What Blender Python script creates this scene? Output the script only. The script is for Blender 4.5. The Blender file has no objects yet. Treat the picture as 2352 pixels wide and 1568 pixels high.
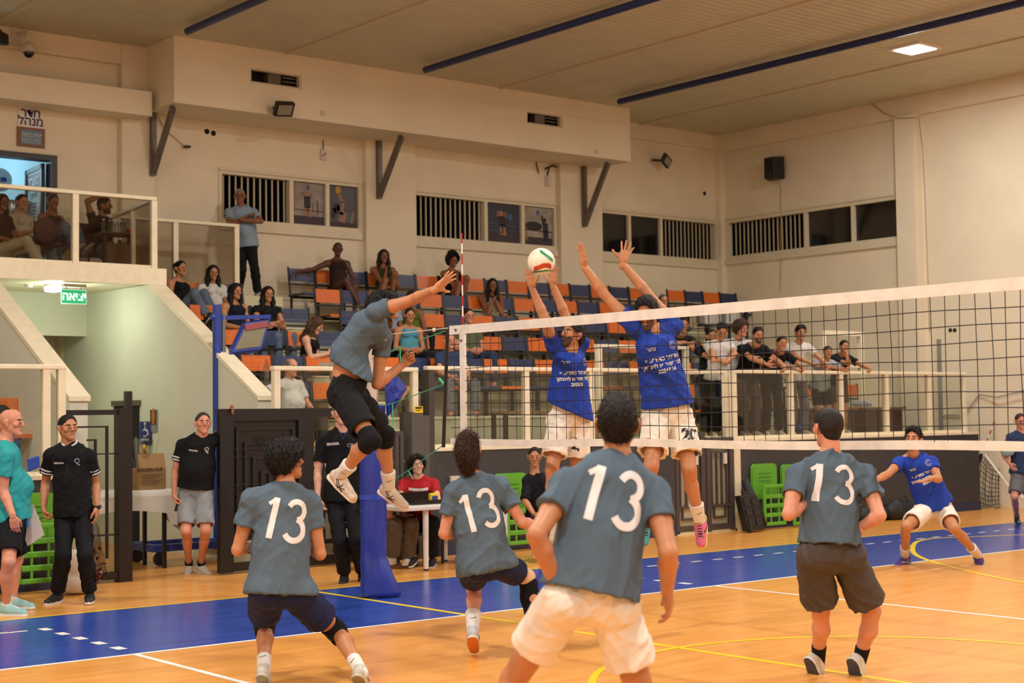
import bpy, bmesh, math, random
import numpy as np
from mathutils import Vector, Matrix
from mathutils.bvhtree import BVHTree
random.seed(7); rng = np.random.RandomState(7)
S = bpy.context.scene
C = S.collection
# ------------------------------------------------------------ camera
IW, IH = 2352, 1568
CP = np.array([-7.7808, -10.2349, 1.674]); YAW, PIT, ROL, FPX = .6826, .0482, -.0134, 3483.84
def _rot():
    f = np.array([math.sin(YAW)*math.cos(PIT), math.cos(YAW)*math.cos(PIT), math.sin(PIT)])
    r = np.array([math.cos(YAW), -math.sin(YAW), 0]); u = np.cross(r, f)
    return r*math.cos(ROL)+u*math.sin(ROL), -r*math.sin(ROL)+u*math.cos(ROL), f
CR, CU, CF = _rot()
def ray(px, py): return CF+CR*(px-IW/2)/FPX+CU*(IH/2-py)/FPX
def at(px, py, X=None, Y=None, Z=None, D=None):
    """world point seen at photo pixel (px, py) on a plane of the place, or at depth D"""
    d = ray(px, py)
    if D is not None: return CP+d*D
    i, v = (0, X) if X is not None else (1, Y) if Y is not None else (2, Z)
    return CP+d*(v-CP[i])/d[i]
def depth_of(p): return float((np.array(p)-CP)@CF)
cam = bpy.data.cameras.new('camera'); co = bpy.data.objects.new('camera', cam); C.objects.link(co)
cam.sensor_width = 36; cam.lens = FPX*36/IW; cam.clip_end = 200
m = Matrix((CR, CU, -CF)).transposed().to_4x4(); m.translation = Vector(CP); co.matrix_world = m
cam.dof.use_dof = True; cam.dof.focus_distance = 12.0; cam.dof.aperture_fstop = 2.8
S.camera = co
# ------------------------------------------------------------ world, lights, exposure
w = bpy.data.worlds.new('world'); S.world = w; w.use_nodes = True
w.node_tree.nodes['Background'].inputs[0].default_value = (.02, .03, .06, 1)
w.node_tree.nodes['Background'].inputs[1].default_value = .12
S.view_settings.view_transform = 'Standard'; S.view_settings.look = 'None'
S.view_settings.exposure = 0.38; S.view_settings.gamma = 1; S.view_settings.use_curve_mapping = False
LAMPS = [(x, y) for x in (-12.7, -4.5, 3.6, 11.73) for y in (3.8, -1.7, -7.2, -12.7)]
LAMP_W = 215; LAMP_C = (1, .985, .96)
def area(name, loc, size, power, col, rot=(0, 0, 0), spread=math.pi):
    l = bpy.data.lights.new(name, 'AREA'); l.shape = 'SQUARE'; l.size = size; l.energy = power; l.color = col; l.spread = spread
    o = bpy.data.objects.new(name, l); o.location = loc; o.rotation_euler = rot; C.objects.link(o); return o
def point(name, loc, power, col, rad=.08):
    l = bpy.data.lights.new(name, 'POINT'); l.energy = power; l.color = col; l.shadow_soft_size = rad
    o = bpy.data.objects.new(name, l); o.location = loc; C.objects.link(o); return o
for x, y in LAMPS: area('hall_light', (x, y, 7.19), .42, LAMP_W*((.45 if x < 0 else .62) if y > 3 else .52 if x > 10 else 1), LAMP_C)
point('passage_light', (.03, 8.6, 3.2), 16, (.86, 1, .84), .12)
point('office_light', (-.2, 13.2, 5.6), 38, (.55, .85, 1), .2)

# ------------------------------------------------------------ materials
def lin(c):
    if isinstance(c, str):
        c = [int(c[i:i+2], 16)/255 for i in (0, 2, 4)]
        c = [v/12.92 if v <= .04045 else ((v+.055)/1.055)**2.4 for v in c]
    return tuple(c[:3])+(1,)
_M = {}
def mat(name, col, rough=.6, metal=0, spec=.5, noise=0, nscale=6, bump=0, bscale=40, emit=0, trans=0, alpha=1, coat=0, sheen=0, col2=None, sss=0):
    if name in _M: return _M[name]
    m = bpy.data.materials.new(name); m.use_nodes = True; nt = m.node_tree; b = nt.nodes['Principled BSDF']
    c = lin(col)
    b.inputs['Base Color'].default_value = c; b.inputs['Roughness'].default_value = rough
    b.inputs['Metallic'].default_value = metal; b.inputs['Specular IOR Level'].default_value = spec
    if trans: b.inputs['Transmission Weight'].default_value = trans
    if alpha < 1: b.inputs['Alpha'].default_value = alpha
    if coat: b.inputs['Coat Weight'].default_value = coat; b.inputs['Coat Roughness'].default_value = .12
    if sheen: b.inputs['Sheen Weight'].default_value = sheen
    if sss:
        b.inputs['Subsurface Weight'].default_value = sss; b.inputs['Subsurface Radius'].default_value = (.02, .008, .004); b.inputs['Subsurface Scale'].default_value = .5
    if emit: b.inputs['Emission Color'].default_value = c; b.inputs['Emission Strength'].default_value = emit
    tc = nt.nodes.new('ShaderNodeTexCoord')
    if noise:
        n = nt.nodes.new('ShaderNodeTexNoise'); n.inputs['Scale'].default_value = nscale; n.inputs['Detail'].default_value = 5
        nt.links.new(tc.outputs['Object'], n.inputs['Vector'])
        mx = nt.nodes.new('ShaderNodeMix'); mx.data_type = 'RGBA'
        c2 = lin(col2) if col2 else tuple(v*(1-noise) for v in c[:3])+(1,)
        c1 = c if col2 else tuple(min(1, v*(1+noise*.6)) for v in c[:3])+(1,)
        mx.inputs[6].default_value = c1; mx.inputs[7].default_value = c2
        cr = nt.nodes.new('ShaderNodeMapRange'); cr.inputs[1].default_value = .35; cr.inputs[2].default_value = .68
        nt.links.new(n.outputs['Fac'], cr.inputs[0]); nt.links.new(cr.outputs[0], mx.inputs[0]); nt.links.new(mx.outputs[2], b.inputs['Base Color'])
    if bump:
        n2 = nt.nodes.new('ShaderNodeTexNoise'); n2.inputs['Scale'].default_value = bscale; n2.inputs['Detail'].default_value = 3
        nt.links.new(tc.outputs['Object'], n2.inputs['Vector'])
        bp = nt.nodes.new('ShaderNodeBump'); bp.inputs['Strength'].default_value = bump; bp.inputs['Distance'].default_value = .01
        nt.links.new(n2.outputs['Fac'], bp.inputs['Height']); nt.links.new(bp.outputs[0], b.inputs['Normal'])
    _M[name] = m; return m
def holes(m, pitch, r, axes=('X', 'Z')):
    """punch a regular grid of round holes (real see-through perforation) in object space"""
    nt = m.node_tree; b = nt.nodes['Principled BSDF']; tc = nt.nodes.new('ShaderNodeTexCoord'); sp = nt.nodes.new('ShaderNodeSeparateXYZ')
    nt.links.new(tc.outputs['Object'], sp.inputs[0]); sq = []
    def M(op, a, bb=None):
        n = nt.nodes.new('ShaderNodeMath'); n.operation = op
        for i, v in enumerate((a, bb)):
            if v is None: continue
            if isinstance(v, (int, float)): n.inputs[i].default_value = v
            else: nt.links.new(v, n.inputs[i])
        return n.outputs[0]
    for ax in axes:
        f = M('FRACT', M('DIVIDE', M('ADD', sp.outputs[ax], 10.0), pitch)); d = M('SUBTRACT', f, .5); sq.append(M('MULTIPLY', d, d))
    al = M('GREATER_THAN', M('ADD', *sq), (r/pitch)**2)
    nt.links.new(al, b.inputs['Alpha']); return m
def glass_mat(name, tint=(.9, .95, .92), fac=.12, rough=.02):
    m = bpy.data.materials.new(name); m.use_nodes = True; nt = m.node_tree; nt.nodes.clear()
    o = nt.nodes.new('ShaderNodeOutputMaterial'); mx = nt.nodes.new('ShaderNodeMixShader')
    t = nt.nodes.new('ShaderNodeBsdfTransparent'); g = nt.nodes.new('ShaderNodeBsdfGlossy')
    t.inputs[0].default_value = tint+(1,); g.inputs['Roughness'].default_value = rough
    fr = nt.nodes.new('ShaderNodeFresnel'); fr.inputs[0].default_value = 1.5
    ma = nt.nodes.new('ShaderNodeMath'); ma.operation = 'MULTIPLY_ADD'; ma.inputs[1].default_value = .8; ma.inputs[2].default_value = fac*.2
    gm = nt.nodes.new('ShaderNodeNewGeometry'); iv = nt.nodes.new('ShaderNodeMath'); iv.operation = 'SUBTRACT'; iv.inputs[0].default_value = 1; nt.links.new(gm.outputs['Backfacing'], iv.inputs[1])
    m2 = nt.nodes.new('ShaderNodeMath'); m2.operation = 'MULTIPLY'
    nt.links.new(fr.outputs[0], ma.inputs[0]); nt.links.new(ma.outputs[0], m2.inputs[0]); nt.links.new(iv.outputs[0], m2.inputs[1]); nt.links.new(m2.outputs[0], mx.inputs[0])
    nt.links.new(t.outputs[0], mx.inputs[1]); nt.links.new(g.outputs[0], mx.inputs[2]); nt.links.new(mx.outputs[0], o.inputs[0]); return m

# ------------------------------------------------------------ mesh helpers
ORG = {}
class MB:
    def __init__(s): s.v = []; s.f = []; s.mi = []; s.k = 0
    def add(s, vs, fs):
        n = len(s.v); s.v += [tuple(map(float, v)) for v in vs]; s.f += [tuple(i+n for i in f) for f in fs]; s.mi += [s.k]*len(fs); return s
    def box(s, x0, x1, y0, y1, z0, z1):
        x0, x1 = min(x0, x1), max(x0, x1); y0, y1 = min(y0, y1), max(y0, y1); z0, z1 = min(z0, z1), max(z0, z1); e = .00021*(len(s.f)//6 % 7) if min(x1-x0, y1-y0, z1-z0) > .008 else 0
        x0 -= e; x1 += e; y0 -= e; y1 += e; z0 += e*.5; z1 -= e*.5
        vs = [(x, y, z) for x in (x0, x1) for y in (y0, y1) for z in (z0, z1)]
        return s.add(vs, [(0, 1, 3, 2), (4, 6, 7, 5), (0, 4, 5, 1), (2, 3, 7, 6), (0, 2, 6, 4), (1, 5, 7, 3)])
    def hexa(s, q0, q1):
        """two quads (4 pts each) joined into a solid"""
        return s.add(list(q0)+list(q1), [(3, 2, 1, 0), (4, 5, 6, 7), (0, 1, 5, 4), (1, 2, 6, 5), (2, 3, 7, 6), (3, 0, 4, 7)])
    def obox(s, c, ax, ay, az):
        c, ax, ay, az = (np.array(t, float) for t in (c, ax, ay, az))
        vs = [c+i*ax+j*ay+k*az for i in (-1, 1) for j in (-1, 1) for k in (-1, 1)]
        return s.add(vs, [(0, 1, 3, 2), (4, 6, 7, 5), (0, 4, 5, 1), (2, 3, 7, 6), (0, 2, 6, 4), (1, 5, 7, 3)])
    def bar(s, a, b, w, h=None, up=(0, 0, 1)):
        """square bar between two points"""
        a, b = np.array(a, float), np.array(b, float); h = h or w; d = b-a; L = np.linalg.norm(d)
        if L < 1e-6: return s
        d /= L; up = np.array(up, float)
        if abs(d@up) > .95: up = np.array((0, 1., 0)) if abs(d[1]) < .9 else np.array((1., 0, 0))
        x = np.cross(d, up); x /= np.linalg.norm(x); y = np.cross(x, d)
        return s.obox((a+b)/2, d*L/2, x*w/2, y*h/2)
    def tube(s, pts, r, n=8, cap=True):
        pts = [np.array(p, float) for p in pts]; rs = r if hasattr(r, '__len__') else [r]*len(pts)
        base = len(s.v); vs = []; fs = []; prev = None
        for i, p in enumerate(pts):
            t = pts[min(i+1, len(pts)-1)]-pts[max(i-1, 0)]; t = t/(np.linalg.norm(t)+1e-12)
            if prev is None:
                a = np.array((0, 0, 1.)) if abs(t[2]) < .9 else np.array((1., 0, 0)); x = np.cross(t, a)
            else: x = prev-t*(prev@t)
            x /= np.linalg.norm(x); prev = x; y = np.cross(t, x)
            for k in range(n):
                a = 2*math.pi*k/n; vs.append(p+rs[i]*(math.cos(a)*x+math.sin(a)*y))
        for i in range(len(pts)-1):
            for k in range(n):
                k2 = (k+1) % n; fs.append((i*n+k, i*n+k2, (i+1)*n+k2, (i+1)*n+k))
        if cap: fs.append(tuple(range(n-1, -1, -1))); fs.append(tuple((len(pts)-1)*n+k for k in range(n)))
        return s.add(vs, fs)
    def lathe(s, c, prof, n=16, axis='Z'):
        c = np.array(c, float); vs = []; fs = []
        for r, h in prof:
            for k in range(n):
                a = 2*math.pi*k/n; q = (r*math.cos(a), r*math.sin(a), h)
                if axis == 'X': q = (q[2], q[0], q[1])
                if axis == 'Y': q = (q[0], q[2], -q[1])
                vs.append(c+np.array(q))
        for i in range(len(prof)-1):
            for k in range(n): k2 = (k+1) % n; fs.append((i*n+k, i*n+k2, (i+1)*n+k2, (i+1)*n+k))
        fs.append(tuple(range(n-1, -1, -1))); fs.append(tuple((len(prof)-1)*n+k for k in range(n)))
        return s.add(vs, fs)
    def quad(s, a, b, c, d): return s.add([a, b, c, d], [(0, 1, 2, 3)])
    def sphere(s, c, r, n=10, sc=(1, 1, 1)):
        return s.lathe_sc(c, [(r*math.sin(math.pi*i/n), -r*math.cos(math.pi*i/n)) for i in range(n+1)], sc)
    def lathe_sc(s, c, prof, sc):
        b = len(s.v); s.lathe((0, 0, 0), [(max(p[0], 1e-4), p[1]) for p in prof], 14)
        for i in range(b, len(s.v)):
            v = s.v[i]; s.v[i] = (c[0]+v[0]*sc[0], c[1]+v[1]*sc[1], c[2]+v[2]*sc[2])
        return s
    def build(s, name, mats, parent=None, smooth=False, bevel=0, auto=None):
        me = bpy.data.meshes.new(name); og = origin(parent)
        me.from_pydata([(v[0]-og[0], v[1]-og[1], v[2]-og[2]) for v in s.v], [], s.f); me.update()
        for mm in (mats if isinstance(mats, (list, tuple)) else [mats]): me.materials.append(mm)
        if any(s.mi): me.polygons.foreach_set('material_index', s.mi)
        if smooth: me.polygons.foreach_set('use_smooth', [True]*len(me.polygons))
        o = bpy.data.objects.new(name, me); C.objects.link(o)
        if parent is not None: o.parent = parent
        if bevel:
            b = o.modifiers.new('b', 'BEVEL'); b.width = bevel; b.segments = 2; b.limit_method = 'ANGLE'
        if auto:
            try:
                me.set_sharp_from_angle(angle=auto)
            except Exception: pass
        return o
def origin(p):
    while p is not None:
        if p.name in ORG: return ORG[p.name]
        p = p.parent
    return (0, 0, 0)
def tag(o, label, cat, group=None):
    o['label'] = label; o['category'] = cat
    if group: o['group'] = group
    return o
def thing(name, label, cat, loc=(0, 0, 0), group=None):
    o = bpy.data.objects.new(name, None); C.objects.link(o); o.location = tuple(map(float, loc)); o.empty_display_size = .1
    ORG[o.name] = tuple(map(float, loc)); return tag(o, label, cat, group)
def struct(o, label=None):
    o['kind'] = 'structure'
    if label: o['label'] = label
    return o
def dup(root, loc, label=None, group=None, rotz=None):
    r = root.copy(); C.objects.link(r); r.location = tuple(map(float, loc)); ORG[r.name] = tuple(map(float, loc))
    if rotz is not None: r.rotation_euler = (0, 0, rotz)
    if label: r['label'] = label
    if group: r['group'] = group
    def rec(a, b):
        for ch in a.children:
            c = ch.copy(); C.objects.link(c); c.parent = b; rec(ch, c)
    rec(root, r); return r
def wall_holes(mb, axis, c0, c1, u0, u1, z0, z1, hs):
    """solid wall slab with rectangular openings; axis 'Y': slab between y=c0..c1, u is x; axis 'X' the other way"""
    us = sorted({u0, u1, *[h[0] for h in hs], *[h[1] for h in hs]}); zs = sorted({z0, z1, *[h[2] for h in hs], *[h[3] for h in hs]})
    us = [u for u in us if u0 <= u <= u1]; zs = [z for z in zs if z0 <= z <= z1]
    for i in range(len(us)-1):
        for j in range(len(zs)-1):
            um, zm = (us[i]+us[i+1])/2, (zs[j]+zs[j+1])/2
            if any(h[0] < um < h[1] and h[2] < zm < h[3] for h in hs): continue
            if axis == 'Y': mb.box(us[i], us[i+1], c0, c1, zs[j], zs[j+1])
            else: mb.box(c0, c1, us[i], us[i+1], zs[j], zs[j+1])
    return mb
_FONT = None
def text_mesh(txt, size, rtl=False, bold=0, space=1.0):
    """outline of a line of writing as flat polygons, centred"""
    cu = bpy.data.curves.new('t', 'FONT'); cu.body = txt[::-1] if rtl else txt; cu.size = size; cu.align_x = 'CENTER'; cu.align_y = 'CENTER'
    cu.offset = bold; cu.resolution_u = 3; cu.space_character = space
    o = bpy.data.objects.new('t', cu); C.objects.link(o); dg = bpy.context.evaluated_depsgraph_get()
    me = bpy.data.meshes.new_from_object(o.evaluated_get(dg)); vs = [tuple(v.co) for v in me.vertices]; fs = [tuple(p.vertices) for p in me.polygons]
    bpy.data.objects.remove(o); bpy.data.curves.remove(cu); bpy.data.meshes.remove(me); return vs, fs
def write(mb, txt, size, c, ux, uy, rtl=False, bold=0, space=1.0, depth=0):
    vs, fs = text_mesh(txt, size, rtl, bold, space); c, ux, uy = (np.array(t, float) for t in (c, ux, uy))
    mb.add([c+ux*v[0]+uy*v[1] for v in vs], fs); return mb
# ------------------------------------------------------------ setting
WALLM = mat('wall_paint', 'e4d7bb', .75, noise=.05, nscale=1.2, bump=.15, bscale=60)
WALLG = mat('passage_paint', 'd9d8c4', .75, noise=.05, nscale=1.2)
CREAM = mat('cream_paint', 'ece0c0', .4, noise=.06, nscale=9)
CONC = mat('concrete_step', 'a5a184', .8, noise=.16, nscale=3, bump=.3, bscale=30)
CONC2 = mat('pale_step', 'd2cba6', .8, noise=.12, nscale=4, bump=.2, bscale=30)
DARKW = mat('dark_wall_paint', '3c3b3b', .55, noise=.12, nscale=3, bump=.1)
NAVYB = mat('navy_skirting', '2c3350', .5, noise=.1)
FRAME = mat('window_frame', 'd8cdb0', .45, noise=.05)
BLK = mat('black_metal', '15130f', .45, noise=.1)
WD = 10.8; XR = 14.8; CZ = 7.25; FW = 4.45
YEL, WHT = mat('yellow_line', 'f2cf1c', .3), mat('white_line', 'f4f2ea', .3)
def floor_mat(name, c, c2, sc):
    m = mat(name, c, .26, noise=.3, nscale=sc, col2=c2, spec=.4, coat=.06); return m
ORA = floor_mat('orange_court', 'eaa654', 'de9644', 3.0)
BLU = floor_mat('blue_court', '2a4ca6', '243f92', 2.0)
# stretched grain like sheet vinyl
for mm in (ORA, BLU):
    nt = mm.node_tree; n = [x for x in nt.nodes if x.type == 'TEX_NOISE'][0]; mp = nt.nodes.new('ShaderNodeMapping'); mp.inputs['Scale'].default_value = (.5, 3.2, 1)
    tc = [x for x in nt.nodes if x.type == 'TEX_COORD'][0]; nt.links.new(tc.outputs['Object'], mp.inputs[0]); nt.links.new(mp.outputs[0], n.inputs['Vector'])
fl = MB(); fl.box(-17, XR+.2, -20, WD+4, -.12, 0)
def strip(x0, x1, y0, y1, k, z): fl.k = k; fl.quad((x0, y0, z), (x1, y0, z), (x1, y1, z), (x0, y1, z))
strip(-17, XR, 0, 2.5, 1, .0006); strip(-17, XR, -12.2, -9.05, 1, .0006)
strip(-17, XR, 2.46, 2.51, 2, .0012)
strip(-.03, .03, -9, 2.46, 2, .0010)
strip(-9, 9, -.05, 0, 3, .0014); strip(-9, 9, -9.05, -9, 3, .0014)
for x in (-3.02, 2.97): strip(x, x+.05, -9, -.05, 3, .0014)
for x in (-2.98, 2.93):
    for k in range(5): strip(x-.02, x+.06, .25+k*.343, .40+k*.343, 3, .0016)
for k in range(60):
    x = -14.3+k*.345
    if k < 33: x = -3.05-(k+1)*.345; 
    if k < 33: strip(x-.02, x+.15, 1.72, 1.77, 3, .0016)
for k in range(33): strip(3.5+k*.345, 3.65+k*.345, 1.75, 1.80, 3, .0016)
strip(8.97, 9.03, -9, 0, 3, .0014)
strip(-3.4, -3.1, 1.69, 1.74, 3, .0016)
def path(pts, wd, k, z, closed=False):
    fl.k = k; n = len(pts); P_ = [np.array(p, float) for p in pts]
    for i in range(n if closed else n-1):
        a, b = P_[i], P_[(i+1) % n]; d = (b-a)/np.linalg.norm(b-a); q = np.array((-d[1], d[0]))*wd/2
        fl.quad((*(a-q), z), (*(b-q), z), (*(b+q), z), (*(a+q), z))
def catmull(pts, n=8):
    P_ = [np.array(p, float) for p in pts]; P_ = [2*P_[0]-P_[1]]+P_+[2*P_[-1]-P_[-2]]; out = []
    for i in range(1, len(P_)-2):
        for k in range(n):
            t = k/n; a, b, c, d = P_[i-1:i+3]
            out.append(.5*((2*b)+(-a+c)*t+(2*a-5*b+4*c-d)*t*t+(-a+3*b-3*c+d)*t**3))
    out.append(P_[-2]); return out
path([(1.87*math.cos(a), -4.37+1.87*math.sin(a)) for a in np.linspace(0, 2*math.pi, 72)[:-1]], .05, 2, .0018, True)
path(catmull([(4.9, -4.5), (5.0, -3.0), (5.26, -1.94), (5.93, -.73), (6.84, .44), (8.1, 1.39), (8.75, 1.66), (9.1, 1.62), (9.6, 1.38), (10.12, 1.14), (12.5, -.2)]), .06, 2, .0018)
fl.k = 3
FLOOR = struct(fl.build('floor', [ORA, BLU, YEL, WHT]), 'glossy orange court floor with a blue side band, white and yellow lines')
# ceiling with ribbed metal sheets
CEIL = mat('ceiling_sheet', 'c2bc9c', .5, noise=.06, nscale=2)
nt = CEIL.node_tree; wv = nt.nodes.new('ShaderNodeTexWave'); wv.bands_direction = 'Y'; wv.inputs['Scale'].default_value = 2.2
tc = [x for x in nt.nodes if x.type == 'TEX_COORD'][0]; bp = nt.nodes.new('ShaderNodeBump'); bp.inputs['Strength'].default_value = .35; bp.inputs['Distance'].default_value = .02
nt.links.new(tc.outputs['Object'], wv.inputs[0]); nt.links.new(wv.outputs['Fac'], bp.inputs['Height']); nt.links.new(bp.outputs[0], nt.nodes['Principled BSDF'].inputs['Normal'])
cb = MB(); cb.box(-17, XR+.2, -20, WD+.2, CZ, CZ+.1)
struct(cb.build('ceiling', CEIL), 'beige ribbed metal sheet ceiling')
SEAM = mat('seam_strip', 'cdbb9c', .6)
for i, x in enumerate((-.1, 4.1, 8.3, 12.5)):
    struct(MB().box(x-.03, x+.03, -20, WD-.05, CZ-.025, CZ-.001).build('trim_%d' % (i+1), SEAM))
BEAMB = mat('blue_beam_paint', '1c2a5c', .35)
for i, x in enumerate((-6.25, -2.1, 2.07, 6.2, 10.4)):
    b = MB(); y0 = 9.05 if x > 2 else 9.6
    b.tube([(x, y0, 7.14), (x, -20, 7.14)], .055, 10)
    o = b.build('ceiling_beam', BEAMB, smooth=True, auto=.8)
    tag(o, ['dark blue steel tie bar under the ceiling behind the camera', 'dark blue steel tie bar left of the boxed duct', 'dark blue steel tie bar nearest the left end of the boxed duct', 'dark blue steel tie bar above the middle of the boxed duct', 'longest dark blue steel tie bar, right of the ceiling light row'][i], 'beam', 'blue tie bars under the ceiling')
# long rear wall
WIN = [(3.5, 6.1, 4.72, 5.55), (7.19, 10.38, 4.68, 5.52), (11.5, 14.68, 4.66, 5.53)]
DOOR1 = (-.75, .88, 3.55, 5.5)
mb = MB(); wall_holes(mb, 'Y', WD, WD+.22, -17, XR+.2, 0, CZ, WIN+[DOOR1, (-1.2, .05, 6.55, 6.8), (-.9, .95, 0, 3.45)]); 
for x0, x1 in ((1.83, 2.34), (6.15, 7.16), (10.42, 11.45)): mb.box(x0, x1, WD-.12, WD, 3.2, CZ)
mb.box(-17, XR, WD-.1, WD, 6.95, CZ)
struct(mb.build('wall_rear', WALLM), 'cream rear wall above the seating')
# end wall on the right
mb = MB(); WINR = (6.4, 10.62, 4.72, 5.53)
wall_holes(mb, 'X', XR, XR+.22, -20, WD, 0, CZ, [WINR, (2.35, 4.05, -.01, 1.98)])
mb.box(XR-.2, XR, 5.94, 6.35, 0, 6.9); mb.box(XR-.1, XR, -20, WD, 6.9, CZ); mb.box(XR-.14, XR, 10.66, WD, 0, CZ)
struct(mb.build('wall_right', WALLM), 'cream end wall on the right with a high window band')
struct(MB().box(-17.2, -17, -20, WD, 0, CZ).build('wall_left', WALLM)); struct(MB().box(-17, XR, -20.2, -20, 0, CZ).build('wall_front', WALLM))
# blue double door in the end wall
BLUD = mat('navy_door', '16265c', .4, noise=.1)
d = MB().box(XR+.04, XR+.1, 2.37, 4.03, 0, 1.96).build('door_1', BLUD); struct(d, 'dark blue double door in the end wall')
h = MB()
for y in (3.9, 3.5): h.box(XR+.005, XR+.045, y-.07, y+.07, 1.66-.09, 1.66+.09)
h.build('door_plate', mat('brass_plate', 'c9a86a', .4, metal=.5), d)
MB().box(XR+.01, XR+.03, 3.18, 3.22, 0, 1.96).build('door_edge', BLK, d)
# boxed duct below the ceiling
bx = MB(); x0, x1, y0, z0 = 2.22, 11.34, 9.77, 6.27
vents = [(3.47, 4.37, 6.72, 6.95), (8.88, 9.7, 6.70, 6.93)]
wall_holes(bx, 'Y', y0, y0+.08, x0, x1, z0, CZ, vents); bx.box(x0, x1, y0+.08, WD, z0, z0+.05); bx.box(x0, x0+.05, y0+.08, WD, z0, CZ); bx.box(x1-.05, x1, y0+.08, WD, z0, CZ)
struct(bx.build('wall_duct', WALLM), 'long cream boxed duct under the ceiling')
lg = MB().box(-17, 2.13, 10.3, WD, 6.14, 6.5); struct(lg.build('trim_5', WALLM), 'cream ledge beam over the office door')
VB = mat('vent_black', '0b0a09', .6); VG = mat('vent_grey', '6b6356', .5)
for i, (a, b, c, d_) in enumerate(vents):
    t = thing('wall_vent', ['wide dark vent slot at the left end of the boxed duct', 'dark vent slot at the right end of the boxed duct'][i], 'vent', ((a+b)/2, y0, c), 'vent slots in the boxed duct')
    MB().box(a, b, y0+.3, y0+.32, c, d_).build('backing', VB, t)
    f = MB(); wall_holes(f, 'Y', y0+.02, y0+.1, a, b, c, d_, [(a+.03, b-.03, c+.03, d_-.02)]); f.build('frame', FRAME, t)
    g = MB(); m_ = a+(b-a)*(.42 if i == 0 else .35); g.box(m_, m_+.22, y0+.12, y0+.28, c+.02, d_-.02)
    for k in range(3): g.box(m_+.25, b-.04, y0+.12, y0+.14, c+.05+k*.06, c+.07+k*.06)
    g.build('louvre', VG, t)
# windows with security bars / posters / dark panes
NIGHTM = mat('night_dark', '060607', .95, spec=.05)
NIGHT = mat('night_glass', '07080a', .08, spec=.8); BARM = mat('bar_paint', 'bdb091', .5)
SKY1 = mat('poster_sky', '6b6a72', .5, noise=.3, nscale=4); 
def poster(par, x0, x1, z0, z1, y, kind):
    W_, H_ = x1-x0, z1-z0
    bg = [mat('poster_cloud', '8d8279', .5, noise=.25, nscale=5), mat('poster_dusk', '4f5058', .5, noise=.15, nscale=3), mat('poster_dark', '2a2a33', .5, noise=.15), mat('poster_pale', '9b9184', .5, noise=.3, nscale=6)][kind]
    MB().box(x0, x1, y, y+.01, z0, z1).build('poster_sheet', bg, par)
    g = MB(); dk = mat('poster_ink', '251f22', .6); sk = mat('poster_skin', '9a7058', .6); gr = mat('poster_ground', ['3a2e34', '14161a', '1b1c24', '5a4a48'][kind], .6)
    def e(cx, cz, rx, rz, k, n=14):
        g.k = k; g.add([(x0+W_*cx, y-.004, z0+H_*cz)]+[(x0+W_*(cx+rx*math.cos(2*math.pi*i/n)), y-.004, z0+H_*cz+W_*rz*math.sin(2*math.pi*i/n)) for i in range(n)], [(0, 1+i, 1+(i+1) % n) for i in range(n)])
    def ln(a, b, w_, k):
        g.k = k; A, B = np.array((x0+W_*a[0], z0+H_*a[1])), np.array((x0+W_*b[0], z0+H_*b[1])); d = B-A; q = np.array((-d[1], d[0]))/np.linalg.norm(d)*w_*W_/2
        g.add([(p[0], y-.004, p[1]) for p in (A-q, B-q, B+q, A+q)], [(0, 1, 2, 3)])
    g.k = 2; g.quad((x0, y-.002, z0), (x1, y-.002, z0), (x1, y-.002, z0+H_*(.2 if kind != 1 else .12)), (x0, y-.002, z0+H_*(.2 if kind != 1 else .12)))
    if kind in (0, 2):
        ln((.45, .2), (.44, .4), .1, 1); ln((.55, .18), (.5, .42), .1, 1); ln((.47, .4), (.46, .68), .2, 0); e(.45, .74, .06, .08, 1)
        ln((.4, .66), (.3, .74), .06, 1); ln((.3, .74), (.4, .8), .05, 1); ln((.52, .66), (.62, .7), .06, 1); ln((.62, .7), (.54, .79), .05, 1)
        if kind == 0: g.k = 3; e(.5, .9, .055, .07, 3); ln((0, .35), (1, .33), .02, 0); ln((.8, .25), (.8, .6), .03, 0); ln((.65, .3), (.65, .5), .02, 0); ln((.02, .3), (.04, 1), .1, 1)
        else: e(.72, .68, .07, .09, 3); ln((0, .5), (.9, .42), .02, 3); ln((0, .3), (.5, .26), .02, 3)
    elif kind == 1:
        ln((.45, .3), (.5, .62), .13, 1); ln((.5, .6), (.36, .82), .09, 1); ln((.45, .12), (.52, .36), .24, 1); e(.28, .45, .12, .17, 0); e(.34, .46, .06, .09, 1); ln((.2, .45), (.15, .2), .15, 0); e(.34, .9, .1, .13, 4); ln((0, .45), (1, .4), .012, 0); ln((.8, .1), (.9, .42), .06, 1)
    else:
        ln((.78, .1), (.76, .6), .18, 0); e(.75, .68, .05, .07, 0); ln((.7, .55), (.64, .8), .06, 0); e(.5, .86, .06, .08, 3); ln((0, .4), (1, .36), .03, 0); e(.35, .5, .3, .12, 0); ln((.1, .1), (.08, .4), .06, 1)
    g.build('poster_picture', [dk, sk, gr, mat('poster_ball', '3c5c8c' if kind == 0 else '8f8f98', .6), mat('poster_ball2', 'b58a30', .6)], par)
def bars(par, x0, x1, z0, z1, n, y, axis='Y'):
    g = MB()
    for k in range(n):
        u = x0+(x1-x0)*(k+.5)/n
        if axis == 'Y': g.box(u-.011, u+.011, y, y+.02, z0, z1)
        else: g.box(y, y+.02, u-.011, u+.011, z0, z1)
    g.build('security_bars', BARM, par)
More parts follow.
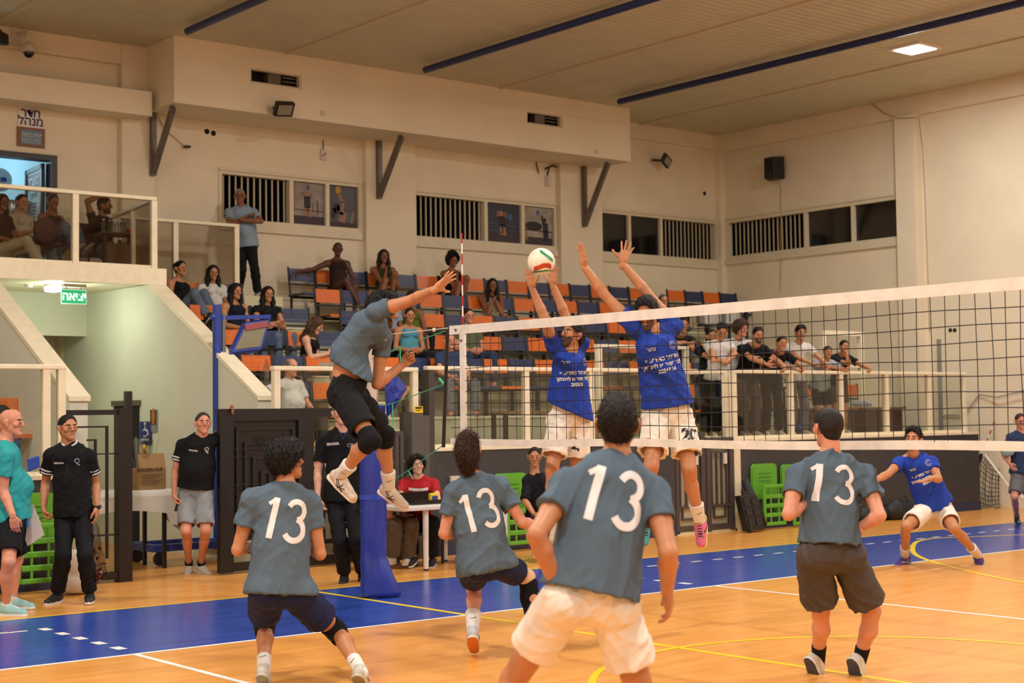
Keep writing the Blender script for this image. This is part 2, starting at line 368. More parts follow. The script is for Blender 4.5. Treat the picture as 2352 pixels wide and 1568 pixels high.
def window(n, x0, x1, z0, z1, split, label):
    f = MB(); Y_ = WD-.02; t_ = .07; hs = [(a+.035, b-.035, z0+t_, z1-t_) for a, b, _ in split]
    wall_holes(f, 'Y', Y_, Y_+.12, x0-.02, x1+.02, z0, z1, hs); f.box(x0-.02, x1+.02, Y_-.03, Y_+.02, z1-.02, z1+.03); f.box(x0-.02, x1+.02, Y_-.03, Y_+.02, z0-.12, z0)
    o = struct(f.build('window_%d' % n, FRAME), label)
    for a, b, kd in split:
        if kd == 'bars': bars(o, a+.05, b-.03, z0+t_, z1-t_, max(8, int((b-a)/.107)), Y_+.09); MB().box(a, b, WD+.15, WD+.17, z0, z1).build('backdrop', NIGHTM, o)
        elif kd == 'pane': MB().box(a+.03, b-.03, Y_+.06, Y_+.07, z0+t_, z1-t_).build('pane', NIGHT, o)
        else: poster(o, a+.05, b-.05, z0+t_+.01, z1-t_-.01, Y_+.05, kd)
    return o
wA = window(1, *WIN[0], [(3.5, 4.78, 'bars'), (4.78, 5.46, 0), (5.46, 6.1, 1)], 'cream framed window with bars and two sport posters, leftmost')
window(2, *WIN[1], [(7.19, 8.75, 'bars'), (8.75, 9.6, 2), (9.6, 10.38, 3)], 'cream framed window with bars and two sport posters, in the middle')
window(3, *WIN[2], [(11.5, 12.25, 'pane'), (12.25, 13.1, 'pane'), (13.1, 14.68, 'bars')], 'cream framed window with two dark panes and bars in the corner')
f = MB(); y0_, y1_, z0_, z1_ = WINR; hs = [(6.45, 7.44, z0_+.07, z1_-.07), (7.5, 8.56, z0_+.07, z1_-.07), (8.62, 10.58, z0_+.07, z1_-.07)]
wall_holes(f, 'X', XR-.02, XR+.1, y0_, y1_, z0_, z1_, hs); f.box(XR-.05, XR, y0_, y1_, z0_-.1, z0_); f.box(XR-.04, XR, y0_, y1_, z1_, z1_+.03)
wr = struct(f.build('window_4', FRAME), 'cream framed window band in the end wall with two dark panes and bars')
for a, b, _, _ in hs[:2]: MB().box(XR+.05, XR+.06, a-.01, b+.01, z0_+.06, z1_-.06).build('pane', NIGHT, wr)
bars(wr, 8.64, 10.5, z0_+.07, z1_-.07, 17, XR+.06, 'X'); MB().box(XR+.16, XR+.18, 8.6, 10.62, z0_, z1_).build('backdrop', NIGHTM, wr)
# office behind the open door
OFW = mat('office_wall', 'cfe2ea', .7)
mb = MB(); mb.box(-2.2, 1.2, 14.4, 14.5, 3.4, 7); mb.box(1.1, 1.2, WD+.23, 14.4, 3.4, 7); mb.box(-2.3, -2.2, WD+.23, 14.5, 3.4, 7); mb.box(-2.3, 1.2, WD+.23, 14.5, 6.95, 7.05); mb.box(-2.3, 1.2, WD+.0, 14.5, 3.4, 3.6)
struct(mb.build('wall_office', OFW), 'pale office room behind the open door')
DKF = mat('door_frame_dark', '2a1d14', .45)
f = MB(); x0_, x1_, z0_, z1_ = DOOR1; f.box(x1_-.09, x1_, WD-.02, WD+.18, 3.62, z1_); f.box(x0_, x1_, WD-.02, WD+.18, z1_-.08, z1_); f.box(x0_, x0_+.09, WD-.02, WD+.18, 3.62, z1_)
struct(f.build('door_2', DKF), 'dark frame of the office doorway')
# glazed door leaf swung open towards the room, with its printed sheet
t = thing('office_door', 'open dark framed office door carrying a white printed sheet with a red header', 'door', (.74, WD-.02, 3.62))
a = np.array((.74, WD+.16)); b = min((at(61, 400, Y=yy)[:2] for yy in np.arange(11.0, 12.2, .01)), key=lambda q: abs(np.linalg.norm(q-a)-.80)); dv = b-a; ln_ = np.linalg.norm(dv); dv /= ln_; nv = np.array((-dv[1], dv[0]))
if nv[1] > 0: nv = -nv
def leafbox(mb, u0, u1, z0, z1, th, off=0):
    c = a+dv*(u0+u1)/2+nv*off; mb.obox((c[0], c[1], (z0+z1)/2), (dv[0]*(u1-u0)/2, dv[1]*(u1-u0)/2, 0), (nv[0]*th/2, nv[1]*th/2, 0), (0, 0, (z1-z0)/2))
lf = MB(); leafbox(lf, 0, .07, 3.63, 5.4, .05); leafbox(lf, ln_-.07, ln_, 3.63, 5.4, .05); leafbox(lf, 0, ln_, 5.33, 5.4, .05); leafbox(lf, 0, ln_, 3.63, 3.75, .05); lf.build('door_leaf', DKF, t)
sh = MB(); leafbox(sh, .07, ln_-.07, 3.75, 5.33, .012); sh.build('printed_sheet', mat('sheet_white', 'dfe4e4', .5), t)
hd = MB(); leafbox(hd, .08, ln_-.08, 5.08, 5.3, .004, -.012); leafbox(hd, .08, ln_-.08, 5.08, 5.3, .004, .012); hd.build('red_header', mat('sheet_red', '7a2038', .5), t)
ux = np.array((-dv[0], -dv[1], 0)); 
tx = MB()
def on_leaf(txt, size, u, z, rtl=True, bold=.002, k=0):
    c = a+dv*u+nv*(-.018); tx.k = k; write(tx, txt, size, (c[0], c[1], z), ux*ux_s, (0, 0, 1), rtl, bold)
ux_s = 1 if (ux@np.array((*CR[:2], 0))) > 0 else -1
if (nv*-1)@(CP[:2]-a) < 0:
    def on_leaf(txt, size, u, z, rtl=True, bold=.002, k=0):
        c = a+dv*u+nv*(.018); tx.k = k; write(tx, txt, size, (c[0], c[1], z), ux*ux_s, (0, 0, 1), rtl, bold)
on_leaf('משרד', .2, ln_/2, 5.19, k=1); on_leaf('ספורט', .12, ln_/2, 4.98); on_leaf('כדור עף', .11, ln_/2, 4.38); on_leaf('כדורסל', .09, ln_/2, 4.24, k=2); on_leaf('Gym Room', .07, ln_/2, 4.1, False)
for k in range(7): c = a+dv*(ln_/2+(.10-.012*k)*0)+nv*(.018 if (nv*-1)@(CP[:2]-a) < 0 else -.018); tx.k = 0; w_ = .12-.008*k; tx.obox((c[0], c[1], 4.86-k*.05), (dv[0]*w_, dv[1]*w_, 0), (0, 0, .006), (nv[0]*.001, nv[1]*.001, 0))
tx.build('lettering', [mat('ink_dark', '22242a', .5), mat('ink_white', 'eeeeee', .5), mat('ink_gold', 'b8a020', .5)], t)
# balcony slab, passage under it
mb = MB(); mb.box(-17, 1.2, 8.0, WD, 3.44, 3.62); mb.box(-17, 1.2, 7.96, 8.0, 3.42, 3.64)
struct(mb.build('floor_balcony', CREAM), 'cream balcony slab over the passage')
mb = MB(); mb.box(1.12, 4.0, 9.75, WD, 3.18, 3.5); struct(mb.build('floor_landing', CONC2), 'landing behind the upper glass railing')
# side walls of the passage (bleacher flanks) with sloping copings
def flank(xa, xb, n, label):
    mb = MB(); prof = [(5.2, 0), (5.2, 1.9), (7.96, 3.43), (WD, 3.445), (WD, 0)]
    mb.add([(xa, y, z) for y, z in prof]+[(xb, y, z) for y, z in prof], [(0, 1, 2, 3, 4), (9, 8, 7, 6, 5), (0, 5, 6, 1), (1, 6, 7, 2), (2, 7, 8, 3), (3, 8, 9, 4), (4, 9, 5, 0)])
    struct(mb.build('wall_flank_%s' % n, WALLG), label)
    cp = MB(); cp.hexa([(xa-.02, 5.17, 1.88), (xb+.02, 5.17, 1.88), (xb+.02, 5.17, 1.93), (xa-.02, 5.17, 1.93)][::-1], [(xa-.02, 8.0, 3.4), (xb+.02, 8.0, 3.4), (xb+.02, 8.0, 3.46), (xa-.02, 8.0, 3.46)][::-1])
    struct(cp.build('trim_%s' % n, CREAM), 'sloping cream coping of the %s stand flank' % n)
flank(.98, 1.16, 'right', 'pale flank wall of the right stand beside the passage')
flank(-1.28, -1.08, 'left', 'pale flank wall of the left stand beside the passage')
struct(MB().box(-1.08, .98, 10.0, 10.1, 2.85, 3.45).box(-1.08, .98, WD+.2, WD+.3, 0, 3.45).box(-1.08, -.3, 10.0, 10.1, 0, 2.85).build('wall_passage', WALLG), 'pale back wall of the passage')
# dark parapet walls along the court, cream ledge on top
def parapet(x0, x1, n, z=1.25):
    struct(MB().box(x0, x1, FW, FW+.15, .14, z).build('wall_parapet_%d' % n, DARKW), 'charcoal parapet wall along the court')
    struct(MB().box(x0, x1, FW-.012, FW+.1, 0, .14).build('baseboard_%d' % n, NAVYB), 'dark blue skirting of the parapet')
    struct(MB().box(x0-.01, x1+.01, FW-.02, FW+.2, z, z+.04).build('trim_ledge_%d' % n, CREAM), 'cream ledge on the parapet')
parapet(-17, -1.62, 1, 1.09); parapet(2.87, 7.0, 2); parapet(8.3, 14.1, 3)
struct(MB().box(8.17, 8.3, FW, FW+.15, 0, 1.29).build('trim_pier', CREAM), 'cream pier beside the slatted gate')
# terraces
mb = MB(); XA, XB = 1.16, XR
mb.box(2.9, 7.2, FW+.15, 6.7, 0, 1.28); mb.box(8.25, 14.0, FW+.15, 6.7, 0, 1.28); mb.box(7.2, 8.25, 5.9, 6.7, 0, 1.28); mb.box(1.16, 2.9, 4.9, 6.7, 0, 1.28)
for k in range(3): mb.box(7.25, 8.2, 4.9+k*.33, 5.9, 0, .32*(k+1))
struct(mb.build('floor_walkway', CONC), 'raised concrete walkway in front of the seats')
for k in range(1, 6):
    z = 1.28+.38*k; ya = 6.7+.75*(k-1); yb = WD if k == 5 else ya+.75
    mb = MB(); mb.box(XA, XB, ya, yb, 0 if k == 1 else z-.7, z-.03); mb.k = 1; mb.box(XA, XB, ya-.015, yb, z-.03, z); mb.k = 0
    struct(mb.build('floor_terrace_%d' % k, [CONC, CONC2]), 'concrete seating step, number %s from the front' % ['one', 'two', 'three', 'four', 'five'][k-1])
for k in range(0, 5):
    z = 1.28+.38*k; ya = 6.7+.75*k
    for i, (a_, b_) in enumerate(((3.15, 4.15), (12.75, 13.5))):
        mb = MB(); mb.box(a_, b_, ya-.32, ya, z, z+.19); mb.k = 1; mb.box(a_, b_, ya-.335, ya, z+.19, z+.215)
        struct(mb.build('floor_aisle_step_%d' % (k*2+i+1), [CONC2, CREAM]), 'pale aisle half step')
mb = MB()
for k in range(0, 5): mb.box(-17, -1.28, 4.6+.0 if k == 0 else 6.7+.75*(k-1), WD if k == 4 else 6.7+.75*k, 0, 1.1+.38*k)
struct(mb.build('floor_left_stand', CONC), 'concrete steps of the left stand')
# ------------------------------------------------------------ ceiling lamps
LF = mat('lamp_frame', 'e8e4da', .4); LE = mat('lamp_emitter', 'fff0dc', .5, emit=9)
lampr = None
for i, (x, y) in enumerate(LAMPS):
    lab = 'square white ceiling light panel above the right half of the court' if (x, y) == (11.73, 3.8) else 'square white ceiling light panel over the court, beyond the view'
    if lampr is None:
        lampr = thing('ceiling_light', lab, 'ceiling light', (x, y, CZ), 'square ceiling lights')
        f = MB(); f.box(x-.3, x+.3, y-.3, y+.3, CZ-.03, CZ-.001); f.build('frame', LF, lampr); MB().box(x-.23, x+.23, y-.23, y+.23, CZ-.036, CZ-.03).build('diffuser', LE, lampr)
    else: dup(lampr, (x, y, CZ), lab)
# ------------------------------------------------------------ steel brackets under the duct
STL = mat('grey_steel', '6b645a', .45, metal=.3, noise=.15)
for i, (px, lab) in enumerate(((349, 'grey steel wall bracket under the left end of the duct'), (867, 'grey steel wall bracket under the middle of the duct'), (1337, 'grey steel wall bracket under the right end of the duct'))):
    x = at(px, 330, Y=WD-.12)[0]; zb = [5.32, 5.3, 5.14][i]
    t = thing('wall_bracket', lab, 'bracket', (x, WD-.12, zb), 'steel brackets under the duct'); MB().box(x-.04, x+.04, WD-.2, WD-.121, zb, 6.269).build('upright', STL, t)
    MB().bar((x, WD-.17, zb+.05), (x, 9.98, 6.24), .1, .06, up=(1, 0, 0)).build('strut', STL, t)
# ------------------------------------------------------------ folding stadium seats
SO = holes(mat('seat_orange', 'e87424', .35, noise=.05), .028, .0072); SB = holes(mat('seat_blue', '2f3c62', .4, noise=.08), .028, .0072); SF = mat('seat_frame', '1c1b1d', .45)
def seat_proto(col):
    m = SO if col == 'o' else SB
    t = thing('stadium_seat', 'seat', 'seat', (0, 0, 0))
    b = MB(); W2 = .215; b.hexa([(-W2, .015, .635), (W2, .015, .635), (W2, .027, .635), (-W2, .027, .635)], [(-W2, .04, .84), (W2, .04, .84), (W2, .052, .84), (-W2, .052, .84)]); b.build('backrest', m, t)
    s = MB(); s.box(-W2, W2, -.38, -.04, .415, .43); s.box(-W2, W2, -.385, -.375, .39, .43); s.build('seat_pan', mat('seat_pan_orange' if col == 'o' else 'seat_pan_blue', 'e87424' if col == 'o' else '2f3c62', .35), t)
    f = MB()
    for sx in (-.232, .232):
        f.bar((sx, -.02, .38), (sx, .055, .86), .025); f.bar((sx, -.36, .40), (sx, .03, .40), .025); f.bar((sx, -.04, 0), (sx, -.04, .40), .03)
    f.box(-.245, .245, .0, .03, .575, .605); f.box(-.245, .245, -.05, -.02, .36, .40); f.build('seat_frame', SF, t); return t
protos = {}
def put_seat(x, y, z, col, label, group):
    if col not in protos: protos[col] = seat_proto(col); p_ = protos[col]; p_.location = (x, y, z); p_['label'] = label; p_['group'] = group; return p_
    return dup(protos[col], (x, y, z), label, group)
cname = {'o': 'orange', 'b': 'dark blue'}; rname = ['walkway', 'first', 'second', 'third', 'fourth', 'top']
def seat_row(k, x0, n, c0, block, skip=(), pitch=.49, z_=None, y_=None):
    y = 6.65+.75*k-.04 if y_ is None else y_; z = 1.28+.38*k if z_ is None else z_
    for i in range(n):
        if i in skip: continue
        col = c0 if i % 2 == 0 else ('b' if c0 == 'o' else 'o')
        ordn = ['leftmost', 'second', 'third', 'fourth', 'fifth', 'sixth', 'seventh', 'eighth', 'ninth', 'tenth', 'eleventh', 'twelfth', 'thirteenth', 'fourteenth', 'fifteenth', 'sixteenth', 'seventeenth', 'eighteenth', 'nineteenth', 'twentieth'][i]
        put_seat(x0+pitch*i+.245, y, z, col, '%s folding seat, %s from left in the %s row, %s' % (cname[col], ordn, rname[k], block), '%s row seats of the %s' % (rname[k], block))
XL = lambda px, py, k: float(at(px, py, Y=6.65+.75*k)[0])
seat_row(5, XL(661, 618, 5), 16, 'b', 'main block'); seat_row(5, XL(1531, 664, 5), 4, 'o', 'far right block')
seat_row(4, XL(721, 663, 4), 16, 'o', 'main block'); seat_row(3, XL(782, 710, 3)-.02, 15, 'b', 'main block')
seat_row(2, XL(1153, 772, 2)-.49*4, 15, 'b', 'main block'); seat_row(1, XL(1108, 824, 1)-.49*4, 14, 'o', 'main block')
seat_row(4, 1.3, 4, 'o', 'left block'); seat_row(3, XL(432, 700, 3), 4, 'o', 'left block')
seat_row(2, XL(512, 757, 2), 4, 'o', 'left block'); seat_row(1, XL(550, 813, 1), 3, 'o', 'left block'); seat_row(0, XL(638, 885, 0), 2, 'b', 'left block')
seat_row(0, 12.3, 3, 'o', 'far right block'); seat_row(0, 9.2, 4, 'o', 'right block'); seat_row(1, 12.6-.49*2, 2, 'o', 'far right block')
seat_row(0, XL(75, 880, 0)-.49*3, 3, 'o', 'left stand', z_=1.1); seat_row(1, XL(18, 810, 1)-.49*2, 2, 'o', 'left stand', z_=1.48)
# ------------------------------------------------------------ glass railings
GL = glass_mat('railing_glass', (.91, .915, .88), .3); GL2 = glass_mat('balcony_glass', (.80, .78, .74), .35)
def railing(label, pts, z0, z1, posts, w=.075, glass=GL, group='glazed railings', top=.05):
    """pts: polyline in plan; posts: list of (x, y)"""
    t = thing('glass_railing', label, 'railing', (pts[0][0], pts[0][1], z0), group)
    r = MB()
    for a, b in zip(pts[:-1], pts[1:]): r.bar((*a, z1-top/2), (*b, z1-top/2), w+.02, top)
    r.build('handrail', CREAM, t, bevel=.01)
    for p in posts: MB().box(p[0]-w/2, p[0]+w/2, p[1]-w/2, p[1]+w/2, z0, z1-top).build('post', CREAM, t)
    for a, b in zip(posts[:-1], posts[1:]):
        if any(abs((b[0]-a[0])*(q[1]-a[1])-(b[1]-a[1])*(q[0]-a[0])) > .02 for q in (a, b)): continue
        MB().bar((*a, (z0+z1)/2), (*b, (z0+z1)/2), .01, z1-z0-top-.04).build('glass_pane', glass, t)
    b_ = MB()
    for a, b in zip(pts[:-1], pts[1:]): b_.bar((*a, z0+.02), (*b, z0+.02), .04, .04)
    b_.build('bottom_rail', CREAM, t); return t
X4 = lambda px, py=900: float(at(px, py, Y=FW+.06)[0])
yr = FW+.07
railing('cream glass railing before the main block, behind the net corner', [(2.87, yr), (7.5, yr)], 1.29, 2.27, [(x, yr) for x in (2.91, X4(1208), X4(1357), 6.9)])
railing('long cream railing with glass where the boys lean', [(8.24, yr), (13.85, yr)], 1.29, 2.27, [(x, yr) for x in (8.25, X4(1816), X4(1931), X4(2035), X4(2133), 13.8)])
railing('short cream side railing of the entrance steps', [(7.84, 5.9), (8.2, 4.6)], 1.29, 2.27, [(7.84, 5.9), (8.2, 4.62)])
railing('higher cream railing behind the net, left of the boys', [(6.75, 5.75), (8.6, 5.75)], 1.29, 2.66, [(6.8, 5.75), (8.56, 5.75)])
railing('cream railing with glass in front of the white shirted spectator', [(.77, yr), (2.74, yr)], 1.12, 2.25, [(x, yr) for x in (.82, 1.75, 2.70)])
railing('cream railing with glass nearest the bald man', [(-6, yr), (-1.62, yr)], 1.13, 2.24, [(x, yr) for x in (-6, -4.2, -2.85, -1.82, -1.66)])
railing('balcony railing with tinted glass above the exit sign', [(-5, 8.03), (1.08, 8.03)], 3.64, 4.58, [(x, 8.03) for x in (-3.5, -1.9, float(at(172, 520, Y=8.03)[0]), 1.05)], glass=GL2)
railing('side railing of the balcony running back to the wall', [(1.08, 8.1), (1.35, 9.9)], 3.64, 4.58, [(1.09, 8.14), (1.22, 9.0), (1.35, 9.86)], glass=GL2, w=.05)
railing('upper glass railing beside the standing man', [(1.35, 9.92), (3.34, 9.92)], 3.5, 4.58, [(1.4, 9.92), (float(at(402, 560, Y=9.92)[0]), 9.92), (3.3, 9.92)], glass=GL2)
# wooden bench things on the walkway
WDM = mat('bench_wood', '7c5a38', .5, noise=.25, nscale=10)
def bench(label, xa, xb, y, z, solid=False):
    t = thing('bench', label, 'bench', (xa, y, z), 'wooden benches on the walkway'); MB().box(xa, xb, y-.17, y+.17, z+.40, z+.44).build('seat', WDM, t, bevel=.005)
    for x in ((xa+.25, (xa+xb)/2, xb-.25) if solid else (xa+.04, xb-.04)):
        if solid: MB().box(x-.18, x+.18, y-.13, y+.13, z, z+.40).build('leg', mat('bench_side', '4c2f1e', .6, noise=.2), t)
        else:
            l = MB(); l.box(x-.025, x+.025, y-.15, y-.10, z, z+.40); l.box(x-.025, x+.025, y+.10, y+.15, z, z+.40); l.box(x-.02, x+.02, y-.12, y+.12, z+.02, z+.05); l.build('leg', SF, t)
bench('wooden bench with a dark metal frame behind the middle railing', 4.9, 6.75, 5.7, 1.28)
bench('long wooden bench behind the boys at the railing', 9.45, 12.1, 5.5, 1.28, True); bench('short wooden bench at the far right of the walkway', 12.35, 13.5, 5.6, 1.28, True)
# pale panels and a white frame in the right corner
t = thing('screen_frame', 'open cream metal frame standing in the far right corner of the stand', 'frame', (12.9, 6.3, 1.28)); f = MB()
for x in (12.35, 13.35): f.box(x-.04, x+.04, 6.2, 6.28, 1.28, 3.0)
f.box(12.31, 13.39, 6.2, 6.28, 2.94, 3.02); f.box(12.31, 13.39, 6.2, 6.28, 2.40, 2.46); f.build('frame', CREAM, t)
struct(MB().box(14.0, XR, 4.62, 6.7, 0, .02).build('trim_corner', CONC))
# ------------------------------------------------------------ slatted gate to the stand
BRN = mat('gate_brown', '4b423f', .45, noise=.1); TAN = mat('slat_tan', 'b9b08e', .6)
def slat_gate(label, x0, x1, y, z1):
    t = thing('metal_gate', label, 'gate', (x0, y, 0), 'brown slatted gates'); f = MB(); f.box(x0, x0+.08, y-.03, y+.03, .02, z1); f.box(x1-.08, x1, y-.03, y+.03, .02, z1); f.box(x0, x1, y-.03, y+.03, z1-.06, z1); f.box(x0, x1, y-.03, y+.03, .04, .12); f.box(x0, x1, y-.02, y+.02, .36, .39); f.build('gate_frame', BRN, t)
    b = MB(); n = max(3, int((x1-x0-.2)/.085))
    for k in range(n): xx = x0+.12+(x1-x0-.24)*k/(n-1); b.box(xx-.012, xx+.012, y-.015, y+.015, .39, z1-.22)
    b.box(x0+.1, x1-.1, y-.015, y+.015, z1-.22, z1-.19); b.box(x0+.15, x1-.15, y-.012, y+.012, .2, .225); b.box(x0+.15, x0+.17, y-.012, y+.012, .2, .38); b.box(x1-.17, x1-.15, y-.012, y+.012, .2, .38); b.build('bars', BRN, t)
    MB().box(x0+.09, x1-.09, y+.035, y+.045, .1, z1-.3).build('backing_sheet', TAN, t)
    MB().box(x1-.2, x1-.16, y-.05, y-.015, .95, 1.1).build('latch', mat('latch_white', 'd9d3c4', .4), t)
slat_gate('brown slatted gate leaf behind the blocker in number 20 shorts', X4(1612), 8.15, FW+.02, 1.32)
slat_gate('brown slatted gate leaf half hidden behind the front player', X4(1540), X4(1610), FW+.03, 1.4)
MB_ = MB().box(6.95, 8.2, FW, FW+.3, 0, .04); struct(MB_.build('trim_sill', CONC2))
# ------------------------------------------------------------ grey lift column and frames in the middle
GRY = mat('lift_grey', '56524b', .5, noise=.1)
t = thing('lift_column', 'grey metal platform lift column with a yellow warning sticker', 'lift', (2.55, FW-.05, 0))
xa, xb = X4(927), X4(953); MB().box(xa, xb, FW-.1, FW+.15, 0, 1.72).build('housing', GRY, t); MB().box(xb+.01, X4(972), FW-.06, FW+.12, 0, 1.68).build('guide_rail', GRY, t)
MB().box(X4(973), X4(985), FW-.05, FW+.12, 0, 2.22).build('tall_post', mat('lift_dark', '3f3b36', .5), t)
s = MB(); zz = lambda py: float(at(940, py, Y=FW-.1)[2]); s.box(X4(933), X4(952), FW-.108, FW-.101, zz(948), zz(933)); s.build('warning_sticker', mat('sticker_yellow', 'f0c81a', .4), t)
s = MB(); s.box(X4(935), X4(950), FW-.112, FW-.108, zz(938.5), zz(934.5)); s.box(X4(936), X4(947), FW-.112, FW-.108, zz(943), zz(941.5)); s.build('sticker_text', BLK, t)
t = thing('metal_gate', 'narrow dark metal gate between the blue post pad and the lift column', 'gate', (2.2, FW, 0)); f = MB(); xa, xb = X4(895), X4(914)
f.box(xa, xa+.05, FW-.05, FW, 0, 1.5); f.box(xb-.05, xb, FW-.05, FW, 0, 1.5); f.box(xa, xb, FW-.05, FW, 1.45, 1.5); f.build('frame', BRN, t)
# golden wooden handrails
GOLD = mat('handrail_wood', 'b98a42', .35, noise=.2, nscale=12)
def hrail(label, a, b):
    t = thing('handrail', label, 'handrail', (a[0], a[1], 0), 'sloping wooden handrails'); MB().tube([a, b], .032, 10).build('rail', GOLD, t, smooth=True, auto=.8); m_ = a*.3+b*.7; MB().box(m_[0]-.02, m_[0]+.02, m_[1]-.02, m_[1]+.02, 0, m_[2]).build('post', BRN, t)
hrail('sloping wooden handrail right of the blue post cover', at(893, 940, Y=4.7), at(949, 886, Y=5.0)); hrail('sloping wooden handrail behind the referee', at(712, 1032, Y=4.9), at(764, 984, Y=5.1)); hrail('low sloping wooden handrail beside the referee arm', at(716, 1095, Y=4.9), at(748, 1062, Y=5.0))
# ------------------------------------------------------------ big dark gates on the left
PLS = mat('black_tarpaulin', '191614', .35, noise=.2, nscale=5, bump=.5, bscale=9)
G = MB(); yg = 4.45; gx = lambda px, py=1100, y=yg: float(at(px, py, Y=y)[0]); gz = lambda py, px=600, y=yg: float(at(px, py, Y=y)[2])
t = thing('metal_gate', 'closed black metal gate covered with dark sheeting, left of the post pad', 'gate', (gx(505), yg, 0), 'black entrance gates')
xa, xb, zt = gx(502), gx(700), gz(938); f = MB(); f.box(xa, xa+.16, yg-.04, yg+.04, 0.02, zt); f.box(xb-.1, xb, yg-.04, yg+.04, .02, zt); f.box(xa+.16, xb-.1, yg-.04, yg+.04, zt-.13, zt-.001); f.box(xa+.16, xb-.1, yg-.04, yg+.04, .03, .12); f.build('gate_frame', BLK, t)
s = MB(); s.box(xa+.16, xb-.1, yg-.005, yg+.012, .30, zt-.13)
for k in range(5): s.box(xa+.16, xb-.1, yg+.03, yg+.06, .2+k*.3, .23+k*.3)
s.build('sheeting', PLS, t)
s = MB()
def ring_rect(mb, x0, x1, z0, z1, w, y0, y1):
    mb.box(x0, x0+w, y0, y1, z0, z1); mb.box(x1-w, x1, y0, y1, z0, z1); mb.box(x0+w, x1-w, y0, y1, z1-w, z1); mb.box(x0+w, x1-w, y0, y1, z0, z0+w)
for k in range(4): ring_rect(s, xa+.2+.1*k, xb-.14-.1*k, .4, zt-.2-.16*k, .035, yg-.03, yg-.004)
for zq in (.95, 1.25, 1.33): s.box(xa+.17, xa+.75, yg-.028, yg-.02, zq, zq+.012)
s.build('bars', BLK, t)
for px, py in ((600, 1010), (547, 1128)):
    c_ = at(px, py, Y=yg-.04); q = MB(); q.tube([c_+np.array((.045*math.cos(a), 0, .045*math.sin(a))) for a in np.linspace(0, 2*math.pi, 17)], .006, 5, False); q.build('ring', BLK, t)
t = thing('metal_gate', 'dark metal frame panel between the black gate and the referee', 'gate', (gx(705), yg, 0), 'black entrance gates'); xa, xb = gx(704), gx(745); f = MB(); ring_rect(f, xa, gx(830), .02, zt, .1, yg, yg+.05); ring_rect(f, xa+.2, gx(815), .25, zt-.25, .05, yg+.01, yg+.04); f.box(xa+.1, gx(830)-.1, yg+.01, yg+.04, .6, .64); f.build('gate_frame', BLK, t)
# open leaf on the left
def on(px, py, Y): return at(px, py, Y=Y)
t = thing('metal_gate', 'open dark brown gate leaf with nested square bars behind the black polo man', 'gate', (-1.5, 4.6, 0), 'black entrance gates'); DB = mat('gate_dark_brown', '1d1512', .4, noise=.1)
y0_ = 4.62; f = MB(); xx = lambda px, py=1100: float(at(px, py, Y=y0_)[0]); z_ = lambda py, px=220: float(at(px, py, Y=y0_)[2])
f.box(xx(268), xx(298), y0_-.06, y0_+.06, .0, z_(938)); f.box(xx(140), xx(268), y0_-.04, y0_+.04, z_(953), z_(941)); f.box(xx(136), xx(148), y0_-.04, y0_+.04, .02, z_(895)); f.box(xx(292), xx(306), y0_+.02, y0_+.08, 0, z_(898)); f.box(xx(140), xx(268), y0_-.04, y0_+.04, .03, .11); f.build('gate_frame', DB, t)
b = MB(); b.box(xx(176), xx(247), y0_-.015, y0_+.015, z_(982), z_(978)); b.box(xx(243), xx(248), y0_-.015, y0_+.015, .25, z_(978)); b.box(xx(200), xx(221), y0_-.015, y0_+.015, z_(1012), z_(1008)); b.box(xx(217), xx(221), y0_-.015, y0_+.015, z_(1042), z_(1008)); b.box(xx(200), xx(270), y0_-.012, y0_+.012, z_(1044), z_(1041)); b.box(xx(200), xx(270), y0_-.012, y0_+.012, z_(1232), z_(1228)); b.box(xx(215), xx(243), y0_-.015, y0_+.015, z_(1297), z_(1294)); b.build('bars', DB, t)
# ------------------------------------------------------------ net, antenna, post
ht, hb = 2.434, 1.422; NX = 0.0; ya, yb = .18, -9.7; sag = lambda y: ht+.012*((y+4.5)/4.5)**2-.006
NETB = mat('net_cord', '0d0d0e', .6); TAPE = mat('net_tape', 'ded8cb', .6, noise=.12, nscale=8)
t = NET = thing('volleyball_net', 'black mesh volleyball net with white tapes across the court', 'net', (0, 0, ht))
ys = np.linspace(ya, yb, 100)
for nm, z0, z1 in (('top_tape', -.075, 0), ('bottom_tape', -1.012, -.955)):
    b = MB()
    for a, c in zip(ys[:-1], ys[1:]):
        j = .004*math.sin(a*7); zi = (lambda y: sag(y)) if nm == 'top_tape' else (lambda y: ht+.006*math.sin(y*2.3))
        b.hexa([(-.006, a, zi(a)+z0), (.006, a, zi(a)+z0), (.006, a, zi(a)+z1), (-.006, a, zi(a)+z1)], [(-.006, c, zi(c)+z0), (.006, c, zi(c)+z0), (.006, c, zi(c)+z1), (-.006, c, zi(c)+z1)])
    b.build(nm, TAPE, t)
b = MB(); yy = ya-.06; k = 0
while yy > yb:
    dx = .012*math.sin(k*.9); b.tube([(dx*.3, yy, sag(yy)-.07), (dx, yy+.01*math.sin(k*1.7), ht-.5), (dx*.5, yy+.006*math.sin(k*2.1), ht-.96)], .0031, 4, False); yy -= .1026; k += 1
for j in range(1, 9):
    z = ht-.075-.098*j; pts = []
    for q, y in enumerate(np.linspace(ya, yb, 90)): pts.append((.004*math.sin(y*3+j), y, z+.006*math.sin(y*4+j*1.3)+(.012*((y+4.5)/4.5)**2)*(1-j/9)))
    b.tube(pts, .0031, 4, False)
b.build('mesh', NETB, t)
b = MB(); b.box(-.012, .012, -.035, .03, hb, ht-.005); b.build('side_band', TAPE, t)
b = MB(); b.tube([(0, ya+.03, ht-.02), (.0, ya+.11, hb-.02)], .016, 8); b.build('edge_sleeve', BLK, t)
s = MB(); 
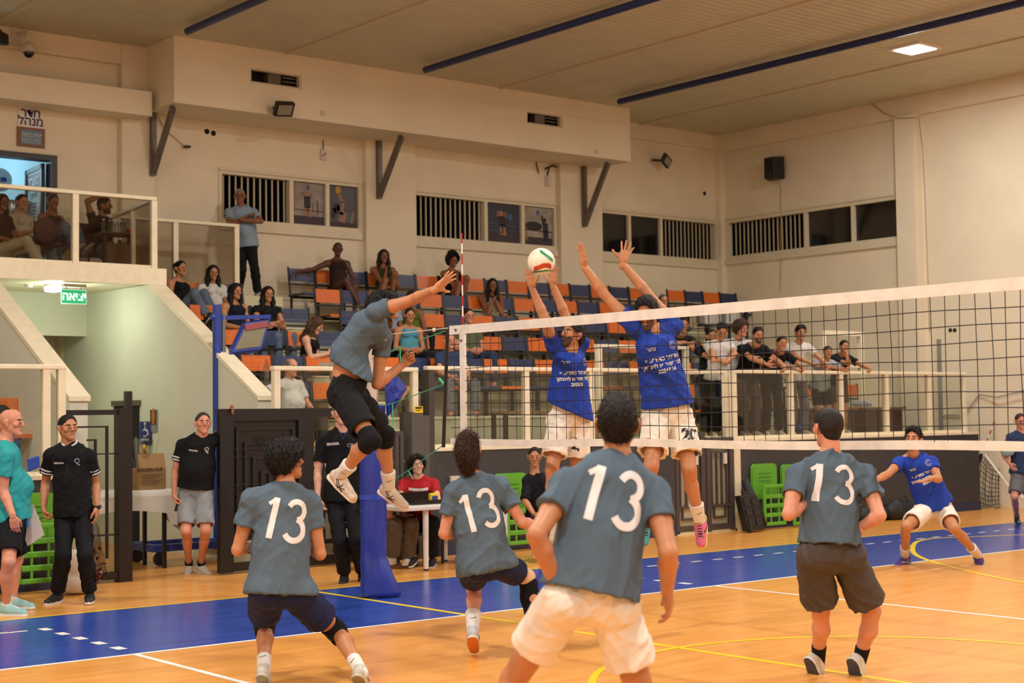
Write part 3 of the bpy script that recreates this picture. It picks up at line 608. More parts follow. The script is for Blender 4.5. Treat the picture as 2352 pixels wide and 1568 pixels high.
for yc, zc in ((.075, ht-.035), (.0, ht-.13)): s.k = 0; s.add([(-.014, yc+.025, zc-.02), (-.014, yc-.03, zc+.02), (-.014, yc-.005, zc-.005)], [(0, 1, 2)]); s.add([(-.014, yc+.03, zc+.012), (-.014, yc-.005, zc+.01), (-.014, yc+.005, zc-.008)], [(0, 1, 2)])
s.build('tape_mark', mat('tape_logo', '1b2f3c', .5), t)
b = MB(); b.tube([(0, ya+.03, ht-.01), (.14, 1.62, ht-.01)], .005, 6); b.sphere((.03, .45, ht-.012), .018, 6); b.build('top_cable', mat('cable_white', 'd8d2c0', .5), t)
t = thing('antenna', 'red and white striped net antenna above the side band', 'antenna', (0, 0, ht-.9))
for k in range(9): MB().tube([(.012, .01, ht-.01+.0889*k*1), (.012, .01, ht-.01+.0889*(k+1))], .006, 8).build('stripe', mat('antenna_red', 'b0221e', .4) if k % 2 == 0 else mat('antenna_white', 'eeeae2', .4), t)
MB().tube([(.012, .01, ht-1.0), (.012, .01, ht-.01)], .006, 8).build('lower_rod', mat('antenna_white', 'eeeae2', .4), t)
GRN = mat('green_cord', '3fae74', .5)
t = NET
MB().tube([(0, ya+.05, ht-.03), tuple(at(920, 797, X=.06)), (.13, 1.6, 2.22)], .0042, 6).tube([tuple(at(920, 799, X=.06)), (.13, 1.6, 2.20)], .0042, 6).tube([tuple(at(919, 797, X=.06)), tuple(at(920, 838, X=.06))], .005, 6).build('upper_cord', GRN, t)
MB().tube([(0, ya+.085, ht-.49), tuple(at(902, 926, X=.1)), tuple(at(878, 932, X=.15))], .0042, 6).tube([tuple(at(902, 926, X=.1)), tuple(at(901, 998, X=.1))], .0048, 6).tube([(0, ya+.09, ht-.49), (0, ya+.16, ht-.44)], .012, 5).build('middle_cord', GRN, t)
MB().tube([(0, ya+.11, hb), tuple(at(938, 1080, X=.1)), tuple(at(900, 1104, X=.12))], .0042, 6).tube([tuple(at(938, 1080, X=.1)), tuple(at(948, 1100, X=.1))], .0048, 6).build('lower_cord', GRN, t)
PAD = mat('pad_vinyl', '1f348f', .33, noise=.1, bump=.25, bscale=10)
t = thing('net_post', 'cream net post wrapped in a tall blue vinyl pad', 'post', (.15, 1.6, 0))
MB().tube([(.15, 1.6, 0), (.15, 1.6, 2.5)], .055, 12).build('pole', mat('post_paint', 'c9b7a4', .45), t, smooth=True, auto=.8)
def pad_profile(mb, zs, cx=.15, cy=1.6):
    # rounded triangular-square jacket whose flap widens at the floor
    rings = []
    for z, r, fl_ in zs:
        pr = []
        for k in range(20):
            a = 2*math.pi*k/20; q = r*(1+.10*math.cos(4*a+.6)); x = cx+q*math.cos(a)+.006*math.sin(z*23+k); y = cy+q*math.sin(a)+.006*math.cos(z*19+2*k)
            d_ = (CR[0]*math.cos(a)+CR[1]*math.sin(a)); x += fl_*max(0, d_)*CR[0]; y += fl_*max(0, d_)*CR[1]; pr.append((x, y, z))
        rings.append(pr)
    n = 20; vs = [p for r in rings for p in r]; fs = [(i*n+k, i*n+(k+1) % n, (i+1)*n+(k+1) % n, (i+1)*n+k) for i in range(len(rings)-1) for k in range(n)]
    fs.append(tuple(range(n-1, -1, -1))); fs.append(tuple((len(rings)-1)*n+k for k in range(n))); mb.add(vs, fs)
pm = MB(); pad_profile(pm, [(.012, .122, .13), (.05, .125, .13), (.2, .122, .06), (.34, .118, .01), (.36, .112, 0), (.45, .118, 0), (.8, .119, 0), (.93, .113, 0), (1.1, .118, 0), (1.3, .12, 0), (1.36, .112, 0), (1.6, .12, 0), (1.78, .115, 0)]); pm.build('pad', PAD, t, smooth=True)
pm = MB(); pad_profile(pm, [(.905, .121, 0), (.95, .121, 0)]); pad_profile(pm, [(1.33, .121, 0), (1.365, .121, 0)]); pm.build('strap', mat('pad_strap', '2b45a8', .4), t, smooth=True, auto=.6)
for sx, lb in ((-1, 0), (1, 1)):
    pm = MB(); c = np.array((.15, 1.6, 1.92))+CR*sx*(.1+.06*lb); r_ = 10
    for k in range(8):
        pass
    o0 = [(-.035, -.26), (-.10, -.05), (-.085, .13), (-.02, .17), (.03, .05), (.03, -.2)] if sx < 0 else [(-.03, -.26), (-.05, .02), (.0, .14), (.09, .12), (.165, .02), (.10, -.09), (.03, -.2)]
    n0 = len(o0); q0 = [c+CR*a_+np.array((0, 0, b_))-CF*.03*math.sin(3*a_*9+b_*5) for a_, b_ in o0]; cm_ = sum(q0)/n0-CF*.07; cb_ = sum(q0)/n0+CF*.06
    pm.add([*q0, cm_, cb_, *[(q+cm_)/2-CF*.028+np.array((0, 0, .01*math.sin(i_*2.4))) for i_, q in enumerate(q0)]], [(i_, (i_+1) % n0, n0+2+(i_+1) % n0, n0+2+i_) for i_ in range(n0)]+[(n0+2+i_, n0+2+(i_+1) % n0, n0) for i_ in range(n0)]+[((i_+1) % n0, i_, n0+1) for i_ in range(n0)]); pm.build('pad_flap', PAD, t)
# second net rolled up by the far door
t = thing('training_net', 'slack second net with black edge hanging near the blue door', 'net', (14.3, 5.2, .4)); b = MB(); 
pa = [np.array(q) for q in (at(2254, 1045, X=14.5), at(2244, 1165, X=14.5))]; pb = [np.array(q) for q in (at(2352, 1150, X=14.5), at(2290, 1165, X=14.5))]
tl, bl = at(2252, 1042, X=14.5), at(2242, 1163, X=14.5); tr, br = at(2296, 1078, X=14.5), at(2296, 1165, X=14.5)
for k in range(11):
    u = k/10; a_, c_ = tl+(tr-tl)*u, bl+(br-bl)*u; b.tube([a_, (a_+c_)/2+np.array((0, .03*math.sin(k*2), .02*math.cos(k*3))), c_], .006, 4, False)
    a_, c_ = tl+(bl-tl)*u, tr+(br-tr)*u; b.tube([a_, (a_+c_)/2+np.array((0, .02*math.cos(k), -.05)), c_], .006, 4, False)
b.build('mesh', NETB, t); MB().tube([at(2254, 1042, X=14.48), at(2243, 1082, X=14.48)], .03, 6).build('edge', BLK, t); MB().tube([at(2262, 1044, X=14.48), at(2290, 1080, X=14.48), at(2318, 1118, X=14.48), at(2352, 1145, X=14.48)], .022, 6).build('tape', TAPE, t)
t = thing('spare_antenna', 'thin red and white antenna leaning near the blue door', 'antenna', at(2262, 1025, X=14.4))
p_, q_ = at(2284, 968, X=14.45), at(2262, 1025, X=14.45)
for k in range(6): MB().tube([p_+(q_-p_)*k/6, p_+(q_-p_)*(k+1)/6], .012, 6).build('stripe', mat('antenna_red', 'b0221e', .4) if k % 2 == 0 else mat('antenna_white', 'eeeae2', .4), t)
# ------------------------------------------------------------ blue hoist stand with the padded board
BLUM = mat('blue_metal', '25409a', .4, noise=.25, nscale=14)
t = thing('wheeled_stand', 'tall blue metal stand on a wheeled base holding a tilted padded board', 'stand', (.9, 6.3, 0))
ys_ = 6.2; q = lambda px, py, y=None: at(px, py, Y=ys_ if y is None else y)
pb_ = q(501, 1290); pt = q(497, 700); px_ = float(q(499, 1000)[0]); 
MB().tube([(px_, ys_, .12), (px_-.0, ys_, float(pt[2]))], .052, 12).build('mast', BLUM, t, smooth=True, auto=.8); MB().tube([(px_+.09, ys_, .2), (px_+.09, ys_, float(pt[2])-.1)], .028, 8).build('steel_tube', mat('galvanised', '7d8080', .4, metal=.6), t, smooth=True, auto=.8)
MB().bar(q(497, 730), q(620, 727), .05).sphere(q(489, 728), .04, 8).build('top_arm', BLUM, t); MB().bar(q(519, 932), q(537, 810), .06).build('lower_arm', BLUM, t)
c4 = [q(528, 812, 6.1), q(602, 803, 6.1), q(624, 728, 6.2), q(562, 738, 6.2)]; nrm = np.cross(c4[1]-c4[0], c4[3]-c4[0]); nrm /= np.linalg.norm(nrm)
if nrm@CF > 0: nrm = -nrm
cc = sum(c4)/4; inner = [cc+(p-cc)*.78 for p in c4]
MB().hexa(c4, [p-nrm*.12 for p in c4]).build('board_pad', PAD, t, bevel=.02); MB().hexa([p+nrm*.012 for p in inner], [p-nrm*.02 for p in inner]).build('board_face', mat('board_wood', '7a7256', .6, noise=.1), t); 
MB().bar(inner[3]+(inner[0]-inner[3])*.15+nrm*.02, inner[2]+(c4[1]-inner[2])*.12+nrm*.02, .07, .012, up=nrm).build('red_tape', mat('red_tape', '8e2a2c', .5), t)
bs = MB(); bs.box(px_-1.0, px_+.55, ys_-.35, ys_-.25, .16, .24); bs.box(px_-1.0, px_+.55, ys_+.25, ys_+.35, .16, .24); bs.box(px_-.1, px_+.1, ys_-.35, ys_+.35, .16, .24); bs.box(px_+.45, px_+.55, ys_-.35, ys_+.35, .16, .24); bs.box(px_-1.0, px_-.92, ys_-.3, ys_+.3, .16, .24); bs.build('base_frame', BLUM, t)
for x in (px_-.9, px_+.5):
    for y in (ys_-.3, ys_+.3): MB().lathe((x, y, .075), [(.02, -.025), (.075, -.022), (.075, .022), (.02, .025)], 16, 'Y').box(x-.03, x+.03, y-.035, y+.035, .11, .17).build('caster', SF, t)
# ------------------------------------------------------------ ball
BW = mat('ball_white', 'e9e2c8', .45); BR = mat('ball_red', 'c0432a', .45); BG = mat('ball_green', '2f8a5a', .45)
bc = at(1243, 601, D=11.95); bm = bmesh.new(); bmesh.ops.create_icosphere(bm, subdivisions=5, radius=.108); me = bpy.data.meshes.new('volleyball')
RB = np.array(Matrix.Rotation(.5, 3, 'X')@Matrix.Rotation(.9, 3, 'Z'))
M3 = np.array([CR, CU, -CF])
for fc in bm.faces:
    c = np.array(fc.calc_center_median()); l = M3@c/.108  # view-side frame: x right, y up, z to the court camera side
    x, y, z = l; k = 0
    if abs(y+.38+.25*x*x-.12*math.sin(3*x)) < .17 and -.55 < x < .72 and z > -.2: k = 1
    if abs((y-.42)-(-.75*(x-.35))) < .13 and -.1 < x < .85 and z > -.2: k = 2
    if abs(y+.72-.1*x) < .055 and z > -.3: k = 2
    if z < -.25 and abs(math.sin(4*x+2*y)) < .35: k = 1 if x > 0 else 2
    fc.material_index = k; fc.smooth = True
bm.to_mesh(me); bm.free(); [me.materials.append(q) for q in (BW, BR, BG)]
o = bpy.data.objects.new('volleyball', me); o.location = tuple(bc); C.objects.link(o); tag(o, 'white, red and green volleyball in the air above the blocker hands', 'ball')
# ------------------------------------------------------------ smooth body surfaces (distance fields -> mesh)
def unit(v): v = np.array(v, float); return v/(np.linalg.norm(v)+1e-12)
def smin(a, b, k):
    h = np.clip(.5+.5*(b-a)/k, 0, 1); return b*(1-h)+a*h-k*h*(1-h)
def surface_nets(F, org, h):
    ins = F < 0; nx, ny, nz = F.shape
    c = ins[:-1, :-1, :-1].astype(np.int8)
    for dx, dy, dz in ((1, 0, 0), (0, 1, 0), (0, 0, 1), (1, 1, 0), (1, 0, 1), (0, 1, 1), (1, 1, 1)):
        c = c+ins[dx:nx-1+dx, dy:ny-1+dy, dz:nz-1+dz]
    act = (c > 0) & (c < 8); I = np.argwhere(act)
    if len(I) == 0: return np.zeros((0, 3)), np.zeros((0, 4), int)
    idx = np.full(act.shape, -1, np.int32); idx[act] = np.arange(len(I))
    offs = np.array([(x, y, z) for x in (0, 1) for y in (0, 1) for z in (0, 1)])
    V = np.stack([F[I[:, 0]+o[0], I[:, 1]+o[1], I[:, 2]+o[2]] for o in offs], 1)
    P = np.zeros((len(I), 3)); n = np.zeros(len(I))
    for a in range(8):
        for b in range(a+1, 8):
            if np.abs(offs[a]-offs[b]).sum() != 1: continue
            va, vb = V[:, a], V[:, b]; m = (va < 0) != (vb < 0); t = np.where(m, va/(va-vb+1e-20), 0)
            P += np.where(m[:, None], offs[a]+(offs[b]-offs[a])*t[:, None], 0); n += m
    P = org+(I+P/n[:, None])*h
    Q = []
    for ax in range(3):
        s0 = [slice(None)]*3; s1 = [slice(None)]*3; s0[ax] = slice(0, -1); s1[ax] = slice(1, None)
        ch = ins[tuple(s0)] != ins[tuple(s1)]
        E = np.argwhere(ch); u, v = [(1, 2), (2, 0), (0, 1)][ax]
        ok = (E[:, u] > 0) & (E[:, v] > 0) & (E[:, u] < idx.shape[u]) & (E[:, v] < idx.shape[v]); E = E[ok]
        def g(du, dv):
            e = E.copy(); e[:, u] -= du; e[:, v] -= dv; return idx[e[:, 0], e[:, 1], e[:, 2]]
        q = np.stack([g(1, 1), g(0, 1), g(0, 0), g(1, 0)], 1); fl = ~ins[E[:, 0], E[:, 1], E[:, 2]]
        q[fl] = q[fl][:, ::-1]; Q.append(q)
    return P, np.concatenate(Q)
class SDF:
    """smooth union of tapered, optionally flattened capsules on a grid"""
    def __init__(s, h): s.h = h; s.p = []
    def cap(s, a, b, ra, rb=None, n=None, k=1, sm=.02, cut=None, op='u'):
        """cut: list of (point, normal) planes; the side the normal points to is removed"""
        s.p.append((np.array(a, float), np.array(b, float), ra, ra if rb is None else rb, None if n is None else unit(n), k, sm, cut or [], op)); return s
    def ball(s, c, r, n=None, k=1, sm=.02, op='u'): return s.cap(c, np.array(c)+np.array((0, 0, 1e-5)), r, r, n, k, sm, None, op)
    def run(s, disp=None, box=None):
        h = s.h; us = [q for q in s.p if q[8] == 'u']
        lo = np.min([np.minimum(q[0], q[1])-max(q[2], q[3]) for q in us], 0)-3*h-.015; hi = np.max([np.maximum(q[0], q[1])+max(q[2], q[3]) for q in us], 0)+3*h+.015
        n = np.ceil((hi-lo)/h).astype(int)+1; F = np.full(n, .08, np.float32); ax = [lo[i]+np.arange(n[i])*h for i in range(3)]
        for a, b, ra, rb, nn, k, sm, cut, op in s.p:
            m = max(ra, rb)+sm+2*h+(.02 if disp else 0); l = np.clip(((np.minimum(a, b)-m-lo)/h).astype(int), 0, n); u = np.clip(((np.maximum(a, b)+m-lo)/h).astype(int)+2, 0, n)
            if (u <= l).any(): continue
            X = ax[0][l[0]:u[0], None, None]-a[0]; Y = ax[1][None, l[1]:u[1], None]-a[1]; Z = ax[2][None, None, l[2]:u[2]]-a[2]
            d = b-a; L = d@d; t = np.clip((X*d[0]+Y*d[1]+Z*d[2])/L, 0, 1) if L > 1e-9 else 0
            qx, qy, qz = X-t*d[0], Y-t*d[1], Z-t*d[2]
            if nn is not None and k != 1:
                w_ = (qx*nn[0]+qy*nn[1]+qz*nn[2])*(k-1); qx = qx+w_*nn[0]; qy = qy+w_*nn[1]; qz = qz+w_*nn[2]
            D = np.sqrt(qx*qx+qy*qy+qz*qz)-(ra+(rb-ra)*t)
            if k > 1: D = np.where(D > 0, D, D/1.0)
            for cp, cn in cut:
                cn = unit(cn); pl = X*cn[0]+Y*cn[1]+Z*cn[2]-float((np.array(cp)-a)@cn); D = np.maximum(D, pl)
            sl = (slice(l[0], u[0]), slice(l[1], u[1]), slice(l[2], u[2]))
            if op == 'u': F[sl] = smin(F[sl], D.astype(np.float32), max(sm, 1e-4))
            else: F[sl] = -smin(-F[sl], D.astype(np.float32), max(sm, 1e-4))
        if disp is not None:
            m = np.abs(F) < .05; I = np.argwhere(m); F[m] += disp(lo+I*h).astype(np.float32)
        return surface_nets(F, lo, h)
_wr = np.random.RandomState(3)
_wk = [(unit(_wr.randn(3)*np.array((1, 1, .9))), _wr.uniform(0, 6.28)) for _ in range(12)]
def wrinkle(amp, wl=.11, seed=0, along=None):
    """creases: narrow ridges in a few directions, gathered in patches"""
    def f(P):
        q = P*(1/wl); wx = .45*np.sin(q[:, 1]*1.3+seed)+.3*np.sin(q[:, 2]*2.1+2*seed); wy = .45*np.sin(q[:, 2]*1.1+3*seed)+.3*np.sin(q[:, 0]*1.9); r = 0
        for i in range(4):
            k, ph = _wk[(i+seed*3) % 12]; k = unit(k*np.array((1, 1, 1.25 if i % 2 else .7)))
            a = (q@k)*(3.4+1.1*i)+ph+wx*2.6+wy*(2.0-.3*i); msk = .5+.5*np.sin((q@_wk[(i+5+seed) % 12][0])*.9+ph*2)
            r = r+(1-np.abs(np.sin(a)))**1.8*msk*(1.0, .85, .6, .4)[i]
        return -(r-.45)*amp*.8
    return f
def curls(amp, wl, seed=0):
    def f(P):
        s = seed*1.7; q = P/wl*math.pi
        w_ = np.sin(q[:, 0]*.6+1.3*np.sin(q[:, 1]*.7+s))*1.2
        return -amp*(np.sin(q[:, 0]+w_+s)*np.sin(q[:, 1]+1.1*np.sin(q[:, 2]*.8))+.6*np.sin(q[:, 2]*1.3+w_)*np.sin(q[:, 0]*1.7+s)+.35*np.sin(q[:, 0]*2.9+q[:, 2]*2.3))
    return f
def join(parts):
    V = []; Q = []; M = []; n = 0
    for v, q, m in parts:
        if len(v) == 0: continue
        V.append(v); Q.append(q+n); M.append(np.full(len(q), m) if np.isscalar(m) else m); n += len(v)
    return np.concatenate(V), np.concatenate(Q), np.concatenate(M)
def mesh_obj(name, V, Q, mats, parent, M=None):
    me = bpy.data.meshes.new(name); og = np.array(origin(parent)); V = (V-og).astype(np.float32)
    me.vertices.add(len(V)); me.vertices.foreach_set('co', V.ravel()); me.loops.add(len(Q)*4); me.loops.foreach_set('vertex_index', Q.astype(np.int32).ravel())
    me.polygons.add(len(Q)); me.polygons.foreach_set('loop_start', np.arange(len(Q), dtype=np.int32)*4); me.polygons.foreach_set('loop_total', np.full(len(Q), 4, np.int32))
    for mm in (mats if isinstance(mats, (list, tuple)) else [mats]): me.materials.append(mm)
    if M is not None: me.polygons.foreach_set('material_index', M.astype(np.int32))
    me.polygons.foreach_set('use_smooth', np.ones(len(Q), bool)); me.update(calc_edges=True); me.validate()
    o = bpy.data.objects.new(name, me); C.objects.link(o); o.parent = parent; return o
# ---- head (local: x to the person's left, y forward, z up; origin at the middle of the head)
_T = {}
def head_t(h, fem=False, beard=False):
    key = ('head', h, fem, beard)
    if key in _T: return _T[key]
    s = SDF(h); j = .92 if fem else 1.0
    s.cap((0, -.022, .04), (0, .012, .045), .079, .076, (1, 0, 0), 1.06, sm=.02)
    s.cap((0, .018, .02), (0, .038, -.06), .064*j, .040*j, sm=.03); s.cap((-.038*j, .005, -.04), (0, .058, -.088), .026*j, .02, sm=.025); s.cap((.038*j, .005, -.04), (0, .058, -.088), .026*j, .02, sm=.025)
    s.ball((0, .068, -.092), .019*j, sm=.02)
    s.cap((-.03, .078, .03), (.03, .078, .03), .012, sm=.014)
    for x in (-1, 1):
        s.ball((x*.043, .058, -.012), .022, sm=.02); s.ball((x*.0325, .0985, .008), .0165, sm=.008, op='s'); s.ball((x*.0315, .0765, .006), .0128, sm=.003)
        s.cap((x*.084, -.010, .014), (x*.077, -.002, -.022), .023, .012, (unit((x, .55, 0))), 2.6, sm=.006)
    s.cap((0, .088, .022), (0, .108, -.020), .0075, .0115, sm=.012); s.cap((-.013, .093, -.026), (.013, .093, -.026), .0075, sm=.008)
    s.cap((-.019, .083, -.0515), (.019, .083, -.0515), .0062, sm=.006); s.cap((-.016, .083, -.0625), (.016, .083, -.0625), .0068, sm=.006); s.cap((-.02, .0975, -.057), (.02, .0975, -.057), .0028, sm=.004, op='s')
    s.cap((0, -.028, -.03), (0, -.038, -.12), .052*j, .054*j, sm=.03)
    V, Q = s.run(); c = V[Q].mean(1); M = np.zeros(len(Q), int); x, y, z = np.abs(c[:, 0]), c[:, 1], c[:, 2]
    eye = (((x-.0315)/.0125)**2+((z-.0055)/.0048)**2 < 1) & (y > .07); M[eye] = 1 if h < .0046 else 2; M[(((x-.0315)**2+(z-.006)**2) < .0056**2) & (np.abs(z-.0055) < .0048) & (y > .07)] = 2; M[(((x-.0315)/.0155)**2+((z-.0075)/.0072)**2 < 1) & (z > .0105) & (y > .07)] = 3 if fem else 0
    M[(x < .046) & (x > .013) & (np.abs(z-(.0275-.09*np.abs(x-.03))) < (.0035 if fem else .005)) & (y > .055)] = 3
    M[((x/.022)**2+((z+.0575)/(.0125 if fem else .0085))**2 < 1) & (y > .078)] = 4
    if beard: M[(z < -.034) & (z > -.12) & (y > -.0+(.03 if beard == 2 else 0)) & (M == 0) & ~((x < .012) & (z > -.045)) & (y > (z+.12)*.0)] = 5
    _T[key] = (V, Q, M); return _T[key]
def hair_t(style, h):
    key = ('hair', style, h)
    if key in _T: return _T[key]
    s = SDF(h); P_ = dict(sm=.015); th = {'buzz': .006, 'short': .010, 'crop': .018, 'curly': .03, 'afro': .05, 'thick': .024, 'fade': .010, 'grey': .008, 'long': .016, 'bun': .012, 'mop': .034, 'balding': .007, 'mullet': .02}[style]
    fr = ((0, .030, .052), (0, 1, -.75))        # hairline plane at the forehead
    low = {'buzz': -.055, 'short': -.06, 'crop': -.05, 'curly': -.05, 'afro': -.03, 'thick': -.045, 'fade': -.03, 'grey': -.06, 'long': -.1, 'bun': -.06, 'mop': -.055, 'balding': -.05, 'mullet': -.11}[style]
    back = ((0, 0, low), (0, .35, -1)); side = ((0, .028, 0), (0, 1, .12))
    cuts = [((0, .068, .055), (0, .9, -.9)), back]
    s.cap((0, -.022, .04), (0, .012, .045), .079+th, .077+th, (1, 0, 0), 1.06 if style in ('long', 'afro', 'mop') else 1.03+th/.082, cut=cuts, **P_)
    if style in ('buzz', 'short', 'crop', 'thick', 'curly', 'mop', 'mullet', 'long', 'bun'): s.cap((0, -.03, .0), (0, -.04, low+.03), .068+th*.45, .052+th*.4, cut=[((0, .0, 0), (0, 1, 0)), ((0, 0, low-.01), (0, 0, -1))], sm=.02)
    if style == 'thick': s.cap((-.03, .045, .105), (.03, .045, .105), .03, sm=.02)
    if style == 'curly': s.cap((-.04, .03, .105), (.04, .03, .105), .035, sm=.02); s.ball((0, -.05, .08), .06)
    if style == 'mop': s.cap((-.045, .062, .085), (.045, .062, .085), .028, sm=.02); s.cap((-.07, .0, .05), (-.07, .03, .05), .03); s.cap((.07, .0, .05), (.07, .03, .05), .03)
    if style == 'crop': s.cap((-.035, .055, .092), (.035, .055, .092), .022, sm=.02)
    if style == 'fade': s.cap((-.03, .03, .11), (.03, .0, .11), .032, sm=.02)
    if style == 'afro': s.ball((0, -.01, .13), .075, sm=.03); s.ball((.03, -.02, .15), .05); s.ball((-.04, -.01, .14), .05)
    if style == 'mullet': s.cap((0, -.07, .02), (0, -.075, -.10), .062, .04, sm=.03); s.ball((.02, -.02, .12), .05)
    if style == 'bun': s.ball((0, -.10, .07), .042)
    if style == 'long':
        for x in (-1, 1): s.cap((x*.058, .01, .05), (x*.082, -.015, -.08), .032, .034, sm=.03); s.cap((x*.082, -.015, -.08), (x*.09, .03, -.25), .034, .026, sm=.03)
        s.cap((0, -.06, 0), (0, -.085, -.24), .075, .06, (0, 1, 0), 1.4, sm=.03)
    # keep the face and ears free
    s.cap((0, .115, .035), (0, .125, -.12), .066, .075, sm=.008, op='s')
    if style not in ('long', 'afro', 'mop', 'mullet'):
        for x in (-1, 1): s.ball((x*.085, .002, -.005), .03, sm=.006, op='s')
    if style == 'balding': s.cap((0, .03, .13), (0, -.01, .14), .062, .06, sm=.01, op='s'); s.ball((0, .07, .09), .06, sm=.01, op='s')
    d = {'curly': curls(.008, .022, 1), 'afro': curls(.010, .026, 2), 'thick': curls(.004, .02, 3), 'mop': curls(.006, .024, 4), 'mullet': curls(.006, .02, 5), 'crop': curls(.003, .014, 6), 'short': curls(.002, .012, 7)}.get(style)
    V, Q = s.run(d); _T[key] = (V, Q, None); return _T[key]
# ---- right hand (local: +y along the hand, +z out of the palm, thumb at -x ... mirrored for the left)
def hand_t(pose, h):
    key = ('hand', pose, h)
    if key in _T: return _T[key]
    s = SDF(h)
    s.cap((0, -.03, 0), (0, .02, 0), .026, .028, (0, 0, 1), 1.25, sm=.01)
    s.cap((-.018, .02, 0), (-.026, .078, 0), .022, .015, (0, 0, 1), 1.15, sm=.012); s.cap((.014, .02, 0), (.024, .072, 0), .022, .014, (0, 0, 1), 1.15, sm=.012); s.cap((0, .03, 0), (0, .08, 0), .024, .015, (0, 0, 1), 1.3, sm=.012)
    sp, c0, c1, c2 = {'open': (1.0, -.06, .10, .10), 'spread': (1.7, -.05, .14, .12), 'relax': (.35, .30, .45, .35), 'fist': (.1, 1.25, 1.5, 1.0), 'grip': (.2, .8, 1.1, .8), 'flat': (.35, .03, .08, .06), 'point': (.3, .9, 1.3, .9)}[pose]
    for i, (x, L, a) in enumerate(((-.027, .078, -.14), (-.009, .086, -.03), (.010, .080, .07), (.027, .064, .2))):
        b0, b1, b2 = c0*(1+.12*i), c1, c2
        if pose == 'point' and i == 0: b0, b1, b2 = .15, .1, .1
        d = np.array((math.sin(a*sp*1.25), math.cos(a*sp*1.25), 0)); z = np.array((0, 0, 1.)); p = np.array((x, .082-.004*abs(i-1), 0)); ang = b0; r = .0088 if i < 3 else .0076
        for L_, bb, r1 in ((L*.45, b1, r*.95), (L*.31, b2, r*.88), (L*.24, 0, r*.8)):
            q = p+(d*math.cos(ang)+z*math.sin(ang))*L_; s.cap(p, q, r, r1, sm=.004); p = q; r = r1; ang += bb
    th = {'open': ((-.068, .055, .012), (-.088, .085, .016)), 'spread': ((-.075, .045, .012), (-.102, .068, .014)), 'relax': ((-.05, .06, .03), (-.048, .09, .042)), 'fist': ((-.036, .062, .038), (-.008, .075, .046)), 'grip': ((-.045, .06, .036), (-.025, .085, .05)), 'flat': ((-.052, .062, .012), (-.056, .094, .014)), 'point': ((-.038, .06, .036), (-.012, .078, .044))}[pose]
    s.cap((-.018, .008, .006), (-.045, .036, .012), .018, .0125, sm=.012); s.cap((-.045, .036, .012), th[0], .0125, .0105, sm=.006); s.cap(th[0], th[1], .0105, .0085, sm=.004)
    V, Q = s.run(); _T[key] = (V, Q, None); return _T[key]
# ---- shoe (local: y toward the toe, z up, origin at the ankle joint 8.5 cm above the sole)
def shoe_t(h, kind='trainer'):
    key = ('shoe', h, kind)
    if key in _T: return _T[key]
    s = SDF(h)
    s.cap((0, -.035, -.04), (0, .03, -.045), .037, .040, sm=.02, cut=[((0, 0, -.085), (0, 0, -1))]); s.cap((0, .03, -.045), (.004, .155, -.058), .044, .034, (0, 0, 1), 1.25, sm=.02, cut=[((0, 0, -.085), (0, 0, -1))])
    s.cap((0, .02, -.02), (0, .10, -.045), .032, .028, sm=.02); s.cap((0, -.022, -.03), (0, -.008, .008 if kind == 'low' else .025), .038, .037, sm=.015, cut=[((0, 0, .012 if kind == 'low' else .03), (0, -.2, 1))])
    s.cap((0, -.04, -.078), (0, .03, -.080), .042, .041, (0, 0, 1), 2.6, sm=.006, cut=[((0, 0, -.09), (0, 0, -1))]); s.cap((0, .03, -.080), (.004, .155, -.078), .046, .038, (0, 0, 1), 2.9, sm=.006, cut=[((0, 0, -.09), (0, 0, -1))])
    V, Q = s.run(); c = V[Q].mean(1); M = np.zeros(len(Q), int); M[c[:, 2] < -.063] = 1; M[c[:, 2] < -.0855] = 2
    lace = (c[:, 2] > -.058) & (np.abs(c[:, 0]) < .017) & (c[:, 1] > .035) & (c[:, 1] < .125) & ((c[:, 1]*60 % 1) < .5); M[lace] = 3
    _T[key] = (V, Q, M); return _T[key]
def place(T, org, X, Y, Z, sc=1.0, mirror=False):
    V, Q, M = T; V = V.copy()
    if mirror: V[:, 0] *= -1; Q = Q[:, ::-1]
    R = np.stack([X, Y, Z]); return np.array(org)+(V*sc)@R, Q, M
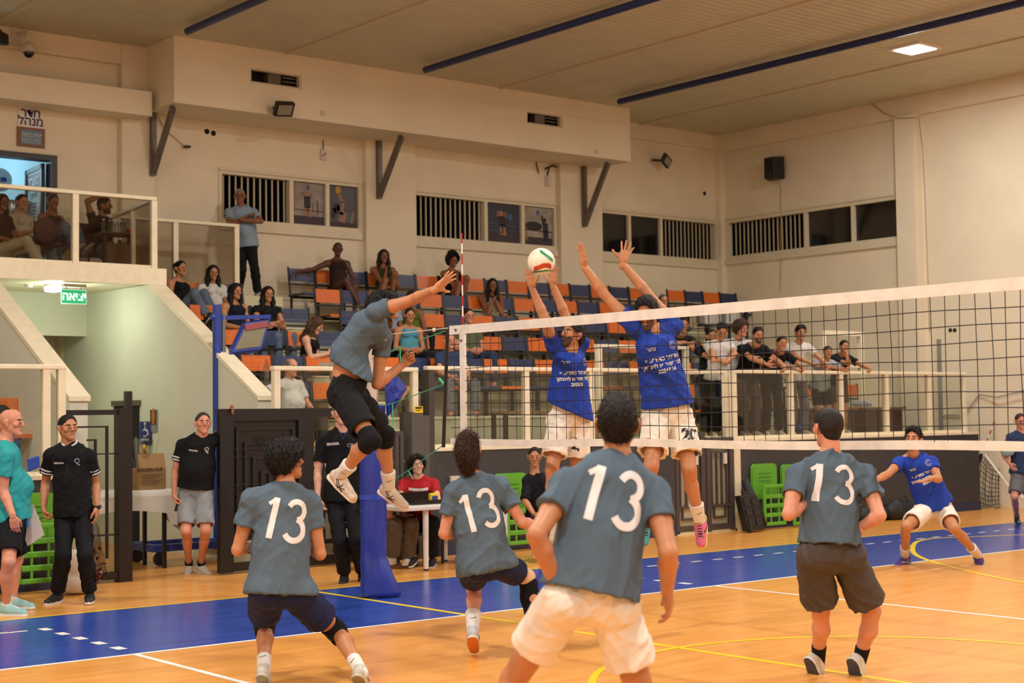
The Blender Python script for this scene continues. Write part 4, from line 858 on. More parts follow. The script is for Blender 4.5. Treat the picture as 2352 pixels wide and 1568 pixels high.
# ---- cloth, skin, hair materials
SKIN = {}
def skin(tone):
    if tone not in SKIN:
        base = {'light': 'c98f6c', 'tan': 'b87f58', 'olive': 'b17a52', 'brown': '8a573a', 'dark': '5a3424', 'pale': 'd3a083', 'rosy': 'cf8f72'}[tone]
        def dk(c, f): return ''.join('%02x' % int(int(c[i:i+2], 16)*f) for i in (0, 2, 4))
        c = lin(base); SKIN[tone] = [mat('skin_'+tone, base, .48, noise=.10, nscale=9, spec=.4, sss=.12), mat('eye_white', 'b5a799', .3), mat('eye_iris', '1a100a', .15), mat('brow_hair', '1c1410', .8), mat('lip_'+tone, dk(base, .78), .45), mat('beard_'+tone, dk(base, .42), .85, noise=.25, nscale=60)]
    return SKIN[tone]
def cloth(name, col, rough=.85, sheen=.0, **k):
    m = mat('cloth_'+name, col, rough, spec=.25, noise=k.pop('noise', .05), nscale=k.pop('nscale', 14), bump=k.pop('bump', .15), bscale=k.pop('bscale', 350), sheen=sheen, **k)
    if m.get('folds'): return m
    m['folds'] = 1; nt = m.node_tree; b = nt.nodes['Principled BSDF']; old = b.inputs['Normal'].links[0].from_node; tc = nt.nodes.new('ShaderNodeTexCoord'); mp = nt.nodes.new('ShaderNodeMapping'); mp.inputs['Rotation'].default_value = (.3, .5, .2); mp.inputs['Scale'].default_value = (1.25, 1.25, .75)
    n = nt.nodes.new('ShaderNodeTexNoise'); n.noise_type = 'RIDGED_MULTIFRACTAL'; n.inputs['Scale'].default_value = 8; n.inputs['Detail'].default_value = 2; n.inputs['Distortion'].default_value = .8
    nt.links.new(tc.outputs['Object'], mp.inputs[0]); nt.links.new(mp.outputs[0], n.inputs['Vector']); bp = nt.nodes.new('ShaderNodeBump'); bp.inputs['Strength'].default_value = .8; bp.inputs['Distance'].default_value = .02
    nt.links.new(n.outputs['Fac'], bp.inputs['Height']); nt.links.new(bp.outputs[0], old.inputs['Normal']); return m
def hairm(col): return mat('hair_'+col, col, .55, noise=.45, nscale=70, bump=.6, bscale=160, spec=.3)
JN = ('hd', 'nk', 'pv', 'sL', 'sR', 'eL', 'eR', 'wL', 'wR', 'hL', 'hR', 'kL', 'kR', 'aL', 'aR')
def cam3(v): return np.array(v[0])*CR+np.array(v[1])*CU+np.array(v[2])*CF
def build_person(J, label, face, group=None, sc=1.0, fem=False, fat=0.0, tone='tan', hair='short', haircol='1a1310', h=.009, hh=.005, hq=.004, beard=0,
                 top=None, bottom=None, shoes=None, socks=None, pads=None, hands=('relax', 'relax'), palms=(None, None), extra=None, decal=None, glasses=False, name='person', lean_head=None):
    """J: joints in world space. top: dict(mat, sleeve, hem, loose, kind); bottom: dict(mat, kind 'shorts'/'trousers', to)"""
    J = {k: np.array(v, float) for k, v in J.items()}
    root = thing(name, label, 'person', (*J['pv'][:2], min(J['aL'][2], J['aR'][2])-.09), group)
    sk = skin(tone); W = .97 if fem else 1.0; s_ = sc
    up = unit(J['nk']-J['pv']); lft = unit(J['sL']-J['sR']); fr = unit(np.cross(lft, up)); lft2 = unit(J['hL']-J['hR']); frp = unit(np.cross(lft2, up))
    sm_ = (J['sL']+J['sR'])/2; L = np.linalg.norm(J['nk']-J['pv']); 
    sp = J.get('sp', (J['nk']*.42+J['pv']*.58)+fr*0.0); chest = J['nk']+(sp-J['nk'])*.38; frm = unit(fr+frp)
    face = unit(face); hz = unit((J['hd']-J['nk'])*.6+np.array((0, 0, .35))) if lean_head is None else unit(lean_head); hx = unit(np.cross(face, hz)); hz = unit(np.cross(hx, face)); hl = -hx  # hx: person's right
    HX = hx*-1
    # head frame: local x = person's left
    # ---------------- skin
    def limbs(S, g=0, arms=True, legs=True):
        for a in 'LR':
            sh, e, w_, hp, kn, an = (J[q+a] for q in ('s', 'e', 'w', 'h', 'k', 'a'))
            if arms:
                S.cap(sh, sh+(e-sh)*.5, (.052+.012*fat)*s_*W, .045*s_*W, sm=.02); S.cap(sh+(e-sh)*.45, e, .046*s_*W, .037*s_*W, sm=.015)
                m_ = e+(w_-e)*.28; S.cap(e, m_, .039*s_*W, .041*s_*W, sm=.012); S.cap(m_, w_, .041*s_*W, .0265*s_*W, sm=.012)
            if legs:
                S.cap(hp, kn, (.083+.02*fat)*s_, .054*s_, sm=.03); bk = unit(np.cross(kn-hp, lft2)); c1 = kn+(an-kn)*.12; c2 = kn+(an-kn)*.36
                S.cap(kn, c1, .055*s_, .050*s_, sm=.02)
                ax_ = unit(an-kn); bend = (hp-kn)-ax_*((hp-kn)@ax_); calf = -unit(unit(kn-hp)+ax_*0)*0
                bd = unit(np.cross(lft2, ax_)); bd = bd if bd@fr < 0 else -bd
                S.cap(c1+bd*.01, c2+bd*.022*s_, .046*s_, .052*s_, sm=.02); S.cap(c2+bd*.02*s_, kn+(an-kn)*.66+bd*.004, .051*s_, .037*s_, sm=.02); S.cap(kn+(an-kn)*.3, an, .042*s_, .033*s_, sm=.02)
                S.cap(an, an-np.array((0, 0, .02)), .034*s_, .036*s_, sm=.01)
    def torso(S, g=0, k=1.45):
        ft = fat
        S.cap(chest, sp, (.135+g+.02*ft)*s_*W, (.118+g+.05*ft)*s_*W, fr, k, sm=.03)
        S.cap(sp, J['pv'], (.120+g+.06*ft)*s_*W, (.135+g+.03*ft)*s_, frm, 1.3-.15*min(1, ft), sm=.03)
        S.cap(J['sR']*.72+J['sL']*.28-up*.045, J['sL']*.72+J['sR']*.28-up*.045, (.078+g)*s_*W, (.078+g)*s_*W, fr, 1.1, sm=.03)
        for a in 'LR': S.ball(J['s'+a]-up*.005, (.056+g)*s_*W, sm=.03); S.cap(J['nk']+up*.015-fr*.012, J['s'+a]+up*.0, (.045+g*.6)*s_*W, (.043+g)*s_*W, sm=.03)
        for a in 'LR': S.ball(J['h'+a]-frp*.035, (.088+g)*s_, sm=.03)
        if fem:
            for a, x in (('L', 1), ('R', -1)): S.ball(chest+lft*x*.065*s_+fr*.072*s_-up*.02, (.054+g)*s_, sm=.03)
        elif ft < .5:
            for x in (1, -1): S.ball(chest+lft*x*.06*s_+fr*.03*s_+up*.02, (.068+g)*s_, sm=.03)
        if ft > .3: S.ball(sp+frm*.06*s_-up*.04, (.105+.035*ft+g)*s_, sm=.05)
    B = SDF(h); torso(B); limbs(B)
    hb_ = J['hd']-hz*.10*s_-face*.03*s_
    B.cap(J['nk']-up*.02, hb_, (.056 if not fem else .048)*s_, (.053 if not fem else .046)*s_, sm=.025)
    parts = [(*B.run(), 0)]
    V, Q, M = place(head_t(hh, fem, beard), J['hd'], hx, face, hz, s_*(.96 if fem else 1)); parts.append((V, Q, M))
    for i, a in enumerate('LR'):
        e, w_ = J['e'+a], J['w'+a]; f_ = J.get('f'+a); d = unit((f_-w_) if f_ is not None else (w_-e)); pn = palms[i]
        pn = unit(pn) if pn is not None else unit(-lft*(1 if a == 'L' else -1)); pn = unit(pn-d*(pn@d)); x = np.cross(d, pn)
        V, Q, _ = place(hand_t(hands[i], hq), w_+d*.012, x, d, pn, s_*(.92 if fem else 1), mirror=(a == 'R')) ; parts.append((V, Q, 0))
    V, Q, M = join(parts); body = mesh_obj('body', V, Q, sk, root, M)
    # ---------------- hair
    if hair and hair != 'bald':
        V, Q, _ = place(hair_t(hair, hh if hh > .0045 else .0045), J['hd'], hx, face, hz, s_*(.97 if fem else 1.01)); ho = mesh_obj('hair', V, Q, hairm(haircol), root); sd_ = {'mop': (5200, .030, .0011, .62, .5), 'curly': (5200, .026, .0011, .8, .55), 'thick': (3600, .026, .0010, .4, .35), 'mullet': (5200, .034, .0011, .35, .3), 'crop': (4200, .016, .0009, .45, .7), 'afro': (5000, .022, .0011, .9, .5), 'short': (2600, .011, .0009, .45, .5), 'buzz': (2600, .006, .0008, .5, .8), 'grey': (2400, .009, .0009, .45, .5), 'fade': (2600, .02, .001, .5, .5), 'long': (3600, .05, .0014, .12, .15), 'bun': (1500, .014, .0010, .25, .15)}.get(hair)
        if sd_:
            far = .45 if hh > .0049 else 1; strands('hair_locks', (V, Q), hairm(haircol), ho, int(sd_[0]*far), sd_[1], sd_[2]*(1.7 if far < 1 else 1), -hz*.5-face*(.15 if hair != 'thick' else -.3), sd_[3], sd_[4], c=J['hd'])
    if glasses:
        g = MB(); e_ = lambda x, y, z: J['hd']+HX*x*s_+face*y*s_+hz*z*s_
        for x in (-.032, .032): g.tube([e_(x+.021*math.cos(t_), .101, .006+.016*math.sin(t_)) for t_ in np.linspace(0, 6.283, 13)], .0016, 4, False)
        g.tube([e_(-.01, .102, .01), e_(.01, .102, .01)], .0016, 4)
        for x in (-1, 1): g.tube([e_(x*.053, .10, .01), e_(x*.078, .0, .01)], .0016, 4)
        g.build('glasses', BLK, root)
    # ---------------- clothes
    res = {'root': root, 'body': body}
    if top:
        g = top.get('g', .016); T = SDF(top.get('h', h)); hem = top.get('hem', .05); pv = J['pv']-up*hem; lo = top.get('loose', .02); kind = top.get('kind', 'tee'); hemn = unit(top.get('hemn', -up))
        hc = [(pv, hemn)]
        ft = fat; ks = 1.38
        T.cap(chest, sp, (.135+g+.02*ft)*s_*W, (.122+g+lo*.6+.05*ft)*s_*W, fr, ks, sm=.04, cut=hc)
        T.cap(sp, pv-up*.05, (.122+g+lo*.6+.06*ft)*s_*W, (.145+g+lo+.03*ft)*s_, frm, 1.25-.1*min(1, ft), sm=.04, cut=hc)
        if ft > .3: T.ball(sp+frm*.06*s_-up*.04, (.105+.035*ft+g+.006)*s_, sm=.05)
        if fem:
            for x in (1, -1): T.ball(chest+lft*x*.065*s_+fr*.072*s_-up*.02, (.056+g)*s_, sm=.03)
        else:
            for x in (1, -1): T.ball(chest+lft*x*.06*s_+fr*.03*s_+up*.02, (.07+g*.9)*s_, sm=.03)
        for a in 'LR': T.ball(J['h'+a]-frp*.035, (.09+g+lo*.5)*s_, sm=.03) if hem > .02 else None
        if hem > .02:
            a_, b_, *r_ = T.p[-1]; T.p[-1] = (*T.p[-1][:7], hc, 'u'); T.p[-2] = (*T.p[-2][:7], hc, 'u')
        nkc = [(J['nk']+up*.028*s_, up)]; hol = []
        if kind in ('tee', 'polo'):
            T.cap(J['sR']*.72+J['sL']*.28-up*.045, J['sL']*.72+J['sR']*.28-up*.045, (.078+g)*s_*W, (.078+g)*s_*W, fr, 1.1, sm=.04)
            for a in 'LR':
                sh, e = J['s'+a], J['e'+a]; sl = top.get('sleeve', .55); T.ball(sh-up*.004, (.052+g*.7)*s_*W, sm=.03); T.cap(J['nk']+up*.008-fr*.012, sh, (.046+g*.6)*s_*W, (.045+g*.7)*s_*W, sm=.03, cut=nkc)
                en = sh+(e-sh)*sl; T.cap(sh, en+(e-sh)*.12, (.054+g*.65)*s_*W, (.056+g*.75)*s_*W, sm=.025, cut=[(en, e-sh)]); hol.append((en-(e-sh)*.02, en+(e-sh)*.2, (.047+g*.1)*s_*W))
            T.cap(J['nk']-up*.01, J['nk']+up*.2+face*.02, .062*s_, .062*s_, sm=.006, op='s')
        else:  # tank top: straps only
            T.p = [(*q[:7], q[7]+[(chest+up*.055*s_, up)], q[8]) for q in T.p]
            for x in (1, -1):
                for y in (.085, -.085): T.cap(chest+up*.04*s_+lft*x*.075*s_+fr*y*s_, J['nk']-up*.045*s_+lft*x*.085*s_+fr*(.03 if y > 0 else -.03), .019, .018, sm=.01)
                T.cap(J['nk']-up*.045*s_+lft*x*.085*s_+fr*.04, J['nk']-up*.045*s_+lft*x*.085*s_-fr*.05, .019, sm=.01)
        if h < .01:
            for a_, b_, rr in hol: T.cap(a_, b_, rr, rr, sm=.004, op='s')
        V, Q = T.run(wrinkle(1.5*top.get('wr', .008), top.get('wl', .12), top.get('seed', 1), None)); o = mesh_obj(top.get('name', 'shirt'), V, Q, top['mat'], root); res['top'] = o; res['topVQ'] = (V, Q)
    if bottom:
        T = SDF(bottom.get('h', h)); g = bottom.get('g', .016); to = bottom.get('to', .8); fl_ = bottom.get('flare', .02); wl_ = J['pv']+up*bottom.get('rise', .09); hc = [(wl_, up)]; hol = []
        T.cap(J['pv']+up*.10, J['pv'], (.125+g+.05*fat)*s_, (.135+g+.03*fat)*s_, frm, 1.25, sm=.03, cut=hc)
        for a in 'LR':
            hp, kn, an = J['h'+a], J['k'+a], J['a'+a]; T.ball(hp-frp*.035, (.088+g*.8)*s_, sm=.03)
            if bottom['kind'] == 'shorts':
                en = hp+(kn-hp)*to; T.cap(hp, hp+(kn-hp)*(to+.12), (.084+g+.015*fat)*s_, (.064+g+fl_*.75)*s_, sm=.012, cut=[(en, kn-hp)]); hol.append((en-(kn-hp)*.08, en+(kn-hp)*.2, (.066+.5*(g+fl_)*.7)*s_))
            else:
                te = bottom.get('taper', .6); T.cap(hp, kn, (.080+g*.8+.02*fat)*s_, (.056+g*.8)*s_, sm=.014); en = an+(kn-an)*.06; T.cap(kn, an, (.058+g)*s_, (.045+g+fl_*.5)*s_, sm=.025, cut=[(en, an-kn)]); bd_ = fr*0; T.ball(kn+(an-kn)*.3-fr*.012, (.056+g)*s_, sm=.03)
        if h < .01:
            for a_, b_, rr in hol: T.cap(a_, b_, rr, rr, sm=.004, op='s')
        V, Q = T.run(wrinkle(1.4*bottom.get('wr', .007), bottom.get('wl', .11), bottom.get('seed', 2))); o = mesh_obj(bottom.get('name', bottom['kind']), V, Q, bottom['mat'], root); res['bot'] = o; res['botVQ'] = (V, Q)
    for i, a in enumerate('LR'):
        an, kn = J['a'+a], J['k'+a]
        tp = J.get('t'+a); 
        if tp is None: tp = an+np.array((*(unit(fr*np.array((1, 1, 0)))[:2]), 0))*.2-np.array((0, 0, .06))
        if socks:
            T = SDF(.006 if h < .012 else .009); hi_ = socks.get('len', .45); T.cap(an-unit(kn-an)*.032, an+(kn-an)*hi_, .040*s_, (.046+.012*(hi_ > .3))*s_, sm=.01, cut=[(an+(kn-an)*hi_*.96, kn-an)]); V, Q = T.run(); so = mesh_obj('sock', V, Q, socks['mat'], root); res.setdefault('socks', {})[a] = (so, (V, Q), an, unit(kn-an))
        if shoes:
            sole = tp-an; yd = unit(sole+unit(kn-an)*shoes.get('lift', .062)); zd = unit(kn-an)*.25+np.array((0, 0, 1.))*(1 if shoes.get('ground', True) else .0)+(unit(kn-an)*1.0 if not shoes.get('ground', True) else 0)
            zd = unit(zd-yd*(zd@yd)); xd = np.cross(yd, zd); sm2 = shoes.get('matsR') if a == 'R' and shoes.get('matsR') else shoes['mats']; V, Q, M = place(shoe_t(.006 if h < .012 else .009), an, xd, yd, zd, s_*shoes.get('sc', 1.0)); so_ = mesh_obj('shoe', V, Q, sm2, root, M); res.setdefault('shoes', {})[a] = (so_, (V, Q), an, xd, yd, zd)
    if pads:
        for a in pads['on']:
            hp, kn, an = J['h'+a], J['k'+a], J['a'+a]; T = SDF(.007); u1, u2 = kn+(hp-kn)*.24, kn+(an-kn)*.24; T.cap(u1, kn, .070*s_, .067*s_, sm=.02, cut=[(kn+(hp-kn)*.20, hp-kn)]); T.cap(kn, u2, .067*s_, .060*s_, sm=.02, cut=[(kn+(an-kn)*.20, an-kn)])
            T.ball(kn+unit(unit(kn-hp)-unit(an-kn))*.02, .062*s_, sm=.02); V, Q = T.run(wrinkle(.003, .06, 3)); mesh_obj('knee_pad', V, Q, pads['mat'], root)
    res['frames'] = dict(up=up, lft=lft, fr=fr, chest=chest, sp=sp, face=face, hz=hz, HX=HX, J=J, s=s_); return res
def strands(name, VQ, mt, parent, n, L, w, flow, rnd=.5, lift=.35, seed=1, zmin=None, c=None):
    '''short tapering locks growing out of the hair surface'''
    V, Q = VQ; r = np.random.RandomState(seed); q = Q[r.randint(0, len(Q), n)]; A, B, D = V[q[:, 0]], V[q[:, 1]], V[q[:, 3]]; P = V[q].mean(1)+(r.rand(n, 1)-.5)*(B-A)
    N = np.cross(V[q[:, 2]]-A, D-B); N /= np.linalg.norm(N, axis=1)[:, None]+1e-9
    if c is not None:
        s_ = np.sign(((P-c)*N).sum(1)); N *= np.where(s_ == 0, 1, s_)[:, None]
    d = N*lift+np.array(flow)+r.randn(n, 3)*rnd; d /= np.linalg.norm(d, axis=1)[:, None]; d2 = d+np.array(flow)*.6+r.randn(n, 3)*rnd*.6; d2 /= np.linalg.norm(d2, axis=1)[:, None]
    sd = np.cross(d, r.randn(n, 3)); sd /= np.linalg.norm(sd, axis=1)[:, None]+1e-9; ll = L*(.6+.8*r.rand(n, 1)); ww = w*(.6+.8*r.rand(n, 1)); P = P-N*.004
    p1 = P+d*ll*.5; p2 = p1+d2*ll*.5; vs = np.stack([P-sd*ww, P+sd*ww, p1+sd*ww*.8, p1-sd*ww*.8, p2+sd*ww*.15, p2-sd*ww*.15], 1).reshape(-1, 3); i = np.arange(n)[:, None]*6
    F_ = np.concatenate([i+np.array([[0, 1, 2, 3]]), i+np.array([[3, 2, 4, 5]])]); return mesh_obj(name, vs, F_, mt, parent)
# ---- things printed on clothes: project flat outlines on the cloth surface
def project(mb_v, mb_f, VQ, c, ux, uy, n, off=.003):
    V, Q = VQ; bv = BVHTree.FromPolygons([tuple(v) for v in V], [tuple(int(i) for i in q) for q in Q]); out = []
    ux, uy, n = (np.array(q, float) for q in (ux, uy, n)); c = np.array(c, float)
    for x, y in mb_v:
        o = c+ux*x+uy*y+n*.35; hit = bv.ray_cast(Vector(o), Vector(-n), .6)
        out.append(np.array(hit[0])+n*off if hit[0] is not None else None)
    good = [p for p in out if p is not None]
    if not good: return None
    fs = [f for f in mb_f if all(out[i] is not None for i in f)]; return [tuple(p) if p is not None else tuple(good[0]) for p in out], fs
def stroke(pts, wd, cell=.012):
    """thick polyline with square ends, as dense quads (2D)"""
    P_ = [np.array(p, float) for p in pts]; D = [0]
    for a, b in zip(P_[:-1], P_[1:]): D.append(D[-1]+np.linalg.norm(b-a))
    n = max(2, int(D[-1]/cell)); vs = []; fs = []; m_ = max(2, int(wd/cell)+1)
    for i in range(n+1):
        d = D[-1]*i/n; j = min(len(P_)-2, max(0, int(np.searchsorted(D, d))-1)); t = (d-D[j])/(D[j+1]-D[j]+1e-9); p = P_[j]+(P_[j+1]-P_[j])*t
        a = P_[max(0, j-(t < .5))]; 
        d1 = P_[j+1]-P_[j]; d0 = P_[j]-P_[j-1] if j > 0 else d1; d2 = P_[j+2]-P_[j+1] if j+2 < len(P_) else d1
        tg = unit(unit(d1)+(unit(d0)*(.5-t)*1.0 if t < .5 else unit(d2)*(t-.5)*1.0)); q = np.array((-tg[1], tg[0]))
        for k in range(m_+1): vs.append(tuple(p+q*wd*(k/m_-.5)))
    for i in range(n):
        for k in range(m_): b = i*(m_+1)+k; fs.append((b, b+1, b+m_+2, b+m_+1))
    return vs, fs
def arc(cx, cy, r, a0, a1, n=14, ry=None): return [(cx+r*math.cos(t), cy+(ry or r)*math.sin(t)) for t in np.linspace(math.radians(a0), math.radians(a1), n)]
def number13(H=.27, w=.045, sx=.92):
    """the figures 1 and 3, slightly slanted"""
    sets = []; h2 = H/2; sets.append(stroke([(-.098, -h2), (-.078, h2)], w*.88)); sets.append(stroke([(-.125, h2*.66), (-.083, h2*.93)], w*.55))
    r1, r2 = H*.225, H*.265; cx = .07
    top3 = arc(cx-.004, h2-r1-.006, r1, 160, -78, 14); bot3 = arc(cx-.006, -h2+r2+.006, r2*1.0, 80, -150, 16)
    sets.append(stroke(top3, w*.8)); sets.append(stroke(bot3, w*.85)); return [([(x*sx, y) for x, y in v], f) for v, f in sets]
def put_decal(res, key, sets, mat_, c, ux, uy, n, nm='number', off=.003, parent=None):
    mb = MB()
    for vs, fs in sets:
        r = project(vs, fs, res[key], c, ux, uy, n, off)
        if r: mb.add(*r)
    if mb.v: return mb.build(nm, mat_, parent or res['top' if key == 'topVQ' else 'bot'], smooth=True)
def shoe_marks(r, mt, tick, kind='cross'):
    for a in 'LR':
        o, VQ, an, xd, yd, zd = r['shoes'][a]; n = xd if xd@CF < 0 else -xd; r['tmp'] = VQ
        if kind == 'cross': st = [stroke([(-.05, .035), (.0, -.012), (.045, -.035)], .007, .008), stroke([(-.035, .035), (.012, .0), (.05, -.03)], .006, .008), stroke([(-.02, -.022), (.06, .004)], .006, .008), stroke([(.0, -.035), (.028, .022)], .006, .008)]
        else: st = [stroke([(-.045, .01), (-.02, -.012), (.06, .018)], .008, .008)]
        mb = MB()
        for vs, fs in st:
            q = project(vs, fs, VQ, an+yd*.045-zd*.042, yd, zd, n, .002)
            if q: mb.add(*q)
        if mb.v: mb.build('side_stripe', mt, o)
        if tick and 'socks' in r:
            o, VQ, an, ax = r['socks'][a]; nn = -unit(CF-ax*(CF@ax)); q = project(*stroke([(-.016, .004), (-.006, -.005), (.026, .008)], .004, .005), VQ, an+ax*.075, np.cross(ax, nn), ax, nn, .002)
            if q: MB().add(*q).build('tick_mark', mt, o)
def text_set(txt, size, rtl=False, bold=.0, dy=0, dx=0, rot=0):
    vs, fs = text_mesh(txt, size, rtl, bold); c_, s__ = math.cos(rot), math.sin(rot); return [((v[0]*c_-v[1]*s__)+dx, (v[0]*s__+v[1]*c_)+dy) for v in vs], fs
# ------------------------------------------------------------ wall fittings
t = thing('loudspeaker', 'black wall loudspeaker high on the right end wall', 'speaker', at(1778, 388, X=XR-.2)); c = at(1778, 387, X=XR-.18)
b = MB(); y, z = c[1], c[2]; b.add([(XR-.36, y-.14, z-.21), (XR-.36, y+.10, z-.21), (XR-.1, y+.2, z-.22), (XR-.1, y-.2, z-.22), (XR-.36, y-.14, z+.2), (XR-.36, y+.10, z+.2), (XR-.1, y+.2, z+.22), (XR-.1, y-.2, z+.22)], [(3, 2, 1, 0), (4, 5, 6, 7), (0, 1, 5, 4), (1, 2, 6, 5), (2, 3, 7, 6), (3, 0, 4, 7)]); b.build('cabinet', mat('speaker_black', '121110', .55, bump=.2, bscale=200), t, bevel=.015)
MB().box(XR-.1, XR, y-.05, y+.05, z-.08, z+.08).build('bracket', BLK, t); MB().box(XR-.365, XR-.36, y-.08, y-.02, z-.14, z-.125).build('badge', mat('badge_grey', '6a6a66', .4), t)
MB().tube([(XR-.12, y, z-.2), (XR-.02, y-.02, z-.35), (XR-.015, y+.05, 4.0)], .006, 5).build('cable', mat('cable_beige', 'a08a6a', .6), t)
def flood(label, c, n, ux, uy, s=1):
    c, n, ux, uy = (np.array(q, float) for q in (c, n, ux, uy)); n /= np.linalg.norm(n); t = thing('floodlight', label, 'floodlight', c, 'black wall floodlights')
    MB().obox(c, ux*.17*s, uy*.12*s, n*.035).build('housing', BLK, t, bevel=.008); MB().obox(c+n*.036, ux*.13*s, uy*.085*s, n*.002).build('lens', mat('flood_lens', '8f8672', .2, spec=.8), t); return t
c = at(652, 250, Y=9.56); t = flood('black floodlight under the left part of the boxed duct', c, (.1, -.75, -.65), (.98, .1, .1), (-.12, -.6, .75)); MB().bar(c+np.array((0, .03, .0)), (c[0]-.06, 9.77, c[2]+.04), .03).build('arm', BLK, t)
c = at(1530, 369, Y=WD-.3); t = flood('black floodlight on the rear wall right of the boxed duct', c, (.55, -.6, -.5), (.55, .1, -.35), (.3, -.25, .75), .95); MB().bar(c, (c[0]-.2, WD-.1, c[2]+.02), .04).build('arm', BLK, t)
# dome camera on a wall arm and a dark spotlight at the left edge
WHP = mat('camera_white', 'cfc4b2', .4)
t = thing('dome_camera', 'white dome security camera on a wall arm, top left', 'camera', at(66, 100, Y=10.5)); c = at(66, 116, Y=10.45)
MB().lathe(c, [(.01, .12), (.05, .115), (.095, .06), (.115, .0), (.12, -.02), (.1, -.03)], 20).build('housing', WHP, t, smooth=True, auto=.7); MB().sphere(c+np.array((0, 0, -.03)), .075, 10).build('dome', mat('dome_black', '111014', .15), t, smooth=True)
MB().tube([c+np.array((0, 0, .1)), c+np.array((0, 0, .25)), c+np.array((-.06, .25, .27))], .035, 10).box(c[0]-.16, c[0]-.02, WD-.12, WD-.1, c[2]+.1, c[2]+.4).build('arm', WHP, t)
t = thing('spotlight', 'small black spotlight next to the dome camera', 'spotlight', at(5, 85, Y=10.4)); c = at(6, 90, Y=10.4); MB().lathe(c, [(.05, .08), (.08, .06), (.085, -.07), (.05, -.08)], 14).build('head', BLK, t); MB().bar(c+np.array((0, 0, .08)), c+np.array((-.05, .3, .3)), .03).build('arm', BLK, t)
# small boxes, holes, wires
def small(name, label, cat, px, py, y, w, h, d, m, grp=None): c = at(px, py, Y=y); return tag(MB().box(c[0]-w/2, c[0]+w/2, y-d, y, c[2]-h/2, c[2]+h/2).build(name, m, bevel=.004), label, cat, grp)
small('sensor_box', 'small white sensor box under the left half of the duct', 'sensor', 741, 260, 9.77, .07, .07, .03, WHP); small('sensor_box', 'small white sensor box under the right end of the duct', 'sensor', 1369, 348, 9.77, .07, .07, .03, WHP)
t = thing('wall_switch', 'white fan regulator box below the duct, above the posters', 'switch', at(742, 350, Y=WD)); c = at(742, 352, Y=WD-.02); MB().box(c[0]-.045, c[0]+.045, WD-.05, WD, c[2]-.11, c[2]+.06).build('box', WHP, t, bevel=.006); MB().bar((c[0]-.03, WD-.06, c[2]-.06), (c[0]+.03, WD-.06, c[2]-.0), .012).build('red_mark', mat('mark_red', '8b3a2a', .5), t); MB().tube([(c[0], WD-.03, c[2]+.06), (c[0], WD-.03, 6.2)], .008, 5).build('cable', mat('cable_dark', '3a3128', .6), t)
t = thing('cable_bundle', 'dark cable bundle hanging beside the middle window', 'cable', at(1258, 400, Y=WD)); MB().tube([at(1232, 372, Y=WD-.03), at(1234, 385, Y=WD-.03), at(1238, 398, Y=WD-.03)], .012, 5).tube([at(1262, 382, Y=WD-.03), at(1258, 400, Y=WD-.03), at(1256, 425, Y=WD-.03)], .014, 5).tube([at(1252, 388, Y=WD-.03), at(1270, 380, Y=WD-.03), at(1278, 384, Y=WD-.03)], .016, 5).build('cables', mat('cable_dark', '3a3128', .6), t); MB().box(*[float(v) for v in (at(1251, 400, Y=WD)[0], at(1263, 400, Y=WD)[0])], WD-.04, WD, float(at(1256, 428, Y=WD)[2]), float(at(1256, 404, Y=WD)[2])).build('socket', WHP, t)
HB = mat('hole_black', '0c0a08', .9)
for px, py, lab in ((475, 302, 'left of two round black cable holes under the duct'), (490, 306, 'right of two round black cable holes under the duct'), (1618, 444, 'single round black hole in the rear wall near the corner')):
    c = at(px, py, Y=WD-.001); tag(MB().lathe((c[0], WD-.004, c[2]), [(.042, -.004), (.042, .003)], 18, 'Y').build('cable_hole', HB), lab, 'hole')
for px, lab in ((2183, 'left of two round black holes in the right end wall'), (2193, 'right of two round black holes in the right end wall')):
    c = at(px, 758, X=XR-.001); tag(MB().lathe((XR-.004, c[1], c[2]), [(.035, -.004), (.035, .003)], 18, 'X').build('cable_hole', HB), lab, 'hole')
t = tag(MB().lathe(at(430, 337, Y=WD-.06), [(.055, -.012), (.06, 0), (.055, .012)], 18).build('smoke_detector', BLK), 'flat black round device on the wall below the duct', 'detector')
tag(MB().tube([at(362, 264, Y=WD-.02), at(378, 298, Y=WD-.02), at(400, 315, Y=WD-.02), at(424, 336, Y=WD-.03)], .006, 5).build('wall_cable', mat('cable_beige', 'a08a6a', .6)), 'thin sagging cable on the wall below the duct', 'cable')
tag(MB().tube([at(2000, 237, X=XR-.12), at(2030, 260, X=XR-.12), at(2062, 272, X=XR-.21), at(2110, 270, X=XR-.21), at(2118, 330, X=XR-.06), at(2124, 440, X=XR-.03), at(2130, 600, X=XR-.03), at(2135, 760, X=XR-.03)], .008, 5).build('wall_cable', mat('cable_beige', 'a08a6a', .6)), 'long thin cable draped down the pilaster of the end wall', 'cable')
tag(MB().box(XR-.05, XR-.0, 5.62, 5.68, 0, float(at(2140, 780, X=XR)[2])).build('conduit', mat('conduit_grey', '8d8b82', .5)), 'grey vertical conduit on the end wall behind the railing', 'pipe')
t = tag(MB().tube([at(2155, 958, X=XR-.03), at(2180, 952, X=XR-.03), at(2212, 955, X=XR-.03), at(2250, 905, X=XR-.03), at(2290, 912, X=XR-.08), at(2352, 897, X=XR-.08)], .012, 5).build('wall_cable', mat('cable_grey', '9b978c', .6)), 'grey cable looping along the end wall to the blue door', 'cable')
small('socket', 'white double socket on the charcoal wall beside the table', 'socket', 1042, 1100, FW-.005, .14, .075, .04, WHP)
